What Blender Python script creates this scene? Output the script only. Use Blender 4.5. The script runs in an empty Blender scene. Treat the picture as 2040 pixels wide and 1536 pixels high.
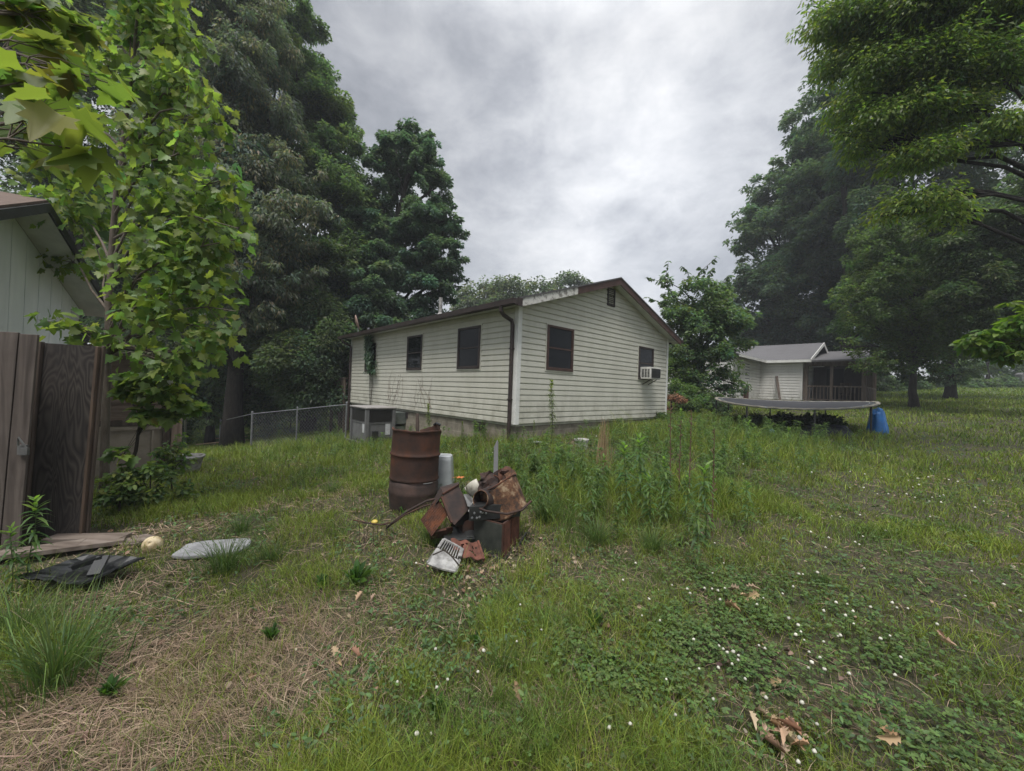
import bpy, math, random
import numpy as np
from mathutils import Vector, Matrix

random.seed(7)
RNG = np.random.default_rng(11)
scene = bpy.context.scene
DENOISE = True
COL = scene.collection
R = math.radians

# ------------------------------------------------------------------ camera
FPX, CX, CY = 769.0, 1020.0, 768.0            # photograph is 2040 x 1536
EYE = np.array([0.0, 0.0, 1.55])
CAMM = Matrix.Translation(Vector(EYE)) @ Matrix.Rotation(R(90.45), 4, 'X') @ Matrix.Rotation(R(1.97), 4, 'Z')
CROT = np.array(CAMM.to_3x3())
cam_d = bpy.data.cameras.new("camera")
cam_d.sensor_width = 36.0
cam_d.lens = 36.0 * FPX / 2040.0
cam_d.clip_start = 0.05
cam_d.clip_end = 2000.0
cam = bpy.data.objects.new("camera", cam_d)
cam.matrix_world = CAMM
COL.objects.link(cam)
scene.camera = cam


def at(u, v, d):
    """world point seen at photo pixel (u, v) at depth d"""
    return EYE + CROT @ np.array([(u - CX) / FPX, -(v - CY) / FPX, -1.0]) * d


# ------------------------------------------------------------------ terrain
CTRL = np.array([
    (0, 0, 0), (0, -4, -.05), (-1.2, 4.5, .08), (1, 3, .05), (.1, 8.3, .36), (2.6, 10.6, .55), (5.2, 13, .76),
    (-4.05, 11.1, -.22), (-10.1, 14.9, -1.05), (-4.3, 3.6, -.02), (-3, 6, .0), (-6.4, 15.4, -.45),
    (6, 8, .32), (7.8, 10.85, .45), (9.06, 12.6, .62), (10.3, 14.3, .8), (10.9, 11.5, .66), (17, 23, 1.25),
    (18.7, 18, 1.28), (46, 35, 3.1), (30, 28, 2.0), (10, 4, .4), (5, 2, .12), (-7, 5, -.15), (-6, 8, -.3),
    (-15, 20, -1.9), (-25, 30, -2.9), (0, 40, .3), (30, 60, 2.6), (60, 70, 4.6), (-60, 60, -4), (60, 0, 2.2),
    (-30, 0, -1), (0, -40, -1), (100, 60, 5), (0, 120, 1), (-80, -20, -2), (70, -60, 1)], float)


def _k(r2):
    return np.where(r2 > 1e-9, r2 * np.log(np.maximum(r2, 1e-9)), 0.0)


_n = len(CTRL)
_A = np.zeros((_n + 3, _n + 3))
_d2 = ((CTRL[:, None, :2] - CTRL[None, :, :2]) ** 2).sum(-1)
_A[:_n, :_n] = _k(_d2) + np.eye(_n) * .6
_A[:_n, _n] = 1
_A[:_n, _n + 1:] = CTRL[:, :2]
_A[_n, :_n] = 1
_A[_n + 1:, :_n] = CTRL[:, :2].T
_W = np.linalg.solve(_A, np.concatenate([CTRL[:, 2], np.zeros(3)]))


def vnoise(x, y, seed=0):
    """smooth value noise in [0, 1] on numpy arrays"""
    x = np.asarray(x, float)
    y = np.asarray(y, float)
    xi, yi = np.floor(x), np.floor(y)
    fx, fy = x - xi, y - yi
    fx, fy = fx * fx * (3 - 2 * fx), fy * fy * (3 - 2 * fy)

    def h(a, b):
        s = np.sin(a * 127.1 + b * 311.7 + seed * 74.7) * 43758.5453
        return s - np.floor(s)
    return (h(xi, yi) * (1 - fx) + h(xi + 1, yi) * fx) * (1 - fy) + (h(xi, yi + 1) * (1 - fx) + h(xi + 1, yi + 1) * fx) * fy


def fbm(x, y, seed=0, o=3):
    t, a, s = 0, .5, 0
    for k in range(o):
        t = t + a * vnoise(x * 2 ** k, y * 2 ** k, seed + k * 3)
        s += a
        a *= .5
    return t / s


def gz(x, y):
    x = np.asarray(x, float)
    y = np.asarray(y, float)
    xs, ys = x.ravel(), y.ravel()
    out = np.empty(len(xs))
    for i in range(0, len(xs), 60000):
        a, b = np.clip(xs[i:i + 60000], -110, 110), np.clip(ys[i:i + 60000], -60, 130)
        d2 = (a[:, None] - CTRL[None, :, 0]) ** 2 + (b[:, None] - CTRL[None, :, 1]) ** 2
        out[i:i + 60000] = _k(d2) @ _W[:_n] + _W[_n] + _W[_n + 1] * a + _W[_n + 2] * b
    z = out.reshape(x.shape)
    return z + .05 * (fbm(x * .9, y * .9, 5) - .5) + .03 * (vnoise(x * 3.1, y * 3.1, 9) - .5)


def G(u, v, lift=0.0):
    """ground point under photo pixel (u, v)"""
    d = CROT @ np.array([(u - CX) / FPX, -(v - CY) / FPX, -1.0])
    ts = np.geomspace(.6, 90, 2500)
    P = EYE[None] + d[None] * ts[:, None]
    below = np.nonzero(P[:, 2] < gz(P[:, 0], P[:, 1]))[0]
    i = below[0] if len(below) else len(ts) - 1
    p = P[i].copy()
    p[2] = float(gz(p[0], p[1])) + lift
    return p


def on_ground(x, y, lift=0.0):
    return np.array([x, y, float(gz(np.array([x]), np.array([y]))[0]) + lift])


# ------------------------------------------------------------------ objects
FRAME = {}


def _tag(o, label, cat, group=None, kind=None):
    if label:
        o["label"] = label
    if cat:
        o["category"] = cat
    if group:
        o["group"] = group
    if kind:
        o["kind"] = kind
    return o


def thing(name, label, cat, loc=(0, 0, 0), rotz=0.0, group=None):
    o = bpy.data.objects.new(name, None)
    o.empty_display_size = .2
    COL.objects.link(o)
    o.location = Vector(loc)
    o.rotation_euler = (0, 0, rotz)
    FRAME[o] = (Matrix.Translation(Vector(loc)) @ Matrix.Rotation(rotz, 4, 'Z'))
    return _tag(o, label, cat, group)


def dup(root, loc, rotz=0.0, scale=1.0, label=None, group=None):
    def cp(o, par):
        c = o.copy()
        COL.objects.link(c)
        c.parent = par
        for ch in o.children:
            cp(ch, c)
        return c
    r = cp(root, None)
    r.location = Vector(loc)
    r.rotation_euler = (0, 0, rotz)
    r.scale = (scale,) * 3
    if label:
        r["label"] = label
    if group:
        r["group"] = group
    return r


def link_mesh(name, me, mat, parent=None, smooth=False):
    mats = mat if isinstance(mat, (list, tuple)) else [mat]
    for m in mats:
        me.materials.append(m)
    if smooth:
        me.polygons.foreach_set("use_smooth", np.ones(len(me.polygons), bool))
    o = bpy.data.objects.new(name, me)
    COL.objects.link(o)
    if parent is not None:
        o.parent = parent
        FRAME[o] = FRAME[parent]
    else:
        FRAME[o] = Matrix.Identity(4)
    return o


def V(p):
    return Vector((float(p[0]), float(p[1]), float(p[2])))


class MB:
    def __init__(self):
        self.v, self.f, self.mi = [], [], []
        self.cur = 0

    def add(self, vs, fs):
        b = len(self.v)
        self.v += [tuple(map(float, p)) for p in vs]
        self.f += [tuple(b + i for i in q) for q in fs]
        self.mi += [self.cur] * len(fs)
        return self

    def box(self, c, s, rot=None):
        hx, hy, hz = s[0] / 2, s[1] / 2, s[2] / 2
        p = [Vector((x, y, z)) for z in (-hz, hz) for y in (-hy, hy) for x in (-hx, hx)]
        if rot is not None:
            p = [rot @ q for q in p]
        c = V(c)
        return self.add([c + q for q in p], [(0, 2, 3, 1), (4, 5, 7, 6), (0, 1, 5, 4), (2, 6, 7, 3), (0, 4, 6, 2), (1, 3, 7, 5)])

    def bb(self, lo, hi):
        return self.box([(lo[i] + hi[i]) / 2 for i in range(3)], [hi[i] - lo[i] for i in range(3)])

    def beam(self, p, q, w, h, up=(0, 0, 1)):
        p, q = V(p), V(q)
        d = (q - p)
        L = d.length
        x = d.normalized()
        y = Vector(up).cross(x)
        if y.length < 1e-4:
            y = Vector((0, 1, 0)).cross(x)
        y.normalize()
        z = x.cross(y)
        m = Matrix((x, y, z)).transposed()
        return self.box((p + q) / 2, (L, w, h), m)

    def tube(self, pts, rad, n=8, cap=True):
        pts = [V(p) for p in pts]
        if not hasattr(rad, '__len__'):
            rad = [rad] * len(pts)
        vs, fs = [], []
        u = None
        for i, p in enumerate(pts):
            t = (pts[min(i + 1, len(pts) - 1)] - pts[max(i - 1, 0)]).normalized()
            if u is None:
                u = t.orthogonal().normalized()
            else:
                u = (u - t * u.dot(t))
                u = u.normalized() if u.length > 1e-6 else t.orthogonal().normalized()
            w = t.cross(u)
            for k in range(n):
                a = 2 * math.pi * k / n
                vs.append(p + (u * math.cos(a) + w * math.sin(a)) * rad[i])
        for i in range(len(pts) - 1):
            for k in range(n):
                fs.append((i * n + k, i * n + (k + 1) % n, (i + 1) * n + (k + 1) % n, (i + 1) * n + k))
        if cap:
            fs.append(tuple(range(n))[::-1])
            fs.append(tuple((len(pts) - 1) * n + k for k in range(n)))
        return self.add(vs, fs)

    def lathe(self, prof, n=32, M=None, rf=None, close=False):
        vs, fs = [], []
        for j, (r, z) in enumerate(prof):
            for k in range(n):
                a = 2 * math.pi * k / n
                rr, zz = (r, z) if rf is None else rf(r, z, a)
                p = Vector((rr * math.cos(a), rr * math.sin(a), zz))
                vs.append(M @ p if M is not None else p)
        for j in range(len(prof) - 1):
            for k in range(n):
                fs.append((j * n + k, j * n + (k + 1) % n, (j + 1) * n + (k + 1) % n, (j + 1) * n + k))
        if close:
            fs.append(tuple((len(prof) - 1) * n + k for k in range(n)))
        return self.add(vs, fs)

    def sheet(self, grid):
        """grid[i][j] of points -> quads"""
        ni, nj = len(grid), len(grid[0])
        return self.add([p for row in grid for p in row],
                        [(i * nj + j, i * nj + j + 1, (i + 1) * nj + j + 1, (i + 1) * nj + j) for i in range(ni - 1) for j in range(nj - 1)])

    def prism(self, poly, axis):
        """closed polygon of 3-D points extruded along the vector axis"""
        a = V(axis)
        p = [V(q) for q in poly]
        n = len(p)
        return self.add(p + [q + a for q in p], [tuple(range(n))[::-1], tuple(range(n, 2 * n))] +
                        [(i, (i + 1) % n, n + (i + 1) % n, n + i) for i in range(n)])

    def build(self, name, mat, parent=None, world=True, smooth=False, bevel=0.0, solid=0.0):
        vs = self.v
        if parent is not None and world:
            inv = FRAME[parent].inverted()
            vs = [tuple(inv @ Vector(p)) for p in vs]
        me = bpy.data.meshes.new(name)
        me.from_pydata(vs, [], self.f)
        if isinstance(mat, (list, tuple)):
            me.polygons.foreach_set("material_index", np.array(self.mi, dtype=np.int32))
        me.update()
        o = link_mesh(name, me, mat, parent, smooth)
        if solid:
            m = o.modifiers.new("solidify", 'SOLIDIFY')
            m.thickness = solid
            m.offset = 0
        if bevel:
            m = o.modifiers.new("bevel", 'BEVEL')
            m.width = bevel
            m.segments = 2
            m.limit_method = 'ANGLE'
        return o


def poly_mesh(name, blocks):
    """blocks: list of (verts (n,k,3), faces as list of index tuples within k, colours (n,3)) -> one mesh with colour attribute Col"""
    nv = sum(b[0].shape[0] * b[0].shape[1] for b in blocks)
    co = np.empty((nv, 3), np.float32)
    colr = np.ones((nv, 4), np.float32)
    loops, starts, totals = [], [], []
    off = 0
    lo = 0
    for vs, fs, cs in blocks:
        n, k = vs.shape[:2]
        if n == 0:
            continue
        co[off:off + n * k] = vs.reshape(-1, 3)
        c = cs if cs.ndim == 3 else np.repeat(cs[:, None, :], k, axis=1)
        colr[off:off + n * k, :3] = c.reshape(-1, 3)
        base = off + np.arange(n, dtype=np.int64) * k
        per = sum(len(q) for q in fs)
        idx = np.concatenate([np.array(q) for q in fs])
        loops.append((base[:, None] + idx[None]).ravel())
        tot = np.array([len(q) for q in fs])
        st = np.concatenate([[0], np.cumsum(tot)[:-1]])
        starts.append((lo + np.arange(n)[:, None] * per + st[None]).ravel())
        totals.append(np.tile(tot, n))
        lo += n * per
        off += n * k
    loops = np.concatenate(loops).astype(np.int32)
    starts = np.concatenate(starts).astype(np.int32)
    me = bpy.data.meshes.new(name)
    me.vertices.add(off)
    me.vertices.foreach_set("co", co[:off].ravel())
    me.loops.add(len(loops))
    me.loops.foreach_set("vertex_index", loops)
    me.polygons.add(len(starts))
    me.polygons.foreach_set("loop_start", starts)
    a = me.attributes.new("Col", 'FLOAT_COLOR', 'POINT')
    a.data.foreach_set("color", colr[:off].ravel())
    me.update(calc_edges=True)
    me.validate()
    return me


def to_local(blocks, parent):
    if parent is None:
        return blocks
    inv = np.array(FRAME[parent].inverted())
    out = []
    for vs, fs, cs in blocks:
        out.append((vs @ inv[:3, :3].T + inv[:3, 3], fs, cs))
    return out


# ------------------------------------------------------------------ materials
def mat(name):
    m = bpy.data.materials.new(name)
    m.use_nodes = True
    return m, m.node_tree, m.node_tree.nodes["Principled BSDF"]


def ramp(nt, fac, stops):
    r = nt.nodes.new("ShaderNodeValToRGB")
    e = r.color_ramp.elements
    while len(e) < len(stops):
        e.new(.5)
    for i, (p, c) in enumerate(stops):
        e[i].position = p
        e[i].color = (*c, 1) if len(c) == 3 else c
    nt.links.new(fac, r.inputs[0])
    return r.outputs[0]


def noise(nt, scale, detail=4, rough=.6, vec=None, dist=0.0):
    n = nt.nodes.new("ShaderNodeTexNoise")
    n.inputs["Scale"].default_value = scale
    n.inputs["Detail"].default_value = detail
    n.inputs["Roughness"].default_value = rough
    n.inputs["Distortion"].default_value = dist
    if vec is not None:
        nt.links.new(vec, n.inputs["Vector"])
    return n.outputs["Fac"]


def ocoord(nt, scale=(1, 1, 1), rot=(0, 0, 0), kind="Object"):
    t = nt.nodes.new("ShaderNodeTexCoord")
    m = nt.nodes.new("ShaderNodeMapping")
    m.inputs["Scale"].default_value = scale
    m.inputs["Rotation"].default_value = rot
    nt.links.new(t.outputs[kind], m.inputs["Vector"])
    return m.outputs[0]


def mixc(nt, fac, a, b, mode='MIX'):
    n = nt.nodes.new("ShaderNodeMix")
    n.data_type = 'RGBA'
    n.blend_type = mode
    for s, x in ((n.inputs["Factor"], fac), (n.inputs["A"], a), (n.inputs["B"], b)):
        if isinstance(x, (int, float)):
            s.default_value = x
        elif isinstance(x, tuple):
            s.default_value = (*x, 1) if len(x) == 3 else x
        else:
            nt.links.new(x, s)
    return n.outputs["Result"]


def bump(nt, bsdf, h, strength=.3, dist=.01):
    b = nt.nodes.new("ShaderNodeBump")
    b.inputs["Strength"].default_value = strength
    b.inputs["Distance"].default_value = dist
    nt.links.new(h, b.inputs["Height"])
    nt.links.new(b.outputs[0], bsdf.inputs["Normal"])


def two_tone(name, c1, c2, scale=8, rough=.7, lo=.35, hi=.65, vscale=(1, 1, 1), bmp=.2, metal=0.0, c3=None, detail=6, bd=.01):
    m, nt, b = mat(name)
    vec = ocoord(nt, vscale)
    f = noise(nt, scale, detail, .62, vec)
    st = [(lo, c1), (hi, c2)] if c3 is None else [(lo, c1), ((lo + hi) / 2, c3), (hi, c2)]
    nt.links.new(ramp(nt, f, st), b.inputs["Base Color"])
    b.inputs["Roughness"].default_value = rough
    b.inputs["Metallic"].default_value = metal
    if bmp:
        bump(nt, b, noise(nt, scale * 5, 5, .6, vec), bmp, bd)
    return m


def leaf_mat(name, trans=.35, rough=.5, tint=(1, 1, 1), gain=1.6):
    m, nt, b = mat(name)
    a = nt.nodes.new("ShaderNodeAttribute")
    a.attribute_name = "Col"
    col = a.outputs["Color"]
    nt.links.new(col, b.inputs["Base Color"])
    b.inputs["Roughness"].default_value = rough
    b.inputs["Specular IOR Level"].default_value = .35
    t = nt.nodes.new("ShaderNodeBsdfTranslucent")
    nt.links.new(mixc(nt, 1.0, col, (1.25 * gain / 1.6 * 1.25, 1.38 * gain / 1.6 * 1.25, .9), 'MULTIPLY'), t.inputs["Color"])
    mx = nt.nodes.new("ShaderNodeMixShader")
    mx.inputs[0].default_value = trans
    nt.links.new(b.outputs[0], mx.inputs[1])
    nt.links.new(t.outputs[0], mx.inputs[2])
    nt.links.new(mx.outputs[0], nt.nodes["Material Output"].inputs[0])
    return m


def siding_mat(name, base, dirt, amount=.55, low=.79):
    m, nt, b = mat(name)
    vec = ocoord(nt, (1, 1, .35))
    f = noise(nt, 2.2, 6, .65, vec)
    c = ramp(nt, f, [(.42, base), (.75, tuple(base[i] * (1 - amount) + dirt[i] * amount for i in range(3)))])
    f2 = noise(nt, 26, 3, .6, ocoord(nt, (1, 1, .12)))
    c = mixc(nt, ramp(nt, f2, [(.58, (0, 0, 0)), (.85, (.28, .28, .28))]), c, dirt)
    # splashed soil and algae along the lowest courses
    tz = nt.nodes.new("ShaderNodeTexCoord")
    sz = nt.nodes.new("ShaderNodeSeparateXYZ")
    nt.links.new(tz.outputs["Object"], sz.inputs[0])
    mr = nt.nodes.new("ShaderNodeMapRange")
    mr.inputs["From Min"].default_value = low + .75
    mr.inputs["From Max"].default_value = low
    nt.links.new(sz.outputs[2], mr.inputs["Value"])
    mm = nt.nodes.new("ShaderNodeMath")
    mm.operation = 'MULTIPLY'
    nt.links.new(mr.outputs[0], mm.inputs[0])
    nt.links.new(ramp(nt, noise(nt, 3.1, 6, .7, ocoord(nt, (1, 1, .8))), [(.45, (0, 0, 0)), (.72, (.75, .75, .75))]), mm.inputs[1])
    c = mixc(nt, mm.outputs[0], c, (.22, .21, .15))
    nt.links.new(c, b.inputs["Base Color"])
    b.inputs["Roughness"].default_value = .55
    bump(nt, b, noise(nt, 40, 3, .5, ocoord(nt, (.15, .15, 2))), .06, .004)
    return m


def wood_mat(name, c1, c2, c3, along='Z', scale=9, grain=1.0, rough=.8):
    m, nt, b = mat(name)
    sc = {'X': (.08, 1, 1), 'Y': (1, .08, 1), 'Z': (1, 1, .08)}[along]
    vec = ocoord(nt, tuple(s * scale for s in sc))
    w = nt.nodes.new("ShaderNodeTexNoise")
    w.inputs["Scale"].default_value = 1.4
    w.inputs["Detail"].default_value = 8
    w.inputs["Distortion"].default_value = 1.2 * grain
    nt.links.new(vec, w.inputs["Vector"])
    c = ramp(nt, w.outputs["Fac"], [(.32, c1), (.5, c2), (.7, c3)])
    f2 = noise(nt, 3, 4, .6, ocoord(nt))
    c = mixc(nt, ramp(nt, f2, [(.4, (0, 0, 0)), (.75, (.55, .55, .55))]), c, c1)
    nt.links.new(c, b.inputs["Base Color"])
    b.inputs["Roughness"].default_value = rough
    bump(nt, b, w.outputs["Fac"], .5, .006)
    return m


def ply_mat(name):
    """plywood with bold contour grain"""
    m, nt, b = mat(name)
    vec = ocoord(nt, (5.0, 5.0, 1.0))
    n = nt.nodes.new("ShaderNodeTexNoise")
    n.inputs["Scale"].default_value = 1.25
    n.inputs["Detail"].default_value = 2
    n.inputs["Distortion"].default_value = .5
    nt.links.new(vec, n.inputs["Vector"])
    mu = nt.nodes.new("ShaderNodeMath")
    mu.operation = 'MULTIPLY'
    mu.inputs[1].default_value = 17
    nt.links.new(n.outputs["Fac"], mu.inputs[0])
    fr = nt.nodes.new("ShaderNodeMath")
    fr.operation = 'PINGPONG'
    fr.inputs[1].default_value = .5
    nt.links.new(mu.outputs[0], fr.inputs[0])
    c = ramp(nt, fr.outputs[0], [(.0, (.012, .010, .009)), (.22, (.032, .026, .022)), (.5, (.062, .052, .045))])
    c = mixc(nt, ramp(nt, noise(nt, 3, 4, .6, ocoord(nt, (1, 1, .4))), [(.4, (0, 0, 0)), (.7, (.7, .7, .7))]), c, (.035, .03, .028))
    nt.links.new(c, b.inputs["Base Color"])
    b.inputs["Roughness"].default_value = .85
    bump(nt, b, fr.outputs[0], .4, .004)
    return m


def shingle_mat(name, c1, c2):
    m, nt, b = mat(name)
    vec = ocoord(nt, (1, 1, 1), (0, 0, R(90)))
    br = nt.nodes.new("ShaderNodeTexBrick")
    br.inputs["Scale"].default_value = 1.0
    br.inputs["Brick Width"].default_value = .3
    br.inputs["Row Height"].default_value = .14
    br.inputs["Mortar Size"].default_value = .006
    br.inputs["Color1"].default_value = (*c1, 1)
    br.inputs["Color2"].default_value = (*c2, 1)
    br.inputs["Mortar"].default_value = tuple(x * .5 for x in c1) + (1,)
    nt.links.new(vec, br.inputs["Vector"])
    c = mixc(nt, noise(nt, 1.2, 5, .6, vec), br.outputs["Color"], tuple(x * 1.35 for x in c2))
    c = mixc(nt, .4, c, ramp(nt, noise(nt, 60, 3, .7, vec), [(.3, tuple(x * .6 for x in c1)), (.7, tuple(x * 1.3 for x in c2))]))
    nt.links.new(c, b.inputs["Base Color"])
    b.inputs["Roughness"].default_value = .9
    return m


def block_mat(name):
    m, nt, b = mat(name)
    t = nt.nodes.new("ShaderNodeTexCoord")
    # project the face onto (along, up): x+y works for both wall directions
    sx = nt.nodes.new("ShaderNodeSeparateXYZ")
    nt.links.new(t.outputs["Object"], sx.inputs[0])
    ad = nt.nodes.new("ShaderNodeMath")
    nt.links.new(sx.outputs[0], ad.inputs[0])
    nt.links.new(sx.outputs[1], ad.inputs[1])
    cb = nt.nodes.new("ShaderNodeCombineXYZ")
    nt.links.new(ad.outputs[0], cb.inputs[0])
    nt.links.new(sx.outputs[2], cb.inputs[1])
    br = nt.nodes.new("ShaderNodeTexBrick")
    br.inputs["Scale"].default_value = 1.0
    br.inputs["Brick Width"].default_value = .4
    br.inputs["Row Height"].default_value = .2
    br.inputs["Mortar Size"].default_value = .008
    br.inputs["Color1"].default_value = (.25, .225, .18, 1)
    br.inputs["Color2"].default_value = (.31, .275, .22, 1)
    br.inputs["Mortar"].default_value = (.36, .33, .27, 1)
    nt.links.new(cb.outputs[0], br.inputs["Vector"])
    f = noise(nt, 3.5, 6, .65, ocoord(nt))
    c = mixc(nt, ramp(nt, f, [(.42, (0, 0, 0)), (.68, (.75, .75, .75))]), br.outputs["Color"], (.1, .085, .06))
    nt.links.new(c, b.inputs["Base Color"])
    b.inputs["Roughness"].default_value = .95
    bump(nt, b, noise(nt, 45, 4, .6, ocoord(nt)), .3, .008)
    return m


def plain(name, c, rough=.6, metal=0.0, spec=.5):
    m, nt, b = mat(name)
    f = noise(nt, 9, 5, .6, ocoord(nt))
    nt.links.new(ramp(nt, f, [(.3, tuple(x * .82 for x in c)), (.7, tuple(min(1, x * 1.12) for x in c))]), b.inputs["Base Color"])
    b.inputs["Roughness"].default_value = rough
    b.inputs["Metallic"].default_value = metal
    b.inputs["Specular IOR Level"].default_value = spec
    return m


def glass_mat(name, c=(.012, .014, .017), rough=.04):
    m, nt, b = mat(name)
    b.inputs["Base Color"].default_value = (*c, 1)
    b.inputs["Roughness"].default_value = rough
    b.inputs["Specular IOR Level"].default_value = .16
    bump(nt, b, noise(nt, 2.2, 2, .5, ocoord(nt)), .05, .03)
    return m


M = {}
M['siding'] = siding_mat("cream_vinyl", (.60, .59, .515), (.36, .35, .28), .38)
M['siding_far'] = siding_mat("white_vinyl", (.80, .79, .76), (.45, .44, .39), .35, 1.45)
M['trim_white'] = two_tone("white_trim", (.66, .66, .63), (.78, .78, .75), 5, .5, bmp=.05)
M['soffit'] = two_tone("white_soffit", (.55, .56, .55), (.70, .71, .69), 4, .6, bmp=.05)
M['brown'] = two_tone("brown_paint", (.026, .018, .017), (.050, .033, .029), 6, .5, bmp=.12)
M['brown_red'] = two_tone("red_brown_paint", (.050, .026, .021), (.085, .044, .035), 7, .6, bmp=.12)
M['worn_paint'] = two_tone("peeling_white_paint", (.22, .21, .19), (.62, .61, .57), 9, .8, .38, .52, (1, 1, 1), .3)
M['shingle'] = shingle_mat("asphalt_shingle", (.07, .068, .07), (.11, .107, .108))
M['shingle_far'] = shingle_mat("grey_shingle", (.085, .083, .088), (.12, .117, .122))
M['shingle_tan'] = shingle_mat("tan_shingle", (.085, .06, .048), (.14, .10, .082))
M['block'] = block_mat("concrete_block")
M['glass'] = glass_mat("window_glass")
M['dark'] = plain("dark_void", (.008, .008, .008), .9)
M['louvre'] = plain("brown_louvre", (.05, .04, .04), .7)
M['white_pl'] = plain("white_plastic", (.50, .49, .46), .4)
M['ac_white'] = two_tone("aged_white_metal", (.5, .49, .45), (.72, .71, .67), 6, .5, bmp=.03)
M['ac_grill'] = plain("grille_grey", (.06, .06, .06), .6)
M['unit_grey'] = two_tone("grey_unit_paint", (.115, .115, .118), (.165, .165, .168), 5, .55, bmp=.04)
M['unit_top'] = two_tone("grey_unit_lid", (.26, .245, .24), (.37, .35, .34), 6, .5, bmp=.04)
M['coil'] = plain("coil_mesh", (.022, .02, .018), .7)
M['duct'] = two_tone("dull_duct_metal", (.13, .16, .155), (.26, .29, .27), 3, .35, metal=.6, bmp=.06)
M['label'] = plain("paper_label", (.55, .56, .58), .7)
M['rust'] = two_tone("rusty_steel", (.024, .014, .011), (.105, .036, .015), 3.2, .85, .34, .66, (1, 1, 1), .35, c3=(.05, .022, .014), bd=.006)
M['rust_lower'] = two_tone("burnt_rusty_steel", (.028, .020, .018), (.078, .046, .036), 6, .85, .34, .66, (1, 1, 1), .35, c3=(.048, .03, .025), bd=.006)
M['rust_dark'] = two_tone("dark_rusty_sheet", (.016, .011, .010), (.066, .030, .020), 7, .85, .36, .68, (1, 1, 1), .4, c3=(.034, .02, .016), bd=.006)
M['rust_orange'] = two_tone("bright_rust", (.04, .018, .012), (.17, .06, .025), 9, .9, .34, .66, (1, 1, 1), .4, c3=(.085, .032, .016), bd=.006)
M['rust_pale'] = two_tone("flaking_enamel_rust", (.028, .016, .010), (.27, .20, .125), 13, .85, .40, .66, (1, 1, 1), .5, c3=(.105, .046, .02), bd=.008)
M['rust_red'] = two_tone("red_rust_plate", (.075, .028, .018), (.165, .062, .040), 12, .9, .36, .66, (1, 1, 1), .4)
M['black_metal'] = two_tone("charred_black_metal", (.012, .012, .013), (.036, .038, .037), 7, .5, bmp=.15)
M['green_black'] = two_tone("weathered_dark_panel", (.022, .026, .022), (.05, .055, .046), 8, .6, bmp=.15)
M['grey_metal'] = two_tone("grey_metal", (.09, .09, .09), (.2, .2, .195), 9, .5, bmp=.1, metal=.3)
M['galv'] = two_tone("galvanised_steel", (.22, .23, .24), (.34, .35, .36), 14, .45, metal=.7, bmp=.05)
M['white_dirty'] = two_tone("dirty_white_plastic", (.13, .125, .118), (.36, .355, .34), 9, .6, .36, .6, bmp=.1)
M['cream_enamel'] = two_tone("cream_enamel", (.14, .12, .09), (.48, .455, .39), 9, .4, .33, .55, bmp=.08)
M['clear_tub'] = two_tone("cloudy_plastic", (.30, .32, .325), (.42, .44, .45), 4, .25, bmp=.03)
M['wood_grey'] = wood_mat("weathered_grey_wood", (.052, .040, .034), (.105, .084, .072), (.155, .128, .112))
M['wood_grey_x'] = wood_mat("weathered_plank_wood", (.085, .064, .052), (.17, .135, .11), (.25, .21, .18), 'X')
M['wood_brown'] = wood_mat("old_brown_wood", (.045, .032, .024), (.085, .062, .048), (.13, .098, .08))
M['wood_tan'] = wood_mat("tan_lumber", (.26, .17, .095), (.40, .28, .165), (.50, .37, .23), 'X')
M['wood_edge'] = wood_mat("edge_lumber", (.06, .04, .028), (.10, .065, .045), (.14, .098, .07))
M['wood_stake'] = wood_mat("grey_stake", (.12, .12, .125), (.21, .21, .215), (.29, .29, .29))
M['wood_porch'] = wood_mat("porch_wood", (.08, .058, .044), (.14, .108, .085), (.20, .16, .13))
M['ply'] = ply_mat("dark_plywood")
M['shed_white'] = two_tone("white_panel_siding", (.68, .72, .715), (.82, .85, .845), 3, .6, .35, .65, (1, 1, .3), .12)
M['tan_panel'] = two_tone("tan_board", (.23, .19, .145), (.32, .27, .215), 4, .8, bmp=.1)
M['tan_siding'] = wood_mat("brown_board_siding", (.10, .07, .052), (.155, .112, .085), (.20, .15, .115), 'X')
M['slab'] = two_tone("pale_concrete", (.20, .20, .205), (.31, .31, .315), 12, .9, bmp=.25)
M['ball'] = two_tone("weathered_cream_ball", (.36, .27, .14), (.62, .52, .34), 14, .6, .35, .55, bmp=.1)
M['black_pl'] = plain("black_plastic", (.012, .013, .014), .4)
M['tramp_mat'] = plain("trampoline_mat", (.035, .035, .04), .7)
M['tramp_pad'] = two_tone("faded_pad", (.14, .13, .105), (.30, .275, .22), 5, .7, .36, .6)
M['blue_tarp'] = two_tone("blue_tarp", (.006, .07, .24), (.018, .15, .42), 3, .35, .35, .65, bmp=.25, bd=.03)
M['navy_tarp'] = two_tone("dark_navy_tarp", (.006, .008, .016), (.012, .016, .032), 4, .45, bmp=.3)
M['bark'] = two_tone("bark", (.022, .018, .015), (.058, .048, .040), 7, .95, .35, .65, (2.2, 2.2, .45), .7, bd=.03)
M['bark_dark'] = two_tone("dark_bark", (.010, .009, .008), (.026, .022, .019), 7, .95, .35, .65, (2.2, 2.2, .45), .6, bd=.03)
M['bark_young'] = two_tone("young_bark", (.085, .068, .052), (.17, .14, .115), 9, .9, .35, .65, (2, 2, .5), .3)
M['twig'] = plain("twig_bark", (.04, .032, .025), .9)
M['stem'] = two_tone("green_stem", (.06, .09, .03), (.10, .13, .05), 9, .6, bmp=0)
M['stem_dead'] = two_tone("dead_stem", (.09, .055, .035), (.16, .10, .065), 9, .9, bmp=0)
M['dish'] = two_tone("weathered_dish", (.26, .17, .13), (.40, .29, .24), 5, .6, bmp=.05)
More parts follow.
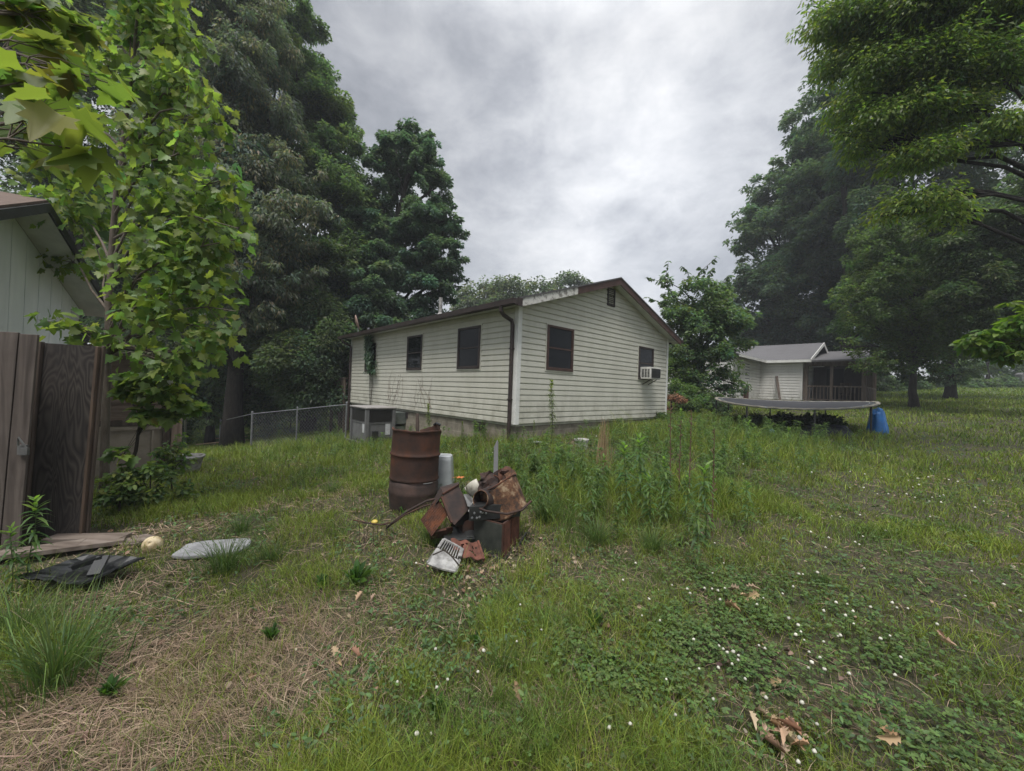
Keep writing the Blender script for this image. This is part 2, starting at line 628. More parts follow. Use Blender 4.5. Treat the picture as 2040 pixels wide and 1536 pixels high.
M['red_fence'] = wood_mat("red_brown_fence", (.06, .03, .024), (.10, .055, .042), (.14, .08, .065))
M['leaf'] = leaf_mat("tree_leaf", .48)
M['leaf_near'] = leaf_mat("near_leaf", .48, .45, gain=1.9)
M['grass'] = leaf_mat("grass_blade", .26, .55)
M['dead_leaf'] = leaf_mat("dead_leaf", .15, .8, gain=1.0)
M['petal'] = plain("white_petal", (.70, .68, .60), .8)
# ------------------------------------------------------------------ world and light
SUN_EL, SUN_AZ = 66.0, 196.0     # soft sun lamp added high behind the camera to light the sides facing it


def make_world():
    w = bpy.data.worlds.new("World")
    scene.world = w
    w.use_nodes = True
    nt = w.node_tree
    bg = nt.nodes["Background"]
    sky = nt.nodes.new("ShaderNodeTexSky")
    sky.sky_type = 'NISHITA'
    sky.sun_disc = False
    sky.sun_elevation = R(SUN_EL)
    sky.sun_rotation = R(SUN_AZ)
    tc = nt.nodes.new("ShaderNodeTexCoord")
    sx = nt.nodes.new("ShaderNodeSeparateXYZ")
    nt.links.new(tc.outputs["Generated"], sx.inputs[0])

    def mth(op, a, b=None, c=False):
        n = nt.nodes.new("ShaderNodeMath")
        n.operation = op
        n.use_clamp = c
        for i, x in enumerate((a, b)):
            if x is None:
                continue
            if isinstance(x, (int, float)):
                n.inputs[i].default_value = x
            else:
                nt.links.new(x, n.inputs[i])
        return n.outputs[0]
    zc = mth('MAXIMUM', sx.outputs[2], 0.0)
    den = mth('ADD', zc, .32)
    cb = nt.nodes.new("ShaderNodeCombineXYZ")
    nt.links.new(mth('DIVIDE', sx.outputs[0], den), cb.inputs[0])
    nt.links.new(mth('DIVIDE', sx.outputs[1], den), cb.inputs[1])
    mp = nt.nodes.new("ShaderNodeMapping")
    mp.inputs["Location"].default_value = SKY_OFF
    mp.inputs["Scale"].default_value = (1, 1, 1.7)
    nt.links.new(tc.outputs["Generated"], mp.inputs[0])
    f1 = noise(nt, 2.3, 6, .55, mp.outputs[0], .25)
    f2 = noise(nt, 6.0, 7, .66, mp.outputs[0], .2)
    f = mth('ADD', mth('MULTIPLY', f1, .66), mth('MULTIPLY', f2, .34))
    cloud = ramp(nt, f, [(.36, (.38, .397, .435)), (.46, (.54, .558, .60)), (.55, (.74, .755, .79)), (.66, (.98, .985, 1.0))])
    # thinner cloud where the sun stands behind it: a soft bright area in the sky
    dt = nt.nodes.new("ShaderNodeVectorMath")
    dt.operation = 'DOT_PRODUCT'
    nt.links.new(tc.outputs["Generated"], dt.inputs[0])
    gl = Vector(tuple(at(1270, 385, 1) - EYE)).normalized()
    dt.inputs[1].default_value = gl
    glow = mth('POWER', mth('MAXIMUM', dt.outputs["Value"], 0.0), 14.0)
    gain = mth('ADD', .345, mth('MULTIPLY', glow, .20))
    # overcast skies grow brighter overhead
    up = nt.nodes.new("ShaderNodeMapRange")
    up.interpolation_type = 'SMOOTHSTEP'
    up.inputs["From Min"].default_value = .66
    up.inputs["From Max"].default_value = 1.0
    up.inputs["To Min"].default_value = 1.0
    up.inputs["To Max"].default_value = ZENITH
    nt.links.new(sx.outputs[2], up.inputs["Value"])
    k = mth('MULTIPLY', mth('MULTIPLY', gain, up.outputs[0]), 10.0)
    vm = nt.nodes.new("ShaderNodeVectorMath")
    vm.operation = 'SCALE'
    nt.links.new(cloud, vm.inputs[0])
    nt.links.new(k, vm.inputs["Scale"])
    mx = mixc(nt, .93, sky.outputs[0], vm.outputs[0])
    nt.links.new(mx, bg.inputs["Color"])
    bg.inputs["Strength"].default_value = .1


SKY_OFF = (3.1, 7.4, 0)
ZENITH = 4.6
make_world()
sd = bpy.data.lights.new("sun", 'SUN')
sd.energy = 1.5
sd.angle = R(24)
sd.color = (1.0, .96, .90)
so = bpy.data.objects.new("sun", sd)
COL.objects.link(so)
az, el = R(SUN_AZ), R(SUN_EL)
so.rotation_euler = Vector((math.sin(az) * math.cos(el), math.cos(az) * math.cos(el), math.sin(el))).to_track_quat('Z', 'Y').to_euler()

scene.render.engine = 'CYCLES'
scene.cycles.max_bounces = 6
scene.cycles.diffuse_bounces = 3
scene.cycles.glossy_bounces = 2
scene.cycles.transmission_bounces = 4
scene.cycles.transparent_max_bounces = 4
scene.cycles.volume_bounces = 0
scene.cycles.use_denoising = DENOISE
scene.cycles.caustics_reflective = False
scene.cycles.caustics_refractive = False
vs_ = scene.view_settings
vs_.view_transform = 'Standard'
vs_.look = 'None'
vs_.exposure = 1.14
vs_.gamma = 1.0


# ------------------------------------------------------------------ ground sheet
def make_ground():
    n = 420
    t = np.linspace(-1, 1, n)
    xs = 130 * np.sinh(5.2 * t) / np.sinh(5.2)
    ys = 130 * np.sinh(5.2 * t) / np.sinh(5.2) + 5
    X, Y = np.meshgrid(xs, ys, indexing='ij')
    Z = gz(X, Y)
    co = np.stack([X, Y, Z], -1).reshape(-1, 3)
    i, j = np.meshgrid(np.arange(n - 1), np.arange(n - 1), indexing='ij')
    a = (i * n + j).ravel()
    q = np.stack([a, a + n, a + n + 1, a + 1], -1).astype(np.int32)
    me = bpy.data.meshes.new("ground")
    me.vertices.add(len(co))
    me.vertices.foreach_set("co", co.astype(np.float32).ravel())
    me.loops.add(q.size)
    me.loops.foreach_set("vertex_index", q.ravel())
    me.polygons.add(len(q))
    me.polygons.foreach_set("loop_start", np.arange(len(q), dtype=np.int32) * 4)
    me.update(calc_edges=True)
    m, nt, b = mat("soil_and_thatch")
    vec = ocoord(nt)
    c = ramp(nt, noise(nt, 3.0, 6, .65, vec), [(.36, (.022, .030, .010)), (.5, (.038, .042, .018)), (.66, (.066, .056, .030))])
    c = mixc(nt, ramp(nt, noise(nt, 60, 4, .7, vec), [(.42, (0, 0, 0)), (.68, (.6, .6, .6))]), c, (.115, .088, .052))
    c = mixc(nt, ramp(nt, noise(nt, 130, 2, .6, vec), [(.5, (0, 0, 0)), (.62, (.8, .8, .8))]), c, (.022, .018, .012))
    # lawn colour far from the yard where single blades are no longer built
    far = nt.nodes.new("ShaderNodeVectorMath")
    far.operation = 'LENGTH'
    nt.links.new(vec, far.inputs[0])
    fr = nt.nodes.new("ShaderNodeMapRange")
    fr.inputs["From Min"].default_value = 22
    fr.inputs["From Max"].default_value = 45
    nt.links.new(far.outputs["Value"], fr.inputs["Value"])
    c = mixc(nt, fr.outputs[0], c, ramp(nt, noise(nt, .8, 6, .7, vec), [(.35, (.045, .070, .018)), (.65, (.085, .115, .034))]))
    nt.links.new(c, b.inputs["Base Color"])
    b.inputs["Roughness"].default_value = 1
    bump(nt, b, noise(nt, 40, 5, .7, vec), .6, .02)
    o = link_mesh("ground", me, m, None, True)
    o["kind"] = "structure"


make_ground()

# ------------------------------------------------------------------ the house in the middle
HP0 = np.array([.093, 8.306, .0])
HANG = R(42.6)
HW, HL = 6.9, 9.62
Z0, ZT = .79, 3.36            # siding bottom and wall top
SLOPE, OV = .33, .35
ZR = 4.66                      # ridge, top of the roof
house = thing("siding_house", "single storey cream vinyl sided house with brown trim in the middle of the yard", "house", (HP0[0], HP0[1], 0), HANG)


def lap_siding(mb, axis, length, z0, z1, exp, outward, clip=None, lip=.021):
    """horizontal laps along +axis (0 = x, 1 = y) on the plane through the origin; outward is the sign of the other axis"""
    n = int(math.ceil((z1 - z0) / exp))
    other = 1 - axis
    for k in range(n):
        za, zb = z0 + k * exp, min(z0 + (k + 1) * exp, z1)
        e = zb - za
        seg = [(za, .0, 0), (za, lip, 0), (za + .006, lip + .002, 0), (za + e * .76, lip * .85, 0), (za + e * .84, .002, 0), (zb, .0, 0)]
        rows = []
        for z, off, _ in seg:
            a0, a1 = (0, length) if clip is None else clip(z)
            if a1 - a0 < .01:
                a0 = a1 = (a0 + a1) / 2
            r = []
            for a in (a0, a1):
                p = [0, 0, z]
                p[axis] = a
                p[other] = outward * off
                r.append(p)
            rows.append(r)
        mb.sheet(rows)


def roof_top(a):
    return ZR - SLOPE * abs(a - HW / 2)


# walls (front gable on the plane b=0 facing -b, long wall on a=0 facing -a, the two hidden walls closed plainly)
mb = MB()
lap_siding(mb, 1, HL, Z0, ZT + .04, .127, -1)
mb.build("long_wall", M['siding'], house, False)
mb = MB()


def gclip(z):
    lim = roof_top(0) - .12
    if z <= lim:
        return 0, HW
    d = (ZR - .12 - z) / SLOPE
    return max(0, HW / 2 - d), min(HW, HW / 2 + d)


lap_siding(mb, 0, HW, Z0, ZR - .13, .127, -1, gclip)
mb.build("gable_wall", M['siding'], house, False)
mb = MB()
mb.prism([(.0, HL, Z0), (HW, HL, Z0), (HW, HL, ZT), (HW / 2, HL, ZR - .14), (0, HL, ZT)], (0, .02, 0))
mb.bb((HW, 0.0, Z0), (HW + .02, HL, ZT))
mb.bb((.03, .03, Z0 - .06), (HW - .03, HL - .03, Z0 - .01))
mb.build("back_wall", M['siding'], house, False)
mb = MB()
mb.bb((-.037, -.037, Z0 - .015), (.08, -.0235, ZT + .07)).bb((-.037, -.0235, Z0 - .015), (-.0235, .08, ZT + .0))
mb.build("corner_trim", M['trim_white'], house, False, bevel=.003)
mb = MB()
mb.bb((HW - .08, -.037, Z0 - .015), (HW + .037, -.0235, ZT + .04))
mb.build("corner_trim", M['trim_white'], house, False, bevel=.003)
MB().bb((-.037, HL - .08, Z0 - .015), (-.0235, HL + .037, ZT)).build("corner_trim", M['trim_white'], house, False, bevel=.003)
# foundation of concrete block down into the falling ground
mb = MB()
mb.bb((.05, .05, -1.9), (HW - .05, HL - .05, Z0 - .07))
fo = mb.build("foundation", M['block'], house, False)
for b0 in (1.1, 4.9):
    mb = MB()
    mb.bb((.03, b0, Z0 - .26), (.049, b0 + .4, Z0 - .1))
    for k in range(4):
        mb.box((.022, b0 + .2, Z0 - .24 + .04 * k), (.012, .38, .012))
    mb.build("foundation_vent", M['louvre'], fo, False)
# roof
mb = MB()
for s in (-1, 1):
    ax = HW / 2
    ex = HW / 2 + OV
    p = [(ax, -.33, ZR), (ax + s * ex, -.33, ZR - SLOPE * ex), (ax + s * ex, -.33, ZR - SLOPE * ex - .035), (ax, -.33, ZR - .035)]
    mb.prism(p if s > 0 else p[::-1], (0, HL + .66, 0))
rf = mb.build("roof", M['shingle'], house, False)
rf.data.update()
mb = MB()
mb.bb((-OV, -.28, ZT - .045), (-.0, HL + .28, ZT - .025)).bb((HW, -.28, ZT - .045), (HW + OV, HL + .28, ZT - .025))
for s in (-1, 1):          # raked soffit under the front overhang
    ex = HW / 2 + OV
    zz = ZR - .15
    p = [(HW / 2, -.29, zz), (HW / 2 + s * ex, -.29, zz - SLOPE * ex), (HW / 2 + s * ex, -.29, zz + .012 - SLOPE * ex), (HW / 2, -.29, zz + .012)]
    mb.prism(p if s > 0 else p[::-1], (0, .275, 0))
mb.build("soffit", M['soffit'], house, False)


def rake(a0, a1, m, name, lab=None, y=-.315, h=.17):
    mb = MB()
    z0_, z1_ = roof_top(a0) - .037, roof_top(a1) - .037
    mb.prism([(a0, y, z0_), (a1, y, z1_), (a1, y, z1_ - h), (a0, y, z0_ - h)], (0, .025, 0))
    o = mb.build(name, m, house, False)
    if lab:
        o["label"] = lab
    return o


rake(HW / 2 + .0, HW + OV, M['brown_red'], "rake_board")
rake(1.62, HW / 2 - .002, M['brown_red'], "rake_board")
rake(-.27, 1.615, M['worn_paint'], "rake_board", "weathered white peeling rake board")
mb = MB()
zg = ZR - SLOPE * (HW / 2 + OV) - .03
mb.prism([(-OV - .01, -.34, zg), (-OV - .125, -.34, zg + .005), (-OV - .115, -.34, zg - .10), (-OV - .01, -.34, zg - .12)], (0, HL + .68, 0))
mb.bb((-OV, -.34, zg - .13), (-.22, -.3, zg + .03))
gt = mb.build("gutter", M['brown'], house, False)
mb = MB()
mb.prism([(HW + OV + .01, -.34, zg), (HW + OV + .125, -.34, zg + .005), (HW + OV + .115, -.34, zg - .10), (HW + OV + .01, -.34, zg - .12)], (0, HL + .68, 0))
mb.build("gutter", M['brown'], house, False)


def spout(b, name="downspout"):
    pts = [(-OV - .06, b, zg - .08), (-OV - .06, b, zg - .2), (-OV + .02, b, zg - .28), (-.10, b, zg - .36), (-.075, b, zg - .46), (-.075, b, 1.2), (-.075, b, .30 if b < 1 else -.3)]
    mb = MB()
    mb.tube(pts, .045, 8)
    for z in (2.4, 1.3):
        mb.bb((-.12, b - .05, z), (-.022, b + .05, z + .025))
    return mb.build(name, M['brown'], house, False, smooth=False)


spout(.11)
spout(HL - .06)


def window(wall, a0, a1, z0, z1, parent=house, fm='brown', lift=.0):
    """wall 'g': gable plane, 'l': long plane"""
    def P(a, off, z):
        return (a, -off, z) if wall == 'g' else (-off, a, z)

    def bx(mb, a, b, o0, o1, z, zz):
        p, q = P(a, o0, z), P(b, o1, zz)
        mb.bb([min(p[i], q[i]) for i in range(3)], [max(p[i], q[i]) for i in range(3)])
    t = .055
    mb = MB()
    bx(mb, a0, a0 + t, .004, .05, z0, z1)
    bx(mb, a1 - t, a1, .004, .05, z0, z1)
    bx(mb, a0 + t, a1 - t, .004, .05, z1 - t, z1)
    bx(mb, a0 + t, a1 - t, .004, .055, z0, z0 + t * 1.3)
    w = mb.build("window", M[fm], parent, False, bevel=.003)
    mb = MB()                                       # light J-channel round the frame
    bx(mb, a0 - .028, a0 - .002, .003, .034, z0 - .03, z1 + .03)
    bx(mb, a1 + .002, a1 + .028, .003, .034, z0 - .03, z1 + .03)
    bx(mb, a0 - .002, a1 + .002, .003, .034, z1 + .002, z1 + .03)
    bx(mb, a0 - .002, a1 + .002, .003, .040, z0 - .03, z0 - .002)
    mb.build("frame", M['siding'], w, False)
    zm = (z0 + z1) / 2
    mb = MB()
    bx(mb, a0 + t, a1 - t, .026, .028, z0 + t * 1.3, z1 - t)
    mb.build("pane", M['glass'], w, False)
    mb = MB()
    bx(mb, a0 + t, a1 - t, .0295, .040, zm - .018, zm + .018)
    for q in (a0 + t, a1 - t - .025):
        bx(mb, q, q + .025, .0295, .038, z0 + t * 1.3, z1 - t)
    mb.build("sash", M[fm], w, False)
    return w


window('g', .89, 1.86, 2.01, 3.06, fm='brown_red')
window('g', 5.01, 5.92, 1.96, 2.97)
window('l', 1.27, 2.21, 2.00, 3.04)
window('l', 4.02, 4.94, 2.00, 3.04)
window('l', 7.25, 8.2, 1.98, 3.0)
mb = MB()                                            # gable louvre
mb.bb((3.27, -.045, 3.91), (3.31, -.004, 4.40)).bb((3.59, -.045, 3.91), (3.63, -.004, 4.40)).bb((3.31, -.045, 3.91), (3.59, -.004, 3.95)).bb((3.31, -.045, 4.36), (3.59, -.004, 4.40))
for k in range(8):
    mb.box((3.45, -.026, 3.98 + k * .05), (.28, .05, .008), Matrix.Rotation(R(40), 3, 'X'))
mb.build("gable_vent", M['louvre'], house, False)
# window air conditioner in the right-hand gable window
acw = thing("window_air_conditioner", "small white box air conditioner sticking out of the right gable window", "air conditioner", tuple(FRAME[house] @ Vector((5.5, 0, 1.98))), HANG)
mb = MB()
mb.bb((-.36, -.36, .0), (.30, -.021, .36))
mb.build("cabinet", M['ac_white'], acw, False, bevel=.012)
mb = MB()
mb.bb((-.30, -.372, .04), (.24, -.361, .32))
for k in range(14):
    mb.box((-.03, -.378, .055 + k * .019), (.52, .01, .006))
mb.build("rear_grille", M['ac_grill'], acw, False)
mb = MB()
for k in range(3):
    for j in range(6):
        mb.bb((-.368, -.33 + k * .09, .06 + j * .042), (-.361, -.27 + k * .09, .085 + j * .042))
mb.build("side_louvre", M['ac_grill'], acw, False)
mb = MB()
mb.beam((-.2, -.30, -.01), (-.2, -.03, -.16), .03, .02).beam((.15, -.30, -.01), (.15, -.03, -.16), .03, .02)
mb.build("bracket", M['brown'], acw, False)
# plumbing vent and satellite dish on the far roof
mb = MB()
rp = (.55, 4.05)
zb = roof_top(rp[0])
mb.tube([(rp[0], rp[1], zb - .05), (rp[0], rp[1], zb + .52)], .055, 14)
mb.lathe([(.10, .0), (.08, .03), (.065, .05), (.056, .06)], 14, Matrix.Translation(Vector((rp[0], rp[1], zb))))
mb.build("vent_pipe", M['white_dirty'], house, False, smooth=False)
dsh = thing("satellite_dish", "weathered tan satellite dish on the far end of the house roof", "satellite dish", tuple(FRAME[house] @ Vector((.05, HL - .15, roof_top(.05)))), HANG)
mb = MB()
Md = Matrix.Translation(Vector((-.0, .05, .42))) @ Matrix.Rotation(-HANG, 4, 'Z') @ Vector((.90, .36, .30)).to_track_quat('Z', 'Y').to_matrix().to_4x4()
mb.lathe([(.0, .0), (.12, .012), (.22, .04), (.30, .085)], 24, Md)
mb.build("reflector", M['dish'], dsh, False, smooth=True, solid=.012)
mb = MB()
mb.tube([(.1, 0, -.05), (.1, 0, .25), (.02, .04, .42)], .022, 8).tube([(.1, 0, .05), (.32, -.25, .08), (.38, -.3, .2)], .012, 6)
mb.box((.38, -.3, .2), (.06, .1, .06))
mb.build("mast", M['galv'], dsh, False)
# rear deck
dk = thing("wooden_deck", "small raised grey wooden deck with slatted rail behind the house", "deck", tuple(FRAME[house] @ Vector((.2, HL + .3, 0))), HANG)
mb = MB()
for k in range(10):
    mb.bb((-.25 + k * .15, .02, .72), (-.11 + k * .15, 1.7, .76))
mb.build("floor", M['wood_brown'], dk, False)
mb = MB()
mb.bb((-.3, .0, .55), (1.3, .05, .715)).bb((-.3, 0.05, .55), (-.255, 1.75, .715)).bb((-.3, 1.7, .55), (1.3, 1.75, .715))
for s in ((-.28, .6), (-.28, 1.65), (1.2, 1.65), (-.28, .08)):
    mb.bb((s[0] - .05, s[1] - .05, -1.6), (s[0] + .05, s[1] + .05, .55))
mb.beam((-.28, .6, .1), (-.28, 1.2, .55), .05, .09)
mb.build("frame", M['wood_brown'], dk, False)
mb = MB()
mb.bb((-.34, .0, 1.72), (-.22, 1.75, 1.76))
for k in range(12):
    mb.bb((-.32, .03 + k * .148, .6), (-.285, .13 + k * .148, 1.715))
mb.bb((-.285, .0, 1.45), (-.25, 1.75, 1.55))
mb.build("railing", M['wood_porch'], dk, False)

# ------------------------------------------------------------------ packaged unit against the long wall
up_ = G(729, 888)
unit = thing("heat_pump_unit", "grey outdoor heating and cooling cabinet beside the long house wall", "hvac unit", tuple(up_ - np.array([0, 0, .05])), HANG)
UX, UY, UH = .80, 1.12, 1.10
mb = MB()
mb.bb((0, 0, .12), (UX, UY, UH))
cab = mb.build("cabinet", M['unit_grey'], unit, False, bevel=.012)
mb = MB()
for (x, y) in ((0, 0), (UX, 0), (0, UY), (UX, UY)):
    mb.box((x, y, .60), (.10, .10, .98))
mb.bb((-.012, -.012, .66), (UX + .012, -.001, .71)).bb((-.012, 0, .66), (-.001, UY, .71))
mb.build("corner_post", M['unit_grey'], unit, False, bevel=.006)
mb = MB()
mb.bb((-.07, -.07, UH + .001), (UX + .07, UY + .07, UH + .05))
mb.build("lid", M['unit_top'], unit, False, bevel=.015)
for nm, lo, hi in (("coil_panel", (.07, -.022, .73), (UX - .07, -.002, UH - .03)), ("coil_panel", (-.022, .07, .73), (-.002, UY - .07, UH - .03))):
    mb = MB()
    mb.bb(lo, hi)
    for k in range(9):
        z = lo[2] + .02 + k * (hi[2] - lo[2] - .04) / 8
        if lo[1] < 0 and hi[0] > .3:
            mb.bb((lo[0], -.028, z), (hi[0], -.0225, z + .006))
        else:
            mb.bb((-.028, lo[1], z), (-.0225, hi[1], z + .006))
    mb.build(nm, M['coil'], unit, False)
mb = MB()
mb.bb((.56, -.008, .33), (.71, -.001, .66))
mb.build("label_plate", M['label'], unit, False)
MB().bb((-.008, .14, .40), (-.001, .3, .66)).build("label_plate", M['label'], unit, False)
mb = MB()
mb.bb((.16, -.10, .26), (.31, -.001, .46)).tube([(.23, -.05, .3), (.6, -.07, .24), (.95, -.06, .25)], .014, 6).tube([(.2, -.05, .27), (.16, -.07, .05)], .02, 6)
mb.build("disconnect_box", M['black_metal'], unit, False)
mb = MB()
mb.bb((-.12, -.12, -.15), (UX + .12, UY + .12, .115))
mb.build("base_pad", M['grey_metal'], unit, False)
mb = MB()
mb.bb((UX + .055, .12, .62), (UX + 1.15, .95, .98)).bb((UX + .055, .16, .2), (UX + 1.1, .9, .55))
mb.build("duct", M['duct'], unit, False, bevel=.01)

# ------------------------------------------------------------------ the white cottage at the back right
CP = at(1512.5, 795, 24.0)            # inside corner of the two walls
CAng = HANG
cot = thing("white_cottage", "small white clapboard cottage with grey roof and dark screened porch at the back", "house", (CP[0], CP[1], 0), CAng)
# local axes: +x away to the right (gable direction), -y toward the right and nearer
CB, CT = 1.46, 3.84
FW = 2.15                            # front wall from (0,0) to (0,-FW)
GD = 6.8                             # gable depth along +x
mb = MB()


def lap2(x0, x1, y0, y1, z0, z1, exp, nrm):
    n = int((z1 - z0) / exp)
    for k in range(n):
        za = z0 + k * exp
        zb = za + exp
        a, b = Vector((x0, y0, 0)), Vector((x1, y1, 0))
        nn = Vector(nrm)
        rows = []
        for z, o in ((za, -.02), (za, .045), (za + exp * .74, .042), (za + exp * .76, -.02), (zb, -.02)):
            rows.append([a + nn * o + Vector((0, 0, z)), b + nn * o + Vector((0, 0, z))])
        mb.sheet(rows)


lap2(0, 0, 0, -FW, CB, CT, .165, (-1, 0, 0))
mb.build("front_wall", M['siding_far'], cot, False)
mb = MB()
lap2(0, -4.9, 0, 0, CB, CT, .165, (0, -1, 0))
lap2(-4.9, -4.9, 0, 4.4, CB, CT, .165, (-1, 0, 0))
mb.build("wing_wall", M['siding_far'], cot, False)
mb = MB()
lap2(0, GD, -FW, -FW, CB, CT, .165, (0, -1, 0))
mb.prism([(0, -FW + .01, CT), (GD, -FW + .01, CT), (GD / 2, -FW + .01, CT + 1.16)], (0, .02, 0))
mb.build("gable_wall", M['siding_far'], cot, False)
mb = MB()
mb.bb((.05, -FW + .05, CB - .05), (GD, 9, CT))
mb.bb((-4.86, .05, CB - .05), (.05, 4.4, CT))
mb.build("inner_wall", M['siding_far'], cot, False)
mb = MB()
mb.bb((.06, -FW + .06, .2), (GD - .1, 9, CB - .052)).bb((-4.82, .08, .2), (.06, 4.3, CB - .052))
mb.build("foundation", M['block'], cot, False)
mb = MB()
RS, RO = .35, .38
rz = CT + .10 + RS * (GD / 2)
for s in (-1, 1):
    ex = GD / 2 + RO
    p = [(GD / 2, -FW - .42, rz), (GD / 2 + s * ex, -FW - .42, rz - RS * ex), (GD / 2 + s * ex, -FW - .42, rz - RS * ex - .05), (GD / 2, -FW - .42, rz - .05)]
    mb.prism(p if s > 0 else p[::-1], (0, 12, 0))
# wing roof: ridge along x
wr = CT + .08 + .30 * 2.2
for s in (-1, 1):
    ey = 2.2 + .4
    p = [(-5.2, 2.2, wr), (-5.2, 2.2 + s * ey, wr - .30 * ey), (-5.2, 2.2 + s * ey, wr - .30 * ey - .05), (-5.2, 2.2, wr - .05)]
    mb.prism(p[::-1] if s > 0 else p, (6.0, 0, 0))
mb.build("roof", M['shingle_far'], cot, False)
mb = MB()
ze = rz - RS * (GD / 2 + RO)
mb.bb((-RO - .03, -FW - .42, ze - .17), (-RO + .01, -.35, ze - .02))
mb.bb((-RO, -FW - .40, ze - .17), (.0, -.4, ze - .15))
for s in (-1, 1):
    ex = GD / 2 + RO
    p = [(GD / 2, -FW - .46, rz + .01), (GD / 2 + s * ex, -FW - .46, rz + .01 - RS * ex), (GD / 2 + s * ex, -FW - .46, rz - .19 - RS * ex), (GD / 2, -FW - .46, rz - .19)]
    mb.prism(p if s > 0 else p[::-1], (0, .035, 0))
mb.bb((-5.2, -.44, wr - .78 - .16), (-RO - .1, -.40, wr - .78 - .02))
mb.build("fascia", M['trim_white'], cot, False)
mb = MB()
mb.bb((-.03, -FW - .02, CB), (.06, -FW + .08, CT))
mb.build("corner_trim", M['trim_white'], cot, False)
MB().bb((-4.95, -.03, CB), (-4.86, .06, CT)).build("corner_trim", M['trim_white'], cot, False)
MB().tube([(-4.6, -.06, CT - .05), (-4.6, -.06, CB - .1)], .04, 8).build("downspout", M['trim_white'], cot, False)
# wing window
mb = MB()
x0, x1 = -3.1, -2.1
mb.bb((x0, -.06, 2.45), (x0 + .08, -.021, 3.55)).bb((x1 - .08, -.06, 2.45), (x1, -.021, 3.55)).bb((x0 + .08, -.06, 3.47), (x1 - .08, -.021, 3.55)).bb((x0 + .08, -.06, 2.45), (x1 - .08, -.021, 2.53)).bb((x0 + .08, -.05, 2.97), (x1 - .08, -.021, 3.03))
cw = mb.build("window", M['trim_white'], cot, False)
mb = MB()
mb.bb((x0 + .08, -.034, 2.53), (x1 - .08, -.022, 3.47))
mb.build("pane", plain("bluish_pane", (.10, .12, .15), .15), cw, False)
# porch: front edge continues the front wall toward -y
PF = 2.75
PY0 = -FW - .03
PY1 = PY0 - PF
PZ = 1.42
po = MB()
po.bb((.0, PY1, PZ - .18), (5.6, PY0 - .01, PZ))
po.bb((.15, PY1 + .1, .2), (.3, PY0 - .1, PZ - .18))
pch = po.build("porch", M['wood_porch'], cot, False)
mb = MB()
pe, pr = CT - .1, CT + .62
mb.prism([(-.35, PY1 - .3, pe), (6.0, PY1 - .3, pr + .35), (6.0, PY1 - .3, pr + .27), (-.35, PY1 - .3, pe - .1)], (0, PF + .3, 0))
mb.build("porch_roof", M['shingle_far'], pch, False)
mb = MB()
mb.bb((.05, PY1 + .02, pe - .32), (.17, PY0 - .02, pe - .06))
mb.bb((.17, PY1 + .02, pe - .22), (5.6, PY1 + .14, pe - .02))
for y, w_ in ((PY0 - .12, .2), (PY0 - 1.28, .13), (PY1 + .12, .2)):
    mb.bb((.03, y - w_ / 2, PZ), (.03 + w_, y + w_ / 2, pe - .325))
for x in (1.0, 1.9, 2.8, 3.7, 4.6, 5.5):
    mb.bb((x, PY1 + .03, PZ), (x + .1, PY1 + .12, pe - .23))
mb.build("porch_post", M['wood_porch'], pch, False)
mb = MB()
mb.bb((.06, PY1 + .22, PZ + .82), (.14, PY0 - .22, PZ + .90)).bb((.07, PY1 + .22, PZ + .08), (.13, PY0 - .22, PZ + .14))
for k in range(14):
    y = PY1 + .32 + k * (PF - .62) / 13
    mb.bb((.085, y - .02, PZ + .14), (.115, y + .02, PZ + .82))
mb.bb((.3, PY1 + .04, PZ + .82), (5.5, PY1 + .11, PZ + .9))
mb.build("porch_railing", M['wood_porch'], pch, False)
mb = MB()
for k in range(34):
    mb.bb((.30 + k * .152, PY1 + .055, PZ + .0), (.435 + k * .152, PY1 + .085, PZ + .815))
mb.build("porch_skirt", M['wood_brown'], pch, False)
mb = MB()
mb.bb((2.6, PY1 + .3, PZ), (2.7, PY0 - .05, pe - .2)).bb((2.7, PY0 - .9, PZ), (5.5, PY0 - .8, pe - .1))
mb.build("porch_screen", M['louvre'], pch, False)
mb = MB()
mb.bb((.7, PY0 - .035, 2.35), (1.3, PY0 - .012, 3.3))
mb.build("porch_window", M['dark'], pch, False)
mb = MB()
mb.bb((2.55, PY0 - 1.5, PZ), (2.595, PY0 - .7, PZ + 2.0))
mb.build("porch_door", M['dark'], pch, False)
# porch chair, a dark silhouette behind the rail
ch = thing("porch_chair", "dark chair standing behind the cottage porch railing", "chair", tuple(FRAME[cot] @ Vector((1.2, PY0 - 1.75, PZ))), CAng)
mb = MB()
mb.bb((-.25, -.25, .40), (.25, .25, .45))
mb.build("seat", M['wood_brown'], ch, False)
mb = MB()
for k in range(5):
    mb.bb((.2, -.25 + k * .105, .5), (.23, -.17 + k * .105, 1.05))
mb.bb((.19, -.27, 1.02), (.24, .27, 1.1))
mb.build("backrest", M['wood_brown'], ch, False)
for x in (-.22, .22):
    for y in (-.22, .22):
        MB().bb((x - .025, y - .025, 0), (x + .025, y + .025, .398)).build("leg", M['wood_brown'], ch, False)
lb = thing("leaning_board", "dark narrow board leaning against the white cottage wall", "board", tuple(FRAME[cot] @ Vector((-.45, -.55, 1.3))), CAng)
MB().beam((-.35, -.75, -.15), (.38, -.35, 1.55), .12, .04).build("plank", M['wood_brown'], lb, False)
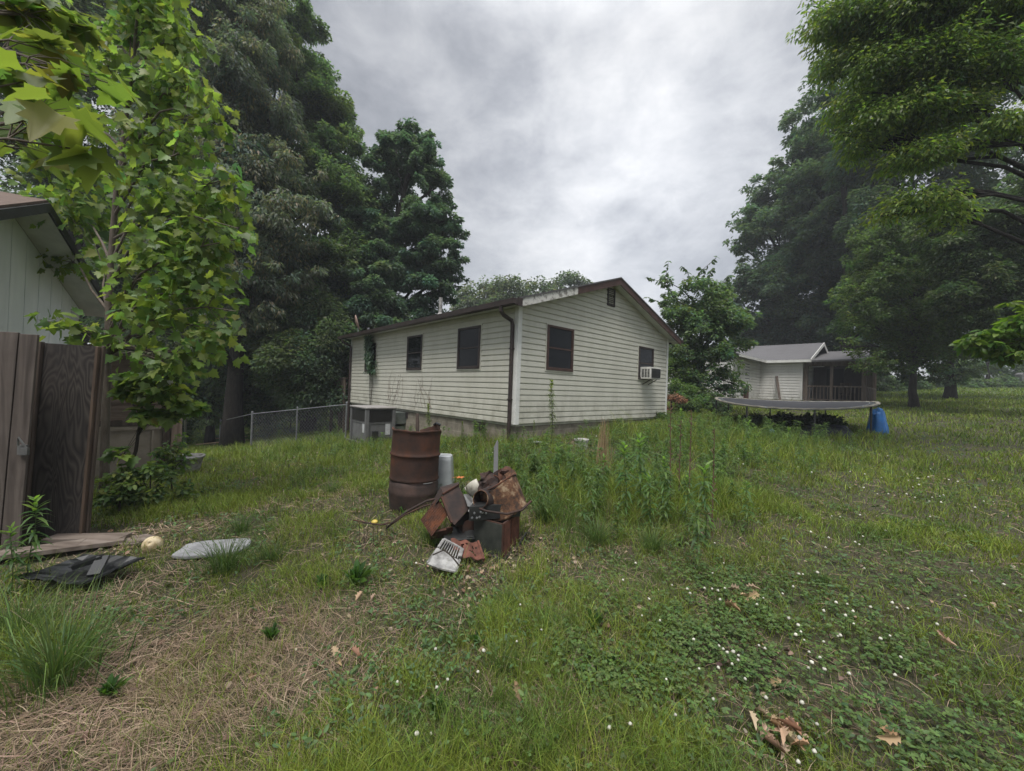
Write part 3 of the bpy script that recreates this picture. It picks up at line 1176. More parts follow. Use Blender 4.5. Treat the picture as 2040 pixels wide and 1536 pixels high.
# red-brown fence left of the cottage
fb = at(1448, 795, 22.5)
fn = thing("red_wooden_fence", "short run of red brown board fence left of the white cottage", "fence", on_ground(fb[0], fb[1]), CAng)
zt = 1.95 - FRAME[fn].translation.z
mb = MB()
for k in range(13):
    mb.bb((-.03, -1.0 + k * .2, -.4), (.0, -.82 + k * .2, zt + .05 * math.sin(k * 2.1)))
mb.build("boards", M['red_fence'], fn, False)
mb = MB()
mb.bb((.002, -1.0, zt - .4), (.06, 1.6, zt - .3))
mb.build("rail", M['red_fence'], fn, False)
MB().bb((-.1, -1.12, -.4), (.02, -1.02, zt + .25)).build("post", M['red_fence'], fn, False)

# ------------------------------------------------------------------ trampoline
tc_ = on_ground(9.06, 12.6)
tr = thing("trampoline", "round backyard trampoline with sagging faded rim on dark legs", "trampoline", tuple(tc_))
TR = 2.12


def rim(a):
    # a measured from the direction toward the camera
    x, y = math.cos(a), math.sin(a)
    z = 1.40 - .155 * math.cos(a) * (1 if math.cos(a) > 0 else .2) + .085 * abs(math.sin(a)) ** 2 + (.02 * math.sin(a))
    return z


td = np.array([-9.06, -12.6]) / np.hypot(9.06, 12.6)
tn = np.array([-td[1], td[0]])


def tp(a, r, z):
    q = td * math.cos(a) * r + tn * math.sin(a) * r
    return (tc_[0] + q[0], tc_[1] + q[1], z)


N = 72
mb = MB()
mb.tube([tp(2 * math.pi * k / N, TR, rim(2 * math.pi * k / N)) for k in range(N + 1)], .024, 8, False)
fr_ = mb.build("frame", M['galv'], tr, smooth=True)
rows = []
for j in range(9):
    r = (TR - .19) * (j / 8)
    rows.append([tp(2 * math.pi * k / N, r, (rim(2 * math.pi * k / N)) * (j / 8) + (1.38) * (1 - j / 8) - .03 * (1 - (j / 8) ** 2)) for k in range(N + 1)])
MB().sheet(rows).build("jumping_mat", M['tramp_mat'], tr, smooth=True)
mb = MB()
rows = []
for r, dz in ((TR + .028, -.004), (TR + .024, .022), (TR - .03, .026), (TR - .06, .012)):
    rows.append([tp(2 * math.pi * k / N, r + .012 * math.sin(k * 1.7), rim(2 * math.pi * k / N) + dz + .008 * math.sin(k * 2.9)) for k in range(N + 1)])
mb.sheet(rows)
MBp = mb.build("rim_pad", M['tramp_pad'], tr, solid=.008)
mb = MB()
for k in range(N):
    a = 2 * math.pi * (k + .5) / N
    p, q = tp(a, TR, rim(a) - .005), tp(a, TR - .2, rim(a) + .0)
    mb.beam(p, q, .022, .022)
mb.tube([tp(2 * math.pi * k / N, TR - .19, rim(2 * math.pi * k / N)) for k in range(N + 1)], .014, 5, False)
mb.build("springs", M['galv'], tr)
for k in range(8):
    a = 2 * math.pi * (k + .35) / 8
    p = tp(a, TR, rim(a) - .03)
    g = on_ground(p[0], p[1])
    MB().tube([p, (p[0], p[1], g[2] - .05)], .024, 8).build("leg", M['black_metal'], tr)


def crumple(name, label, cat, c, sx, sy, h, m, seed, top=.35, lean=0.0, group=None):
    """a heap of plastic sheeting: closed lumpy skin with folds"""
    rr = np.random.default_rng(seed)
    n, k = 30, 12
    rows = []
    ph = rr.uniform(0, 6.28, 8)
    for j in range(k + 1):
        t = j / k
        rad = (1 - t) * 1.0 + t * top
        if j == k:
            rad = .02
        row = []
        for i in range(n + 1):
            a = 2 * math.pi * i / n
            f = 1 + .12 * math.sin(3 * a + ph[0] + 2 * t) + .07 * math.sin(7 * a + ph[1] - 3 * t) + .04 * math.sin(13 * a + ph[2] + 5 * t)
            z = h * (t ** .8) * (1 + .10 * math.sin(2 * a + ph[3]) + .05 * math.sin(5 * a + ph[4]))
            row.append((c[0] + sx * rad * f * math.cos(a) + lean * t, c[1] + sy * rad * f * math.sin(a), c[2] - .03 + z))
        rows.append(row)
    o = MB().sheet(rows).build(name, m, None, smooth=True)
    return _tag(o, label, cat, group)


crumple("blue_tarp", "bright blue bunched tarp standing at the right end of the trampoline", "tarp", on_ground(10.66, 11.2), .25, .24, .68, M['blue_tarp'], 3, .5, -.05)
g_ = on_ground(9.2, 11.2)
crumple("dark_tarp", "low dark navy tarp lying under the trampoline beside the blue tarp", "tarp", g_, .85, .45, .30, M['navy_tarp'], 5, .5)
crumple("blue_bag", "small faded blue plastic bag half hidden in the weeds before the trampoline", "bag", G(1538, 866), .12, .12, .17, M['blue_tarp'], 8, .5)
crumple("dark_blue_bag", "small dark blue plastic scrap in the tall weeds right of the house", "bag", G(1397, 858), .13, .11, .18, M['navy_tarp'], 9, .5)
# ------------------------------------------------------------------ white shed at the left edge
SD = np.array([-.5, .866, 0])         # direction of the gable wall: from the ridge away into the yard's back
SN = np.array([.866, .5, 0])          # the gable faces right
apex = at(80, 399, 4.6)
sa = math.atan2(SD[1], SD[0])
shed = thing("white_shed", "white panelled shed with tan shingle roof behind the wooden gate at left", "shed", tuple(on_ground(apex[0] - SN[0] * .3, apex[1] - SN[1] * .3)), sa)
zg_ = FRAME[shed].translation.z
AZ = apex[2] - zg_                     # ridge height above the shed's base
SH = 1.95                              # half width
SS = .47
# local: +x along SD (0 = ridge), -y toward the viewer side (SN)


def shed_top(x):
    return AZ - .10 - SS * abs(x)


mb = MB()
xs = [-SH + .305 * k for k in range(13)] + [SH]
for i in range(len(xs) - 1):
    a, b = xs[i] + .008, xs[i + 1] - .008
    q = [(a, 0, -.3), (b, 0, -.3), (b, 0, shed_top(b))]
    if a < 0 < b:
        q.append((0, 0, shed_top(0)))
    q.append((a, 0, shed_top(a)))
    mb.prism(q, (0, -.014, 0))
mb.prism([(-SH, .002, -.3), (SH, .002, -.3), (SH, .002, shed_top(SH)), (0, .002, shed_top(0)), (-SH, .002, shed_top(-SH))], (0, .03, 0))
mb.build("gable_wall", M['shed_white'], shed, False)
mb = MB()
mb.bb((SH - .03, .034, -.3), (SH, 4.5, shed_top(SH))).bb((-SH, .034, -.3), (-SH + .03, 4.5, shed_top(SH)))
mb.build("side_wall", M['shed_white'], shed, False)
mb = MB()
for s in (-1, 1):
    ex = SH + .22
    p = [(0, -.36, AZ + .02), (s * ex, -.36, AZ + .02 - SS * ex), (s * ex, -.36, AZ - .01 - SS * ex), (0, -.36, AZ - .01)]
    mb.prism(p, (0, 5.1, 0))
mb.build("roof", M['shingle_tan'], shed, False)
mb = MB()
for s in (-1, 1):
    ex = SH + .2
    p = [(0, -.385, AZ - .012), (s * ex, -.385, AZ - .012 - SS * ex), (s * ex, -.385, AZ - .125 - SS * ex), (0, -.385, AZ - .125)]
    mb.prism(p, (0, .024, 0))
mb.build("rake_trim", M['black_metal'], shed, False)
mb = MB()
for s in (-1, 1):
    ex = SH + .18
    p = [(0, -.358, AZ - .085), (s * ex, -.358, AZ - .085 - SS * ex), (s * ex, -.358, AZ - .10 - SS * ex), (0, -.358, AZ - .10)]
    mb.prism(p, (0, .34, 0))
mb.build("soffit", M['soffit'], shed, False)

# ------------------------------------------------------------------ wooden fence boards and plywood gate
g0 = G(30, 1112)
fA = at(-260, 1150, 3.0)
fB = at(39, 1095, 3.28)
fz = float(gz(np.array([fB[0]]), np.array([fB[1]]))[0])
fdir = np.array([fB[0] - fA[0], fB[1] - fA[1], 0])
flen = np.linalg.norm(fdir)
fdir /= flen
fence = thing("board_fence", "weathered grey upright board fence at the left edge", "fence", (fA[0], fA[1], fz), math.atan2(fdir[1], fdir[0]))
top = at(30, 662, 3.2)[2] - fz
nb = 7
bw = flen / nb
for k in range(nb):
    mb = MB()
    x0, x1 = k * bw + .005, (k + 1) * bw - .005
    h = top + [.01, -.01, .02, 0, -.012, .006, -.004][k]
    mb.prism([(x0, -.012, -.06), (x1, -.012, -.06), (x1 + .066, -.012, h), (x0 + .064, -.012, h)], (0, .024, 0))
    mb.build("board", M['wood_grey'], fence, False, bevel=.003)
mb = MB()
mb.bb((0, .014, .4), (flen - .02, .055, .5))
mb.build("rail", M['wood_brown'], fence, False)
MB().bb((0, .014, 1.4), (flen + .02, .055, 1.5)).build("rail", M['wood_brown'], fence, False)
mb = MB()
lx = flen + .0
mb.bb((lx - .015, -.045, .87), (lx + .035, -.0125, .95)).tube([(lx + .0, -.06, .95), (lx + .01, -.075, 1.02), (lx + .05, -.06, .93)], .008, 6).bb((lx + .02, -.08, .87), (lx + .07, -.0555, .93))
mb.build("latch", M['grey_metal'], fence, False)

pA, pB = at(36, 1083, 3.50), at(170, 1066, 3.62)
pz = .5 * float(gz(np.array([pA[0]]), np.array([pA[1]]))[0] + gz(np.array([pB[0]]), np.array([pB[1]]))[0])
pd = np.array([pB[0] - pA[0], pB[1] - pA[1], 0])
pl = np.linalg.norm(pd)
pd /= pl
gate = thing("plywood_gate", "dark plywood gate panel with swirling grain between fence and young maple", "gate", (pA[0], pA[1], pz), math.atan2(pd[1], pd[0]))
h0, h1 = at(72, 682, 3.5)[2] - pz, at(206, 690, 3.62)[2] - pz
ln = .066
zb_ = at(120, 1070, 3.56)[2] - pz


def par(mb, x0, x1, y0, y1, za, zb0, zb1):
    def sh(x, z):
        return x + ln * max(z, 0) / 1.8
    mb.prism([(sh(x0, za), y0, za), (sh(x1, za), y0, za), (sh(x1, zb1), y0, zb1), (sh(x0, zb0), y0, zb0)], (0, y1 - y0, 0))


mb = MB()
par(mb, .06, pl - .045, 0, .016, zb_, h0, h1)
mb.build("panel", M['ply'], gate, False)
mb = MB()
par(mb, .0, .055, -.028, .012, zb_ - .01, h0 + .01, h0 + .01)
mb.build("stile", M['wood_brown'], gate, False, bevel=.004)
mb = MB()
par(mb, pl - .034, pl - .012, -.03, .03, zb_ - .02, h1 - .0, h1 - .005)
mb.build("stile", M['wood_edge'], gate, False, bevel=.004)
mb = MB()
par(mb, pl - .010, pl + .008, .004, .04, zb_ - .02, h1 + .01, h1 + .005)
mb.build("stile", M['wood_brown'], gate, False, bevel=.004)
mb = MB()
mb.bb((.05, .018, .35), (pl - .02, .055, .44))
mb.build("rail", M['wood_brown'], gate, False)
MB().bb((.12, .018, 1.4), (pl + .0, .055, 1.5)).build("rail", M['wood_brown'], gate, False)

# ------------------------------------------------------------------ tan lean-to behind the young maple
lA, lB = at(150, 930, 6.3), at(352, 925, 7.2)
ld = np.array([lB[0] - lA[0], lB[1] - lA[1], 0])
ll = np.linalg.norm(ld)
ld /= ll
lz = float(gz(np.array([lB[0]]), np.array([lB[1]]))[0])
lean = thing("tan_outbuilding", "low tan outbuilding with brown board siding behind the young maple", "outbuilding", (lA[0], lA[1], lz), math.atan2(ld[1], ld[0]))
Y = lambda v: at(300, v, 6.9)[2] - lz
mb = MB()
zs = np.linspace(Y(836), Y(712), 9)
for a, b in zip(zs[:-1], zs[1:]):
    mb.prism([(0, -.002, a), (0, -.02, a), (0, -.006, b), (0, .0, b)], (ll - .08, 0, 0))
mb.build("board_wall", M['tan_siding'], lean, False)
mb = MB()
mb.bb((0, .002, -.5), (ll - .1, .03, Y(852)))
mb.build("lower_panel", M['tan_panel'], lean, False)
mb = MB()
mb.bb((0, -.03, Y(856)), (ll - .14, .0, Y(848))).bb((ll - .36, -.024, -.3), (ll - .33, .0, Y(856) - .002))
mb.build("panel_trim", M['tan_panel'], lean, False)
mb = MB()
mb.bb((0, -.04, Y(847)), (ll - .1, .04, Y(836)))
mb.build("sill_beam", M['wood_brown'], lean, False)
mb = MB()
mb.bb((ll - .10, -.07, -.4), (ll + .05, .06, Y(772)))
mb.build("corner_post", wood_mat("pale_post", (.17, .115, .085), (.27, .20, .155), (.35, .27, .22)), lean, False, bevel=.006)
mb = MB()
mb.bb((ll - .22, -.05, -.4), (ll - .12, .05, Y(760)))
mb.build("inner_post", M['wood_brown'], lean, False)
mb = MB()
mb.prism([(-.3, -.25, Y(700)), (-.3, 2.2, Y(690)), (-.3, 2.2, Y(686)), (-.3, -.25, Y(696))], (ll + .3, 0, 0))
mb.build("roof", M['wood_brown'], lean, False)
MB().bb((0, .05, -.5), (ll - .12, 2.0, Y(706))).build("back_wall", M['tan_panel'], lean, False)
j = at(340, 752, 6.95)
mb = MB()
mb.lathe([(.0, -.12), (.055, -.12), (.085, -.06), (.085, .04), (.05, .10), (.05, .13), (.0, .13)], 16, Matrix.Translation(Vector(j)) @ Matrix.Rotation(R(25), 4, 'Y'))
_tag(mb.build("white_jug", M['white_pl'], None, smooth=True), "white plastic jug hanging at the tan outbuilding's corner", "jug")
# pale stoneware planter
pp = G(372, 946)
pot = thing("planter_pot", "pale grey empty planter pot standing in grass by the tan outbuilding", "planter", tuple(pp))
mb = MB()
Mp = Matrix.Translation(Vector(pp))
mb.lathe([(.0, .02), (.17, .0), (.20, .15), (.235, .31), (.255, .315), (.255, .35), (.22, .35), (.215, .30), (.18, .10), (.0, .09)], 28, Mp)
mb.build("bowl", M['white_dirty'], pot, smooth=True)
_tag(MB().tube([G(370, 888) - np.array([0, 0, .05]), at(369, 812, 12)], .035, 8).build("steel_post", M['galv'], None), "grey steel post behind the tan outbuilding corner", "post")

# lumber
for (u0, v0, u1, v1, dz, lab) in ((392, 893, 492, 884, .03, "long tan board lying flat in grass by the chain link fence"),
                                 (418, 884, 490, 880, .12, "shorter tan board lying on top near the chain link post")):
    a, b = G(u0, v0, dz + .16), G(u1, v1, dz + .16)
    _tag(MB().beam(a, b, .14, .045).build("lumber_board", M['wood_tan'], None, bevel=.004), lab, "board", "tan lumber by the chain link fence")

# chain-link fence
c0, c1 = G(500, 892), G(688, 880)
cl = thing("chain_link_fence", "low galvanised chain link fence running behind the heat pump", "fence", tuple(c0))
FH = 1.2
mb = MB()
t0, t1 = c0 + np.array([0, 0, FH]), c1 + np.array([0, 0, FH])
c2 = c0 + np.array([-4.5, 4.5, 0.])
c2[2] = float(gz(np.array([c2[0]]), np.array([c2[1]]))[0])
t2 = c2 + np.array([0, 0, FH])
mb.tube([t0, t1], .018, 8).tube([t0, t2], .018, 8)
mb.build("top_rail", M['galv'], cl)
for p, q, r in ((c0, t0, .032), ((c0 + c1) / 2, (t0 + t1) / 2, .022), (c1, t1, .028), (c2, t2, .028)):
    mb = MB()
    mb.tube([p - np.array([0, 0, .2]), q + np.array([0, 0, .05])], r, 8)
    mb.lathe([(r * 1.3, 0), (r * 1.2, .03), (.0, .05)], 8, Matrix.Translation(Vector(q) + Vector((0, 0, .05))))
    mb.build("post", M['galv'], cl)
mb = MB()
for (p, q, tq, tp_) in ((c0, c1, t1, t0),):
    L = np.linalg.norm(q - p)
    st = .125
    n = int(L / st)
    for k in range(-int(FH / st), n + 1):
        for s in (0, 1):
            x0, x1 = k * st, k * st + FH
            z0_, z1_ = (0, FH) if s == 0 else (FH, 0)
            a, b = max(x0, 0), min(x1, L)
            if b - a < .02:
                continue
            za = z0_ + (z1_ - z0_) * (a - x0) / (x1 - x0)
            zb2 = z0_ + (z1_ - z0_) * (b - x0) / (x1 - x0)
            pa = p + (q - p) * (a / L) + np.array([0, 0, za])
            pb = p + (q - p) * (b / L) + np.array([0, 0, zb2])
            mb.tube([pa, pb], .0021, 3, False)
mb.build("wire_mesh", M['galv'], cl)

# ------------------------------------------------------------------ ground clutter at left
slabc = G(426, 1100)
sl = MB()
rr = np.random.default_rng(4)
pts = []
for k in range(14):
    a = 2 * math.pi * k / 14
    rx, ry = .27, .17
    q = (abs(math.cos(a)) ** .55 * math.copysign(1, math.cos(a)) * rx, abs(math.sin(a)) ** .55 * math.copysign(1, math.sin(a)) * ry)
    q = np.array(q) * (1 + rr.uniform(-.05, .05))
    pts.append((slabc[0] + q[0] * .97 - q[1] * .25, slabc[1] + q[1] * .97 + q[0] * .25, slabc[2] + .015 + .02 * q[0]))
sl.prism(pts, (0, 0, .035))
_tag(sl.build("concrete_slab", M['slab'], None, bevel=.01), "flat pale concrete slab lying in the grass right of the cream ball", "slab")
b_ = G(303, 1096)
mb = MB()
mb.lathe([(.0, -.09), (.035, -.083), (.065, -.062), (.084, -.03), (.09, 0), (.084, .03), (.065, .062), (.035, .083), (.012, .089), (.010, .080), (.0, .078)], 24, Matrix.Translation(Vector(b_) + Vector((0, 0, .045))) @ Matrix.Scale(.84, 4) @ Matrix.Rotation(R(55), 4, 'X') @ Matrix.Rotation(R(20), 4, 'Y'))
_tag(mb.build("old_ball", M['ball'], None, smooth=True), "weathered cream ball on the ground beside the planks", "ball")
pk = G(140, 1100)
for k, (du, dv, L, w, a, lab) in enumerate(((60, 1112, .62, .15, 28, "weathered ground plank nearest the grey board fence"), (103, 1106, .70, .15, 33, "weathered ground plank in the middle of the three before the gate"),
                                           (150, 1101, .62, .16, 38, "weathered ground plank farthest from the grey fence"))):
    c = G(du, dv)
    mb = MB()
    mb.box(c + np.array([0, 0, .06]), (L, w, .04), Matrix.Rotation(R(a), 3, 'Z') @ Matrix.Rotation(R(2 * k - 2), 3, 'Y'))
    _tag(mb.build("ground_plank", M['wood_grey_x'], None, bevel=.004), lab, "plank", "weathered planks on the ground before the gate")
c = G(175, 1083)
mb = MB().box(c + np.array([0, 0, .055]), (.62, .14, .035), Matrix.Rotation(R(8), 3, 'Z'))
_tag(mb.build("ground_plank", M['wood_grey_x'], None, bevel=.004), "weathered plank lying crosswise along the foot of the plywood gate", "plank", "weathered planks on the ground before the gate")
c = G(245, 1082)
rows = [[(c[0] + (i - 4) * .06, c[1] + (jj - 2) * .05 + .01 * math.sin(i * 2), c[2] + .03 + .012 * math.sin(i * 1.7 + jj) ) for i in range(9)] for jj in range(5)]
_tag(MB().sheet(rows).build("bark_slab", M['wood_grey_x'], None, solid=.02), "broken split piece of weathered wood beside the cream ball", "wood scrap")
# crumpled black plastic pan
c = G(165, 1162)
bp = thing("black_plastic_pan", "crushed black plastic pan lying in the grass at left", "plastic pan", tuple(c))
mb = MB()
rows = []
rr = np.random.default_rng(12)
for i in range(10):
    row = []
    for jj in range(9):
        x, y = (i / 9 - .5), (jj / 8 - .5)
        e = max(abs(x), abs(y)) * 2
        z = .065 * max(0, (e - .55) / .45) ** .6 + rr.uniform(-.008, .008) + .02 * max(0, y) 
        z += -.06 * (x > .15) * max(0, -y)
        row.append((c[0] + x * .48 + .1 * y, c[1] + y * .34, c[2] + .05 + z))
    rows.append(row)
mb.sheet(rows)
mb.build("pan", M['black_pl'], bp, solid=.012)
mb = MB()
mb.beam(c + np.array([-.05, -.02, .13]), c + np.array([.08, .06, .17]), .07, .03).beam(c + np.array([.08, .06, .17]), c + np.array([.14, -.06, .09]), .07, .03)
mb.build("broken_rib", M['black_pl'], bp)

# ------------------------------------------------------------------ burn barrel and its pile of scrap
dc = at(822, 1015, 4.62)
dz_ = float(gz(np.array([dc[0]]), np.array([dc[1]]))[0])
drum = thing("burn_barrel", "tall rusty steel drum standing in the middle foreground", "barrel", (dc[0], dc[1], dz_))
HB = at(822, 853, 4.62)[2] - dz_
rr = np.random.default_rng(2)
ph = rr.uniform(0, 6.28, 6)


def dent(r, z, a):
    d = 1 + .010 * math.sin(3 * a + ph[0] + z * 4) + .006 * math.sin(7 * a + ph[1] - z * 9)
    zz = z
    if z > HB - .02:
        zz = z + .004 * math.sin(5 * a + ph[2]) + .003 * math.sin(17 * a + ph[3])
    if z > HB - .04:
        zz -= .085 * max(0.0, math.sin(a)) ** .7
    return r * d, zz


Md = Matrix.Translation(Vector((dc[0], dc[1], dz_))) @ Matrix.Rotation(R(1.2), 4, 'Y')
r0 = .283
seam = HB * .365
prof = [(r0 - .004, seam + .004), (r0 + .006, seam + .012), (r0 + .002, seam + .03)]
prof += [(r0 - .002, z) for z in np.linspace(seam + .05, HB * .66, 6)]
prof += [(r0 + .006, HB * .675), (r0 + .013, HB * .688), (r0 + .006, HB * .70)]
prof += [(r0 - .003, z) for z in np.linspace(HB * .72, HB - .03, 6)]
prof += [(r0 + .006, HB - .018), (r0 + .007, HB), (r0 - .004, HB + .001), (r0 - .012, HB - .02), (r0 - .015, HB - .4), (r0 - .015, seam)]
MB().lathe(prof, 64, Md, dent).build("upper_shell", M['rust'], drum, smooth=True)


def dent2(r, z, a):
    k = 1 - z / seam
    d = 1 + .016 * math.sin(2 * a + ph[4] + z * 6) + .010 * math.sin(5 * a + ph[5]) - .16 * max(0, k - .5) * (1 + .5 * math.sin(3 * a + 1))
    zz = z + (.02 * math.sin(6 * a) + .02 * math.sin(11 * a + 1) if z < .02 else 0) + (.012 * math.sin(a - 1.2) if z > seam * .9 else 0)
    return r * d, zz


prof = [(r0 - .002, -.05), (r0 + .0, .06), (r0 + .004, .14), (r0 + .006, seam * .55), (r0 + .014, seam * .63), (r0 + .006, seam * .70), (r0 + .004, seam * .85), (r0 - .006, seam - .004), (r0 - .016, seam), (r0 - .03, seam * .5), (r0 - .05, 0)]
MB().lathe(prof, 64, Md, dent2).build("lower_shell", M['rust_lower'], drum, smooth=True)
MB().lathe([(0, .05), (r0 - .05, .05)], 32, Md).build("ash_bed", M['dark'], drum)
# torn flap of lid folded up at the right of the rim
mb = MB()
rows = []
for i in range(9):
    a = R(-70 + i * 11)
    rows.append([tuple(Md @ Vector(((r0 - .006) * math.cos(a), (r0 - .006) * math.sin(a), HB - .02))),
                 tuple(Md @ Vector(((r0 - .02) * math.cos(a), (r0 - .02) * math.sin(a), HB + .012 + .055 * math.sin(min(1, i / 6) * 1.57) * (1 if i < 7 else .6))))])
mb.sheet(rows)
mb.build("torn_flap", M['rust'], drum, solid=.004)
MB().tube([tuple(Md @ Vector((.22, -.10, HB + .06))), tuple(Md @ Vector((.25, -.12, HB + .085))), tuple(Md @ Vector((.30, -.12, HB + .065)))], .016, 8).build("hose_end", M['black_pl'], drum)
s0 = at(832, 870, 4.75)
_tag(MB().tube([s0 - np.array([0, 0, .55]), s0 + np.array([0, 0, .0]), at(831.5, 824, 4.75)], [.024, .024, .022], 7).build("charred_post", M['wood_brown'], None), "dark charred stick standing up inside the rusty drum", "stick")

JP = "scrap in the rusty junk pile"


def basis(x, y):
    x = V(x).normalized()
    y = V(y)
    z = x.cross(y).normalized()
    y = z.cross(x)
    return Matrix((x, y, z)).transposed()


# clear storage tub upside down behind the drum
tb = at(874, 975, 4.95)
tub = thing("plastic_tub", "cloudy clear plastic tub upturned behind the rusty drum", "tub", (tb[0], tb[1], float(gz(np.array([tb[0]]), np.array([tb[1]]))[0])))
mb = MB()


def sq(rx, ry, z, n=40, p=.35):
    out = []
    for k in range(n + 1):
        a = 2 * math.pi * k / n
        out.append((abs(math.cos(a)) ** p * math.copysign(rx, math.cos(a)), abs(math.sin(a)) ** p * math.copysign(ry, math.sin(a)), z))
    return out


T0 = FRAME[tub].translation
ht = at(884, 906, 4.95)[2] - T0.z
rows = [[tuple(Vector(p) + T0) for p in sq(rx, ry, z)] for rx, ry, z in ((.21, .16, 0), (.20, .15, .02), (.16, .12, ht - .05), (.15, .11, ht - .01), (.135, .095, ht), (.0, .0, ht))]
mb.sheet(rows)
mb.build("shell", M['clear_tub'], tub, smooth=False, solid=.004)
mb = MB()
rows = [[tuple(Vector(p) + T0) for p in sq(rx, ry, z)] for rx, ry, z in ((.235, .175, .0), (.255, .19, .0), (.255, .19, .035), (.232, .172, .04))]
mb.sheet(rows)
mb.build("rim", M['clear_tub'], tub)

D = 3.62
# lower black box
bc = at(985, 1072, 3.55)
gzb = float(gz(np.array([bc[0]]), np.array([bc[1]]))[0])
B0 = at(944, 1093, 3.58)
B1 = at(1000, 1097, 3.42)
B2 = at(1034, 1075, 3.78)
zb0 = gzb - .01
box = thing("black_metal_box", "dark open metal box at the bottom of the junk pile", "metal box", (B1[0], B1[1], zb0), 0, JP)
hb = at(1000, 1045, 3.42)[2] - zb0
e1_ = np.array([B0[0] - B1[0], B0[1] - B1[1], 0])
e2_ = np.array([B2[0] - B1[0], B2[1] - B1[1], 0])
o_ = np.array([B1[0], B1[1], zb0])
up = np.array([0, 0, hb])
t_ = .012


def panel(o, a, b, t):
    n = np.cross(a, b)
    n = n / np.linalg.norm(n) * t
    return MB().prism([o, o + a, o + a + b, o + b], n)


panel(o_, e1_, up, -t_).build("front_panel", M['green_black'], box, bevel=.004)
mb = panel(o_ + e2_ * .04, e2_ * .35, up, t_)
mb.prism([o_ + e2_ * .55, o_ + e2_, o_ + e2_ + up, o_ + e2_ * .55 + up], np.array([-.01, -.01, 0]))
mb.build("side_panel", M['rust_red'], box)
mb = MB()
mb.prism([o_ - up * .01, o_ + e1_ - up * .01, o_ + e1_ + e2_ - up * .01, o_ + e2_ - up * .01], (0, 0, .02))
mb.prism([o_ + e1_ + e2_, o_ + e2_, o_ + e2_ + up, o_ + e1_ + e2_ + up], (0, .01, 0))
mb.prism([o_ + e1_, o_ + e1_ + e2_, o_ + e1_ + e2_ + up, o_ + e1_ + up], (.01, 0, 0))
mb.build("shell", M['black_metal'], box)
mb = MB()
q0, q1, q2 = o_ + up, o_ + e1_ + up, o_ + e2_ + up
mb.beam(q0, q1, .02, .012).beam(q0, q2, .02, .012).beam(q0 + np.array([.002, -.012, .01]), o_ + np.array([.002, -.012, 0]), .016, .012)
mb.build("rusty_edge", M['rust'], box)
mb = MB()
mb.tube([o_ + e1_ * 1.2 + np.array([0, -.03, -.005]), o_ + e1_ * .3 + np.array([.02, -.04, .004]), o_ + np.array([.03, -.04, .01]), o_ + e2_ * .5 + np.array([.05, -.03, .02]), o_ + e2_ * 1.15 + np.array([.05, 0, .08])], .010, 6)
mb.build("wire", M['black_pl'], box)
# black bar across the box, with bolt holes
a0, a1 = at(934, 1033, 3.44), at(1036, 1031, 3.62)
bar = thing("black_channel_bar", "black metal channel bar with bolts lying across the dark metal box", "metal bar", tuple((a0 + a1) / 2), 0, JP)
mb = MB()
hv = np.array([0, 0, .115])
a0[2] = a1[2] = zb0 + hb + .012
ax = (a1 - a0)
mb.prism([a0, a1, a1 + hv, a0 + hv], (0, .012, 0)).prism([a0 + hv, a1 + hv, a1 + hv + np.array([.02, .16, 0]), a0 + hv + np.array([.02, .16, 0])], (0, 0, .01)).prism([a0 + np.array([0, .012, 0]), a0 + np.array([.04, .2, 0]), a0 + hv + np.array([.04, .2, 0]), a0 + hv + np.array([0, .012, 0])], (.01, 0, 0))
mb.build("channel", M['black_metal'], bar)
mb = MB()
for k, (s, z) in enumerate(((.06, .03), (.10, .07), (.15, .025), (.2, .03), (.22, .075), (.32, .06))):
    c = a0 + ax * s + np.array([0, -.004, z])
    mb.lathe([(.010, -.004), (.010, .006), (.0, .008)], 8, Matrix.Translation(Vector(c)) @ Matrix.Rotation(R(90), 4, 'X'))
mb.build("bolts", M['galv'], bar)
ztop = a0[2] + .135
# white paper-like scrap between bar and bucket
c = at(950, 1018, 3.5)
_tag(MB().prism([c + np.array([-.08, 0, -.01]), c + np.array([.06, -.02, -.015]), c + np.array([.09, .08, .03]), c + np.array([-.05, .1, .05])], (0, 0, .006)).build("metal_scrap", M['white_dirty'], None), "small pale sheet scrap wedged under the flaking bucket", "scrap", JP)
# flaking rusty bucket tipped to the left on top of the pile
A = at(988, 966, 3.78)
axd = Vector((.47, -.20, -.86)).normalized()
bk = thing("rusty_bucket", "flaking cream and rust coloured tub tipped over atop the junk pile", "bucket", tuple(A), 0, JP)
xq = Vector((0, 1, 0)).cross(axd).normalized()
Mb = Matrix.Translation(Vector(A)) @ Matrix((xq, axd.cross(xq), axd)).transposed().to_4x4()
Lb = .30


def bd(r, z, a):
    return r * (1 + .035 * math.sin(2 * a + 1) + .02 * math.sin(5 * a + z * 8)), z + .010 * math.sin(3 * a) + (.02 * math.sin(7 * a) * (z < .02))


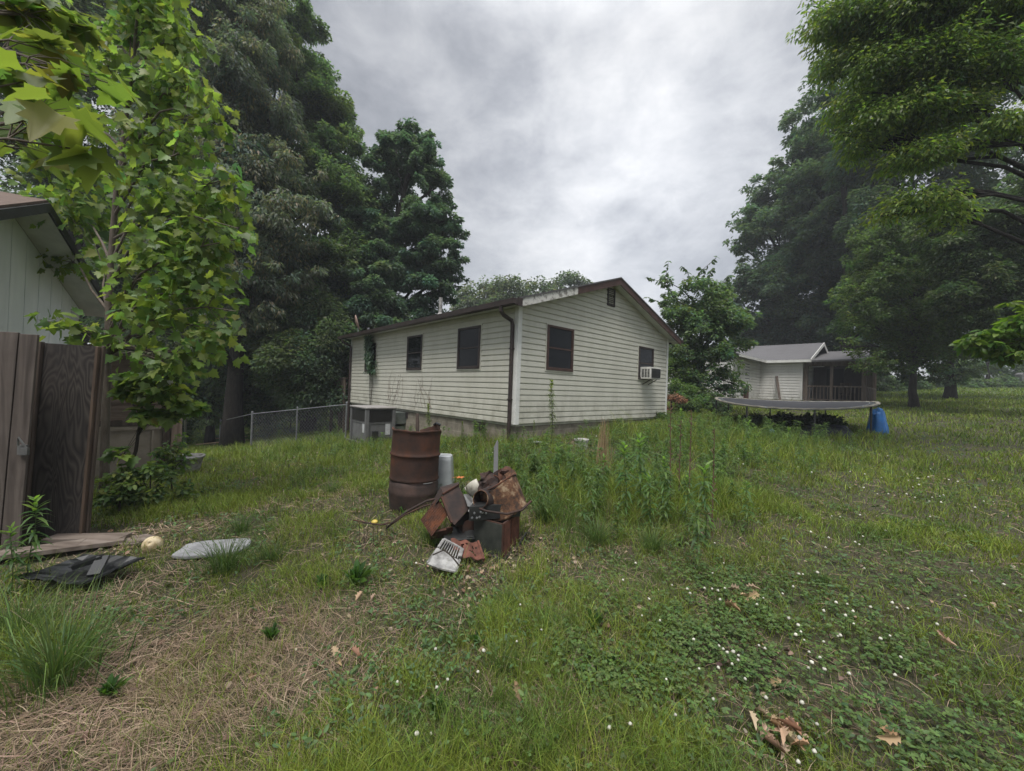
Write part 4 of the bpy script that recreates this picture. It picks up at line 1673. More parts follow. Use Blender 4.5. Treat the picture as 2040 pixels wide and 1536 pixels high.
MB().lathe([(.205, -.0), (.208, .02), (.203, .10), (.196, .20), (.190, Lb - .01), (.196, Lb), (.184, Lb + .01), (.0, Lb + .012)], 44, Mb, bd).build("shell", M['rust_pale'], bk, smooth=True, solid=.004)
MB().lathe([(.19, .012), (.186, .20), (.0, .21)], 32, Mb, bd).build("inner_wall", M['rust_dark'], bk, smooth=True)
MB().tube([tuple(Mb @ Vector(((.209 * math.cos(t)) * (1 + .035 * math.sin(2 * t + 1)), .209 * math.sin(t) * (1 + .035 * math.sin(2 * t + 1)), -.002 + .010 * math.sin(3 * t)))) for t in np.linspace(0, 2 * math.pi, 41)], .008, 6, False).build("rim", M['rust'], bk, smooth=True)
MB().tube([at(944, 1008, 3.5), at(968, 1018, 3.46), at(1010, 1024, 3.48), at(1040, 1016, 3.56), at(1058, 998, 3.66)], .011, 6).build("hoop", M['rust_dark'], bk)
# open can with a pale rim at the bucket's left
c, d = at(957, 995, 3.52), at(985, 1000, 3.74)
zq = V(d - c).normalized()
xq = zq.orthogonal().normalized()
Mc = Matrix.Translation(Vector(c)) @ Matrix((xq, zq.cross(xq), zq)).transposed().to_4x4()
cn = thing("rusty_can", "open rusty can with a pale rim facing left under the tipped tub", "can", tuple(c), 0, JP)
MB().lathe([(.078, .0), (.082, .02), (.084, .24), (.0, .25)], 28, Mc).build("shell", M['rust_dark'], cn, smooth=True, solid=.003)
MB().tube([tuple(Mc @ Vector((.079 * math.cos(t), .079 * math.sin(t), 0))) for t in np.linspace(0, 2 * math.pi, 33)], .004, 6, False).build("rim", M['rust_pale'], cn, smooth=True)
# crumpled flakes standing in the tub's mouth
for k, (u, v, d, sz, m, lab) in enumerate(((975, 955, 3.74, .10, 'rust_dark', "dark crumpled sheet standing in the tub's mouth"), (1000, 948, 3.80, .08, 'rust', "brown crumpled flake beside the small orange can"), (968, 972, 3.66, .07, 'rust_dark', "small dark crumpled flake at the tub's left lip"))):
    c = at(u, v, d)
    rq = np.random.default_rng(70 + k)
    rows = [[c + np.array([(i - 2) * sz * .45 + rq.normal(0, .008), (jj - 2) * sz * .2 + rq.normal(0, .014), (jj - 2) * sz * .35 + .02 * math.sin(i * 2.2 + jj) + rq.normal(0, .008)]) for i in range(5)] for jj in range(5)]
    _tag(MB().sheet(rows).build("metal_scrap", M[m], None, solid=.003), lab, "scrap", JP)
# bent rusty strip over the bucket
_tag(MB().prism([at(955, 978, 3.58), at(1000, 962, 3.62), at(1000, 970, 3.6), at(957, 985, 3.56)], (0, .02, .004)).build("metal_strip", M['rust_dark'], None), "dark rusty strip lying over the bucket's open end", "scrap", JP)
# small crushed can on top
c, d = at(986, 957, 3.78), at(1006, 943, 3.92)
zq = V(d - c).normalized()
xq = zq.orthogonal().normalized()
Mc = Matrix.Translation(Vector(c)) @ Matrix((xq, zq.cross(xq), zq)).transposed().to_4x4()
mb = MB()
lc = float(np.linalg.norm(d - c)) + .06
mb.lathe([(.0, .03), (.050, .03), (.052, .0), (.057, .002), (.056, .02), (.055, lc - .02), (.058, lc), (.0, lc)], 24, Mc, lambda r, z, a: (r * (1 + .06 * math.sin(2 * a)), z))
_tag(mb.build("rusty_can", M['rust_orange'], None, smooth=True), "small orange rusty can on top of the flaking bucket", "can", JP)
c = at(1010, 955, 3.75)
_tag(MB().prism([c, c + np.array([.09, .02, .05]), c + np.array([.06, .05, .09]), c + np.array([-.03, .03, .04])], (.004, -.006, .0)).build("metal_scrap", M['rust_pale'], None), "torn pale rusty flake beside the small orange can", "scrap", JP)
# broken white bowl / helmet shell
c = at(946, 966, 3.84)
Mh = Matrix.Translation(Vector(c)) @ Matrix.Rotation(R(75), 4, 'Y') @ Matrix.Rotation(R(-25), 4, 'X')
mb = MB()
rows = []
for i in range(9):
    p_ = R(8 + i * 10)
    rows.append([tuple(Mh @ Vector((.115 * math.sin(p_) * math.cos(t), .15 * math.sin(p_) * math.sin(t), -.10 * math.cos(p_)))) for t in np.linspace(-2.3, 1.4, 22)])
mb.sheet(rows)
_tag(mb.build("broken_bowl", M['cream_enamel'], None, smooth=True, solid=.006), "broken curved cream enamel bowl standing up left of the bucket", "bowl", JP)
for (pts, m, lab) in (
    ([(946, 962, 3.8), (958, 955, 3.76), (968, 970, 3.7), (955, 982, 3.68)], 'rust_dark', "dark rusty sheet flake inside the broken cream bowl"),
    ([(960, 950, 3.82), (985, 957, 3.8), (983, 972, 3.74), (962, 966, 3.76)], 'rust', "brown rusty sheet flake between bowl and small can"),
    ([(924, 984, 3.72), (936, 985, 3.78), (949, 1002, 3.66), (946, 1012, 3.6), (932, 1008, 3.6)], 'grey_metal', "pale speckled metal plate in the middle of the junk pile"),
):
    p = [at(*q) for q in pts]
    n_ = np.cross(p[1] - p[0], p[2] - p[0])
    n_ = n_ / np.linalg.norm(n_) * .008
    _tag(MB().prism(p, n_).build("metal_scrap", M[m], None), lab, "scrap", JP)
# folded dark rusty sheet-metal housing left of the bucket
hs = thing("rusty_sheet_housing", "tall folded dark rusty sheet metal housing leaning left of the bucket", "scrap metal", tuple(at(905, 1050, 3.62)), 0, JP)
fA = [at(882, 985, 3.66), at(913, 966, 3.78), at(936, 1012, 3.66), at(906, 1046, 3.5), at(898, 1040, 3.5)]
n_ = np.cross(fA[1] - fA[0], fA[3] - fA[0])
n_ = n_ / np.linalg.norm(n_) * .012
MB().prism(fA, n_).build("front_sheet", M['rust_dark'], hs, bevel=.003)
fB_ = [at(882, 984, 3.67), at(875, 974, 3.85), at(851, 1019, 3.72), at(856, 1022, 3.66)]
MB().prism(fB_, (.006, .01, .0)).build("side_sheet", M['rust_dark'], hs)
MB().prism([at(876, 972, 3.86), at(914, 962, 3.98), at(915, 967, 3.8), at(883, 984, 3.68)], (0, 0, .008)).build("top_sheet", M['rust_dark'], hs)
MB().beam(at(880, 990, 3.65), at(900, 1041, 3.5), .022, .018).beam(at(882, 984, 3.655), at(914, 965, 3.775), .016, .014).build("folded_edge", M['rust'], hs)
MB().prism([at(936, 1012, 3.665), at(944, 1008, 3.82), at(938, 1045, 3.74), at(907, 1047, 3.51)], (.004, .008, 0)).build("right_sheet", M['black_metal'], hs)
# bright orange corrugated piece
og = thing("orange_rust_panel", "bright orange rusted ribbed panel leaning under the dark sheet housing", "scrap metal", tuple(at(862, 1045, 3.6)), 0, JP)
o0, o1, o2, o3 = at(872, 994, 3.72), at(894, 1024, 3.58), at(858, 1062, 3.46), at(838, 1036, 3.58)
rows = []
nrm = np.cross(o1 - o0, o3 - o0)
nrm /= np.linalg.norm(nrm)
for i in range(19):
    s = i / 18
    rows.append([o0 + (o1 - o0) * s + (o3 - o0) * t + nrm * .006 * (1 if i % 2 else -1) for t in np.linspace(0, 1, 5)])
MB().sheet(rows).build("ribbed_sheet", M['rust_orange'], og, solid=.004)
# fill of dark scrap under the pile so that the heap rests on the ground
for (u, v, d, s, rz, rx, m, lab) in ((915, 1066, 3.62, (.30, .22, .05), 20, 12, 'black_metal', "flat dark sheet at the heap's foot left of the metal box"),
                                     (930, 1052, 3.78, (.22, .26, .20), 35, -8, 'rust_dark', "dark rusty block in the heart of the junk pile"),
                                     (990, 1018, 3.86, (.30, .22, .16), -12, 6, 'rust_dark', "dark rusty frame supporting the flaking bucket"),
                                     (880, 1062, 3.55, (.20, .03, .10), 30, 30, 'rust', "thin brown rusty strip in the grass below the orange panel")):
    c = at(u, v, d)
    mb = MB()
    mt = Matrix.Rotation(R(rz), 3, 'Z') @ Matrix.Rotation(R(rx), 3, 'X')
    sx, sy, sz = s
    mb.box(c + np.array([0, 0, 0]), s, mt)
    mb.box(c + np.array(mt @ Vector((sx * .3, -sy * .2, sz * .6))), (sx * .3, sy * .5, sz * .25), mt)
    _tag(mb.build("scrap_block", M[m], None, bevel=.006), lab, "scrap metal", JP)
# red rusty plate with punched holes, lying in front
rp_ = thing("punched_plate", "red rusty plate with punched holes lying before the metal box", "scrap metal", tuple(G(925, 1095)), 0, JP)
r0_, r1_, r3_ = at(898, 1078, 3.42), at(952, 1086, 3.44), at(906, 1112, 3.2)
r0_[2] += .0
mb = MB()
gx, gy = 18, 10
holes = {(6, 2), (7, 2), (9, 2), (10, 2), (13, 2), (13, 3), (15, 3), (10, 6), (11, 6), (12, 6), (13, 7), (12, 5), (4, 7), (6, 3)}
grid = [[r0_ + (r1_ - r0_) * (i / gx) + (r3_ - r0_) * (jj / gy) + np.array([0, 0, .01 * math.sin(i * .8) + .02]) for jj in range(gy + 1)] for i in range(gx + 1)]
vs_l = [p for row in grid for p in row]
fs_l = [(i * (gy + 1) + jj, i * (gy + 1) + jj + 1, (i + 1) * (gy + 1) + jj + 1, (i + 1) * (gy + 1) + jj) for i in range(gx) for jj in range(gy) if (i, jj) not in holes and not (jj > 6 and i < 5)]
mb.add(vs_l, fs_l)
mb.build("plate", M['rust_red'], rp_, solid=.006)
MB().beam(r1_ + np.array([0, 0, .03]), r1_ + (r3_ - r0_) + np.array([0, 0, .02]), .018, .03).build("bent_flange", M['rust_red'], rp_)
# white slatted plastic grille
gr = thing("white_grille", "dirty white slatted plastic grille lying at the front of the junk pile", "grille", tuple(G(885, 1128)), 0, JP)
q0, q1, q3 = at(884, 1074, 3.36), at(921, 1094, 3.30), at(852, 1122, 3.06)
q2 = at(907, 1142, 3.0)
for q in (q0, q1, q2, q3):
    q[2] = max(q[2], float(gz(np.array([q[0]]), np.array([q[1]]))[0]) + .03)


def gp(s, t):
    return (q0 * (1 - s) + q1 * s) * (1 - t) + (q3 * (1 - s) + q2 * s) * t


mb = MB()
mb.beam(gp(0, 0), gp(1, 0), .02, .02).beam(gp(0, 0), gp(0, .36), .02, .016).beam(gp(1, 0), gp(1, .33), .03, .02)
mb.build("frame", M['white_dirty'], gr, bevel=.004)
mb = MB()
for k in range(9):
    s = (k + .6) / 9.4
    mb.beam(gp(s, .02), gp(s, .46), .006, .016)
for k in range(13):
    t = .46 + k * .043
    mb.beam(gp(-.05, t), gp(.02, t), .006, .014)
    mb.beam(gp(.98, t), gp(1.06, t), .006, .014)
mb.build("slats", M['white_dirty'], gr)
mb = MB()
mb.sheet([[gp(s, t) + np.array([0, 0, .012 * math.sin(s * 3 + t * 4)]) for t in np.linspace(.45, 1, 8)] for s in np.linspace(0, 1, 6)])
mb.build("cover", M['white_dirty'], gr, solid=.012)
_tag(MB().tube([at(862, 1113, 3.02) + np.array([0, 0, .03]), at(885, 1108, 3.0) + np.array([0, 0, .05]), at(900, 1119, 2.97) + np.array([0, 0, .04]), at(915, 1127, 2.95)], .006, 6).build("dead_twig", M['twig'], None), "crooked dark twig lying across the white grille", "twig")
# wooden stake behind the pile
st0, st1 = at(988, 975, 4.25), at(988.5, 882, 4.25)
mb = MB()
st0[2] = float(gz(np.array([st0[0]]), np.array([st0[1]]))[0]) - .05
mb.prism([st0 + np.array([-.024, 0, 0]), st0 + np.array([.024, 0, 0]), st1 + np.array([.024, 0, -.0]), st1 + np.array([.01, 0, .03]), st1 + np.array([-.024, 0, -.05])], (0, .03, 0))
_tag(mb.build("wooden_stake", M['wood_stake'], None, bevel=.003), "grey splintered wooden stake standing behind the junk pile", "stake")
# bent rods and old wire rack left of the pile
g = lambda u, v, d: at(u, v, d)
_tag(MB().tube([G(770, 1052, .0), g(784, 1040, 3.66), g(812, 1018, 3.7), g(850, 998, 3.76), g(884, 990, 3.8)], .011, 7).build("bent_rod", M['rust_dark'], None, smooth=True), "thick bent dark rod arching from the grass to the pile", "rod", "bent rods by the junk pile")
_tag(MB().tube([g(782, 1043, 3.62), g(806, 1026, 3.64), g(845, 1008, 3.68), g(880, 1000, 3.72)], .007, 7).build("bent_rod", M['rust'], None, smooth=True), "thin brown rod beneath the thick arching rod", "rod", "bent rods by the junk pile")
_tag(MB().tube([g(703, 1036, 3.62), g(730, 1041, 3.6), g(758, 1046, 3.56), g(778, 1041, 3.54)], .006, 7).build("bent_rod", M['rust'], None, smooth=True), "low rusty rod lying in grass left of the arching rod", "rod", "bent rods by the junk pile")
rk = thing("wire_rack", "rusty upright wire rack standing in the grass left of the junk pile", "wire rack", tuple(G(735, 1085)))
mb = MB()
for k in range(7):
    a = g(716 + k * 9, 1042 + k * .6, 3.58)
    a = a + np.array([0, 0, -.012 * (k % 3)])
    b = a.copy() + np.array([.02 * math.sin(k * 2.3), .015 * math.cos(k * 1.7), 0])
    b[2] = float(gz(np.array([b[0]]), np.array([b[1]]))[0]) - .02
    mb.tube([a, b], .0022, 5)
mb.build("uprights", M['rust_dark'], rk)
MB().tube([g(712, 1041.5, 3.581), g(775, 1046, 3.581)], .0035, 6).build("top_wire", M['rust_dark'], rk)
# white bucket in the grass by the house
bw_ = G(1158, 893)
bw_ = bw_ - np.array([0, 0, .02])
wb = thing("white_bucket", "white plastic bucket sitting in the grass before the gable wall", "bucket", tuple(bw_))
mb = MB()
mb.lathe([(.0, .0), (.115, .0), (.135, .22), (.148, .222), (.15, .25), (.143, .252), (.135, .225), (.125, .12), (.0, .10)], 32, Matrix.Translation(Vector(bw_) + Vector((0, 0, -.04))))
mb.build("pail", M['white_pl'], wb, smooth=False)
mb = MB()
mb.tube([tuple(Vector(bw_) + Vector((.15 * math.cos(t), .15 * math.sin(t), .19 - .02 * abs(math.sin(t))))) for t in np.linspace(math.pi, 2 * math.pi, 16)], .003, 5)
mb.build("handle", M['galv'], wb)
b2 = G(1068, 888)
_tag(MB().lathe([(.0, .0), (.09, .0), (.12, .03), (.0, .05)], 20, Matrix.Translation(Vector(b2) + Vector((0, 0, .05)))).build("pale_stone", M['slab'], None), "small pale flat stone in the grass at the foundation corner", "stone")
# ------------------------------------------------------------------ foliage generators
def unit(a):
    return a / np.maximum(np.linalg.norm(a, axis=-1, keepdims=True), 1e-9)


def pick_cols(n, cols, rng, var=.16):
    c = np.array(cols)[rng.integers(0, len(cols), n)]
    c = c * (1 + rng.normal(0, var, (n, 1)))
    c = c * (1 + rng.normal(0, .06, (n, 3)))
    return np.clip(c, .004, .9)


def leaf_quads(p, d, nrm, l, w, rng, fold=.18):
    s = unit(np.cross(d, nrm))
    n2 = np.cross(s, d)
    l = l[:, None]
    w = w[:, None]
    mid = p + d * l * .42
    lift = n2 * w * fold
    tip = p + d * l + n2 * (-.12 * l)
    return np.stack([p, mid + s * w * .5 + lift, tip, mid - s * w * .5 + lift], 1)


QF = [(0, 1, 2, 3)]
# lobed maple-like outline (x across, y along), stem at the origin
LOBED = np.array([(0, 0), (.14, .00), (.42, -.05), (.40, .14), (.64, .33), (.38, .40), (.44, .64), (.22, .60), (.15, .80), (0, 1.0),
                  (-.15, .80), (-.22, .60), (-.44, .64), (-.38, .40), (-.64, .33), (-.40, .14), (-.42, -.05), (-.14, .00)])
LF = [(0, 1, 2, 3, 4, 5, 6, 7, 8, 9), (0, 9, 10, 11, 12, 13, 14, 15, 16, 17)]
OVAL = np.array([(0, 0), (.20, .18), (.27, .42), (.20, .72), (0, 1.0), (-.20, .72), (-.27, .42), (-.20, .18)])
OF = [(0, 1, 2, 3, 4), (0, 4, 5, 6, 7)]


def leaf_shape(outline, p, d, nrm, l, rng, cup=.16, droop=.25):
    s = unit(np.cross(d, nrm))
    n2 = np.cross(s, d)
    x = outline[None, :, 0:1]
    y = outline[None, :, 1:2]
    L = l[:, None, None]
    cu = (cup * rng.uniform(.2, 1.6, (len(p), 1, 1)))
    z = cu * np.abs(x) * 1.0 - droop * y * y * rng.uniform(.3, 1.4, (len(p), 1, 1))
    return p[:, None, :] + L * (x * s[:, None, :] + y * d[:, None, :] + z * n2[:, None, :])


def clumps(lobes, per, rng, inner=.5, crad=(.16, .34)):
    """clump centres and radii spread through the lobes, mostly near their surfaces"""
    cs, rs, ds = [], [], []
    tot = sum(l[1] ** 2 for l in lobes)
    for c, r, sq in lobes:
        k = max(5, int(per * r * r / tot))
        v = unit(rng.normal(0, 1, (k, 3)))
        v[:, 2] = np.where(v[:, 2] < -.55, -v[:, 2], v[:, 2])
        f = rng.uniform(inner, 1.02, (k, 1)) ** .6
        cs.append(c + v * f * r * np.array([1, 1, sq]))
        rs.append(r * rng.uniform(*crad, k))
        ds.append(v)
    return np.concatenate(cs), np.concatenate(rs), np.concatenate(ds)


def sublobes(lobes, rng, k):
    """break each crown lobe into smaller uneven boughs"""
    out = []
    for c, r, sq in lobes:
        out.append((c, r * .78, sq))
        for _ in range(k):
            v = unit(rng.normal(0, 1, 3))
            q = r * rng.uniform(.24, .50)
            out.append((c + v * (r - q * rng.uniform(.2, .9)) * np.array([1, 1, sq]), q, rng.uniform(.5, .9)))
    return out


def foliage(lobes, n, l, w, cols, rng, per=160, droop=.35, flat=.8, shape='q', inner=.5, var=.15, accents=None, tilt=.55, sub=0, arch=.22, crad=(.20, .40)):
    if sub:
        lobes = sublobes(lobes, rng, sub)
    cc, cr, cd = clumps(lobes, per, rng, inner, crad)
    prob = cr ** 2
    prob /= prob.sum()
    k = rng.choice(len(cc), n, p=prob)
    off = rng.normal(0, 1, (n, 3))
    off = off / np.maximum(1, np.linalg.norm(off, axis=1, keepdims=True) / 1.7)
    off *= np.array([1, 1, flat]) * .62
    off[:, 2] -= arch * (off[:, 0] ** 2 + off[:, 1] ** 2)         # sprays arch over and hang
    p = cc[k] + off * cr[k][:, None]
    out = unit(off + .35 * cd[k] + rng.normal(0, .45, (n, 3)))
    d = unit(out * np.array([1, 1, .5]) + np.array([0, 0, -droop]) * rng.uniform(.3, 1.5, (n, 1)))
    nrm = unit(np.array([0, 0, 1.0]) + rng.normal(0, tilt, (n, 3)))
    ll = l * rng.uniform(.65, 1.25, n)
    ww = w * rng.uniform(.7, 1.2, n)
    cvar = np.clip(rng.normal(1, .13, len(cc)), .65, 1.4)
    hue = rng.normal(0, .08, (len(cc), 1)) * np.array([[1.2, .2, -.6]])
    col = pick_cols(n, cols, rng, var) * cvar[k][:, None] * (1 + hue[k])
    if accents is not None:
        ac, frac = accents
        ca = rng.random(len(cc)) < .5
        m = (rng.random(n) < frac * 2) & ca[k]
        col[m] = pick_cols(int(m.sum()), ac, rng, .2)
        d[m] = unit(d[m] + np.array([0, 0, -.9]))
    col = np.clip(col, .004, .9)
    if shape == 'q':
        return [(leaf_quads(p, d, nrm, ll, ww, rng), QF, col)], cc
    o, f = (LOBED, LF) if shape == 'm' else (OVAL, OF)
    return [(leaf_shape(o, p, d, nrm, ll, rng), f, col)], cc


def L(u, v, d, rp, sq=.85):
    return (at(u, v, d), rp * d / FPX, sq)


def limb_path(a, b, rng, sag=.12, k=5):
    a, b = np.array(a, float), np.array(b, float)
    t = np.linspace(0, 1, k)[:, None]
    p = a + (b - a) * t
    ln = np.linalg.norm(b - a)
    p += np.sin(t * math.pi) * (np.array([0, 0, sag * ln]) + rng.normal(0, .05 * ln, 3))
    p[1:-1] += rng.normal(0, .02 * ln, (k - 2, 3))
    return p


def tree(name, label, cat, trunk, lobes, n, l, w, cols, seed, r0=.25, group=None, leafm='leaf', barkm='bark', twigs=3, limb_r=.35, limb_from=.25, **kw):
    """trunk: list of points from the ground up"""
    rng = np.random.default_rng(seed)
    trunk = [np.array(t, float) for t in trunk]
    root = thing(name, label, cat, tuple(trunk[0]), 0, group)
    blocks, cc = foliage(lobes, n, l, w, cols, rng, **kw)
    mb = MB()
    m = len(trunk)
    # smooth trunk with a flare at the foot
    tt = np.linspace(0, m - 1, 4 * (m - 1) + 1)
    tp_ = np.stack([np.interp(tt, np.arange(m), np.array(trunk)[:, i]) for i in range(3)], 1)
    tp_[1:-1] += rng.normal(0, r0 * .12, (len(tp_) - 2, 3)) * np.array([1, 1, 0])
    rad = [r0 * (1 - .78 * i / (len(tp_) - 1)) * (1.35 if i == 0 else 1.08 if i == 1 else 1) for i in range(len(tp_))]
    tp_[0][2] -= .15
    mb.tube(tp_, rad, 10)
    for c, r, sq in lobes:
        dist = np.linalg.norm(tp_ - c, axis=1) + 2.0 * np.maximum(0, tp_[:, 2] - (c[2] + .1 * r))
        j0 = int(len(tp_) * limb_from)
        j = int(np.argmin(dist[j0:])) + j0
        j = max(j0, j - 2)
        pth = limb_path(tp_[j], c, rng)
        rr_ = min(rad[j] * .75, limb_r * r0)
        mb.tube(pth, [rr_ * (1 - .75 * i / 4) for i in range(5)], 6, False)
        near = np.argsort(((cc - c) ** 2).sum(1))
        sel = near[rng.integers(0, max(2, min(len(near), 24)), twigs)]
        for s in sel:
            q = limb_path(pth[3], cc[s], rng, .05, 4)
            mb.tube(q, [rr_ * .28, rr_ * .2, rr_ * .12, rr_ * .06], 4, False)
    mb.build("trunk", M[barkm], root, smooth=True)
    me = poly_mesh("crown", to_local(blocks, root))
    link_mesh("crown", me, M[leafm], root)
    return root


GREEN_D = [(.080, .122, .062), (.094, .138, .066), (.080, .122, .080)]
GREEN_B = [(.080, .132, .096), (.094, .150, .104), (.078, .124, .096)]
GREEN_M = [(.112, .172, .070), (.128, .190, .074), (.100, .155, .072)]
GREEN_Y = [(.115, .185, .030), (.090, .160, .032), (.135, .200, .036)]
OLIVE = [(.140, .168, .122), (.125, .156, .118), (.150, .176, .126), (.115, .148, .118)]
PALE = [(.115, .145, .085), (.095, .13, .075), (.13, .155, .10)]

WOODS = "wood edge trees behind the fence"


def up_from(p, h, lean=(0, 0)):
    g_ = on_ground(p[0], p[1])
    return [g_, g_ + np.array([lean[0] * .4, lean[1] * .4, h * .5]), g_ + np.array([lean[0], lean[1], h])]


# --- the wood beyond, one dark mass behind the separate trees
rng = np.random.default_rng(19)
WL = [L(u, v, d, rp) for u, v, d, rp in ((40, 640, 30, 110), (140, 560, 31, 130), (260, 620, 31, 120), (370, 560, 32, 130), (480, 640, 33, 110), (560, 560, 34, 110), (660, 620, 35, 90), (720, 690, 35, 80), (600, 720, 33, 90), (460, 760, 31, 90),
                                        (340, 740, 30, 100), (180, 720, 30, 110), (660, 780, 33, 60), (520, 820, 31, 60), (420, 830, 29, 60), (740, 620, 36, 60), (300, 440, 33, 110), (120, 420, 32, 110), (420, 420, 33, 100), (250, 820, 28, 60), (590, 820, 31, 50), (700, 820, 32, 40))]
blk, _ = foliage(WL, 90000, .34, .19, GREEN_D, rng, per=520, inner=.3)
_tag(link_mesh("woodland", poly_mesh("woodland", blk), M['leaf']), "dark mass of woodland closing the view behind the left wood edge", "woods", None, "stuff")
# --- left wood edge
b = at(470, 700, 17.5)
tree("catkin_tree", "tall olive grey tree with drooping tan flower tassels behind the young maple", "tree", up_from(b, 13),
     [L(*q) for q in ((430, -60, 17.5, 150), (470, 70, 17, 110), (400, 190, 17, 140), (505, 170, 16.6, 95), (530, 265, 16.5, 90), (560, 335, 16.4, 70), (575, 440, 15.8, 75),
                      (470, 390, 16, 125), (410, 540, 15.5, 120), (520, 480, 15.6, 90), (505, 590, 15.2, 85), (370, 320, 16.5, 110), (560, 530, 15.6, 70), (430, 640, 15, 75),
                      (480, -180, 17.5, 120))],
     170000, .21, .078, OLIVE, 21, .38, WOODS, droop=.9, per=900, sub=9, accents=([(.29, .255, .15), (.24, .22, .135)], .10), inner=.6, twigs=2)
b = at(620, 700, 22)
tree("green_tree", "tall green tree sloping down behind the olive tasselled tree", "tree", up_from(b, 15),
     [L(*q) for q in ((560, 60, 22, 75), (600, 150, 21.5, 72), (640, 235, 21, 72), (668, 320, 20.5, 62), (690, 300, 21, 35), (620, 390, 20, 95), (670, 420, 19.5, 75), (600, 270, 21.5, 85),
                      (690, 520, 19, 75), (625, 560, 18.5, 100), (650, 650, 18, 85), (590, 660, 17.5, 80))],
     140000, .20, .10, GREEN_M[:2] + GREEN_D, 22, .36, WOODS, per=800, sub=9, inner=.45)
b = at(760, 720, 21)
tree("rounded_tree", "tall rounded blue green tree left of the house roof with sky showing through", "tree", [on_ground(b[0], b[1]), at(765, 600, 21), at(790, 450, 20.5), at(815, 330, 20)],
     [L(*q) for q in ((790, 295, 20, 50), (835, 320, 20, 46), (868, 375, 20, 45), (885, 440, 20, 40), (878, 510, 19.5, 48), (790, 375, 20.5, 42), (830, 450, 20, 62), (765, 455, 20, 40),
                      (770, 530, 19, 62), (845, 560, 19.5, 60), (720, 560, 18.5, 65), (760, 620, 18, 68), (840, 625, 19.5, 48), (885, 580, 19.5, 32), (700, 470, 19.5, 45), (768, 330, 20.2, 36), (752, 400, 20, 44), (742, 470, 19.6, 55), (903, 470, 20, 26), (905, 545, 20, 28), (850, 290, 20.3, 26), (815, 262, 20.3, 22))],
     110000, .19, .10, GREEN_B, 23, .34, WOODS, per=800, sub=9, inner=.35, limb_r=.4, twigs=5)
b = at(690, 760, 17)
tree("understory_tree", "dark low spreading tree between the wood edge and the house's left end", "tree", up_from(b, 5),
     [L(*q) for q in ((660, 690, 17, 70), (640, 770, 16.5, 70), (590, 740, 16, 75), (715, 650, 17.5, 55), (690, 735, 17.6, 55), (620, 640, 17, 60), (670, 800, 16.8, 45))],
     48000, .16, .085, GREEN_D, 24, .16, WOODS, per=220, inner=.5)
b = at(480, 840, 20)
tree("understory_tree", "dark leafy bush filling the wood edge left of the chain link fence", "tree", up_from(b, 3),
     [L(*q) for q in ((520, 760, 20, 75), (460, 730, 19.5, 75), (560, 800, 20.5, 60), (500, 820, 20.2, 50), (440, 800, 19.5, 55), (590, 800, 21, 50), (560, 700, 20.5, 60))],
     46000, .17, .085, GREEN_D + GREEN_M[:1], 25, .1, WOODS, per=240, inner=.5)
b = at(420, 830, 20)
tree("understory_tree", "deep shaded tree behind the tan outbuilding and planter", "tree", up_from(b, 7),
     [L(*q) for q in ((400, 700, 20, 110), (330, 640, 20, 110), (480, 640, 21, 100), (430, 800, 20, 90), (520, 720, 21, 100), (600, 780, 21, 90), (340, 780, 19, 90), (680, 760, 22, 70))],
     52000, .22, .12, GREEN_D, 26, .2, WOODS, per=240)
b = at(150, 700, 19)
tree("shade_tree", "dark tall tree behind the white shed with sky glinting through", "tree", up_from(b, 13),
     [L(*q) for q in ((60, 120, 17, 120), (150, 260, 17, 95), (30, 260, 16, 80), (250, 180, 18, 85), (310, 330, 18, 100), (220, 430, 18, 85), (90, 330, 17, 70), (160, 40, 18, 110), (290, 60, 19, 110),
                      (300, 540, 18, 95), (200, 560, 17, 70), (-60, 200, 16, 120), (-80, 30, 16, 140))],
     76000, .20, .09, GREEN_D + OLIVE[:1], 27, .38, WOODS, per=700, sub=8, inner=.3)
for i, (u, v, d, rp, lab) in enumerate(((420, 835, 22.5, 58, "dark leafy shrub behind the tan lumber boards"), (505, 835, 23, 56, "dark leafy shrub behind the chain link corner post"), (580, 825, 23, 56, "dark leafy shrub behind the middle of the chain link fence"), (650, 815, 23, 52, "dark leafy shrub behind the chain link fence near the deck"), (350, 815, 20, 46, "dark leafy shrub beyond the tan outbuilding corner"))):
    c = at(u, v, d)
    b = on_ground(c[0], c[1])
    r = rp * d / FPX
    tree("edge_shrub", lab, "shrub", [b, (b + c) / 2, c], [(c + np.array([x, y, z]) * r, r * f, .9) for x, y, z, f in ((0, 0, 0, .7), (.8, .1, -.1, .6), (-.8, 0, -.1, .6), (0, .5, .5, .6), (.3, -.2, -.9, .7), (-.5, -.2, -.9, .7), (0, 0, .9, .5))],
         9000, .12, .065, GREEN_D + GREEN_M[:1], 120 + i, .05, "dark shrubs along the wood edge", per=160, inner=.35, sub=4)
# --- far pale tree line over the roof: separate crowns
FARG = "pale far trees over the house roof"
for i, (u, v, d, rs, lab) in enumerate(((955, 590, 48, 40, "pale far tree beside the rounded tree, left over the roof"), (1015, 578, 46, 36, "pale grey green far tree in the middle above the roof"),
                                        (1075, 583, 50, 36, "pale far tree nearer the right slope of the roof"), (1135, 572, 52, 34, "darker far treetop just left of the roof peak"), (1190, 592, 50, 28, "small far treetop partly behind the roof peak"))):
    b = at(u, 700, d)
    tree("far_tree", lab, "tree", up_from(b, 9), [L(u + dx, v + dv, d, rs * f) for dx, dv, f in ((0, 0, .9), (-24, 10, .75), (22, 8, .75), (-10, 40, 1.0), (22, 42, 1.0), (-32, 44, .9), (0, 80, 1.3), (-12, -12, .5), (14, -14, .45))],
         9000, .40, .24, PALE if i != 3 else [(.07, .10, .06), (.085, .12, .07)], 40 + i, .3, FARG, per=150, inner=.5, twigs=1)
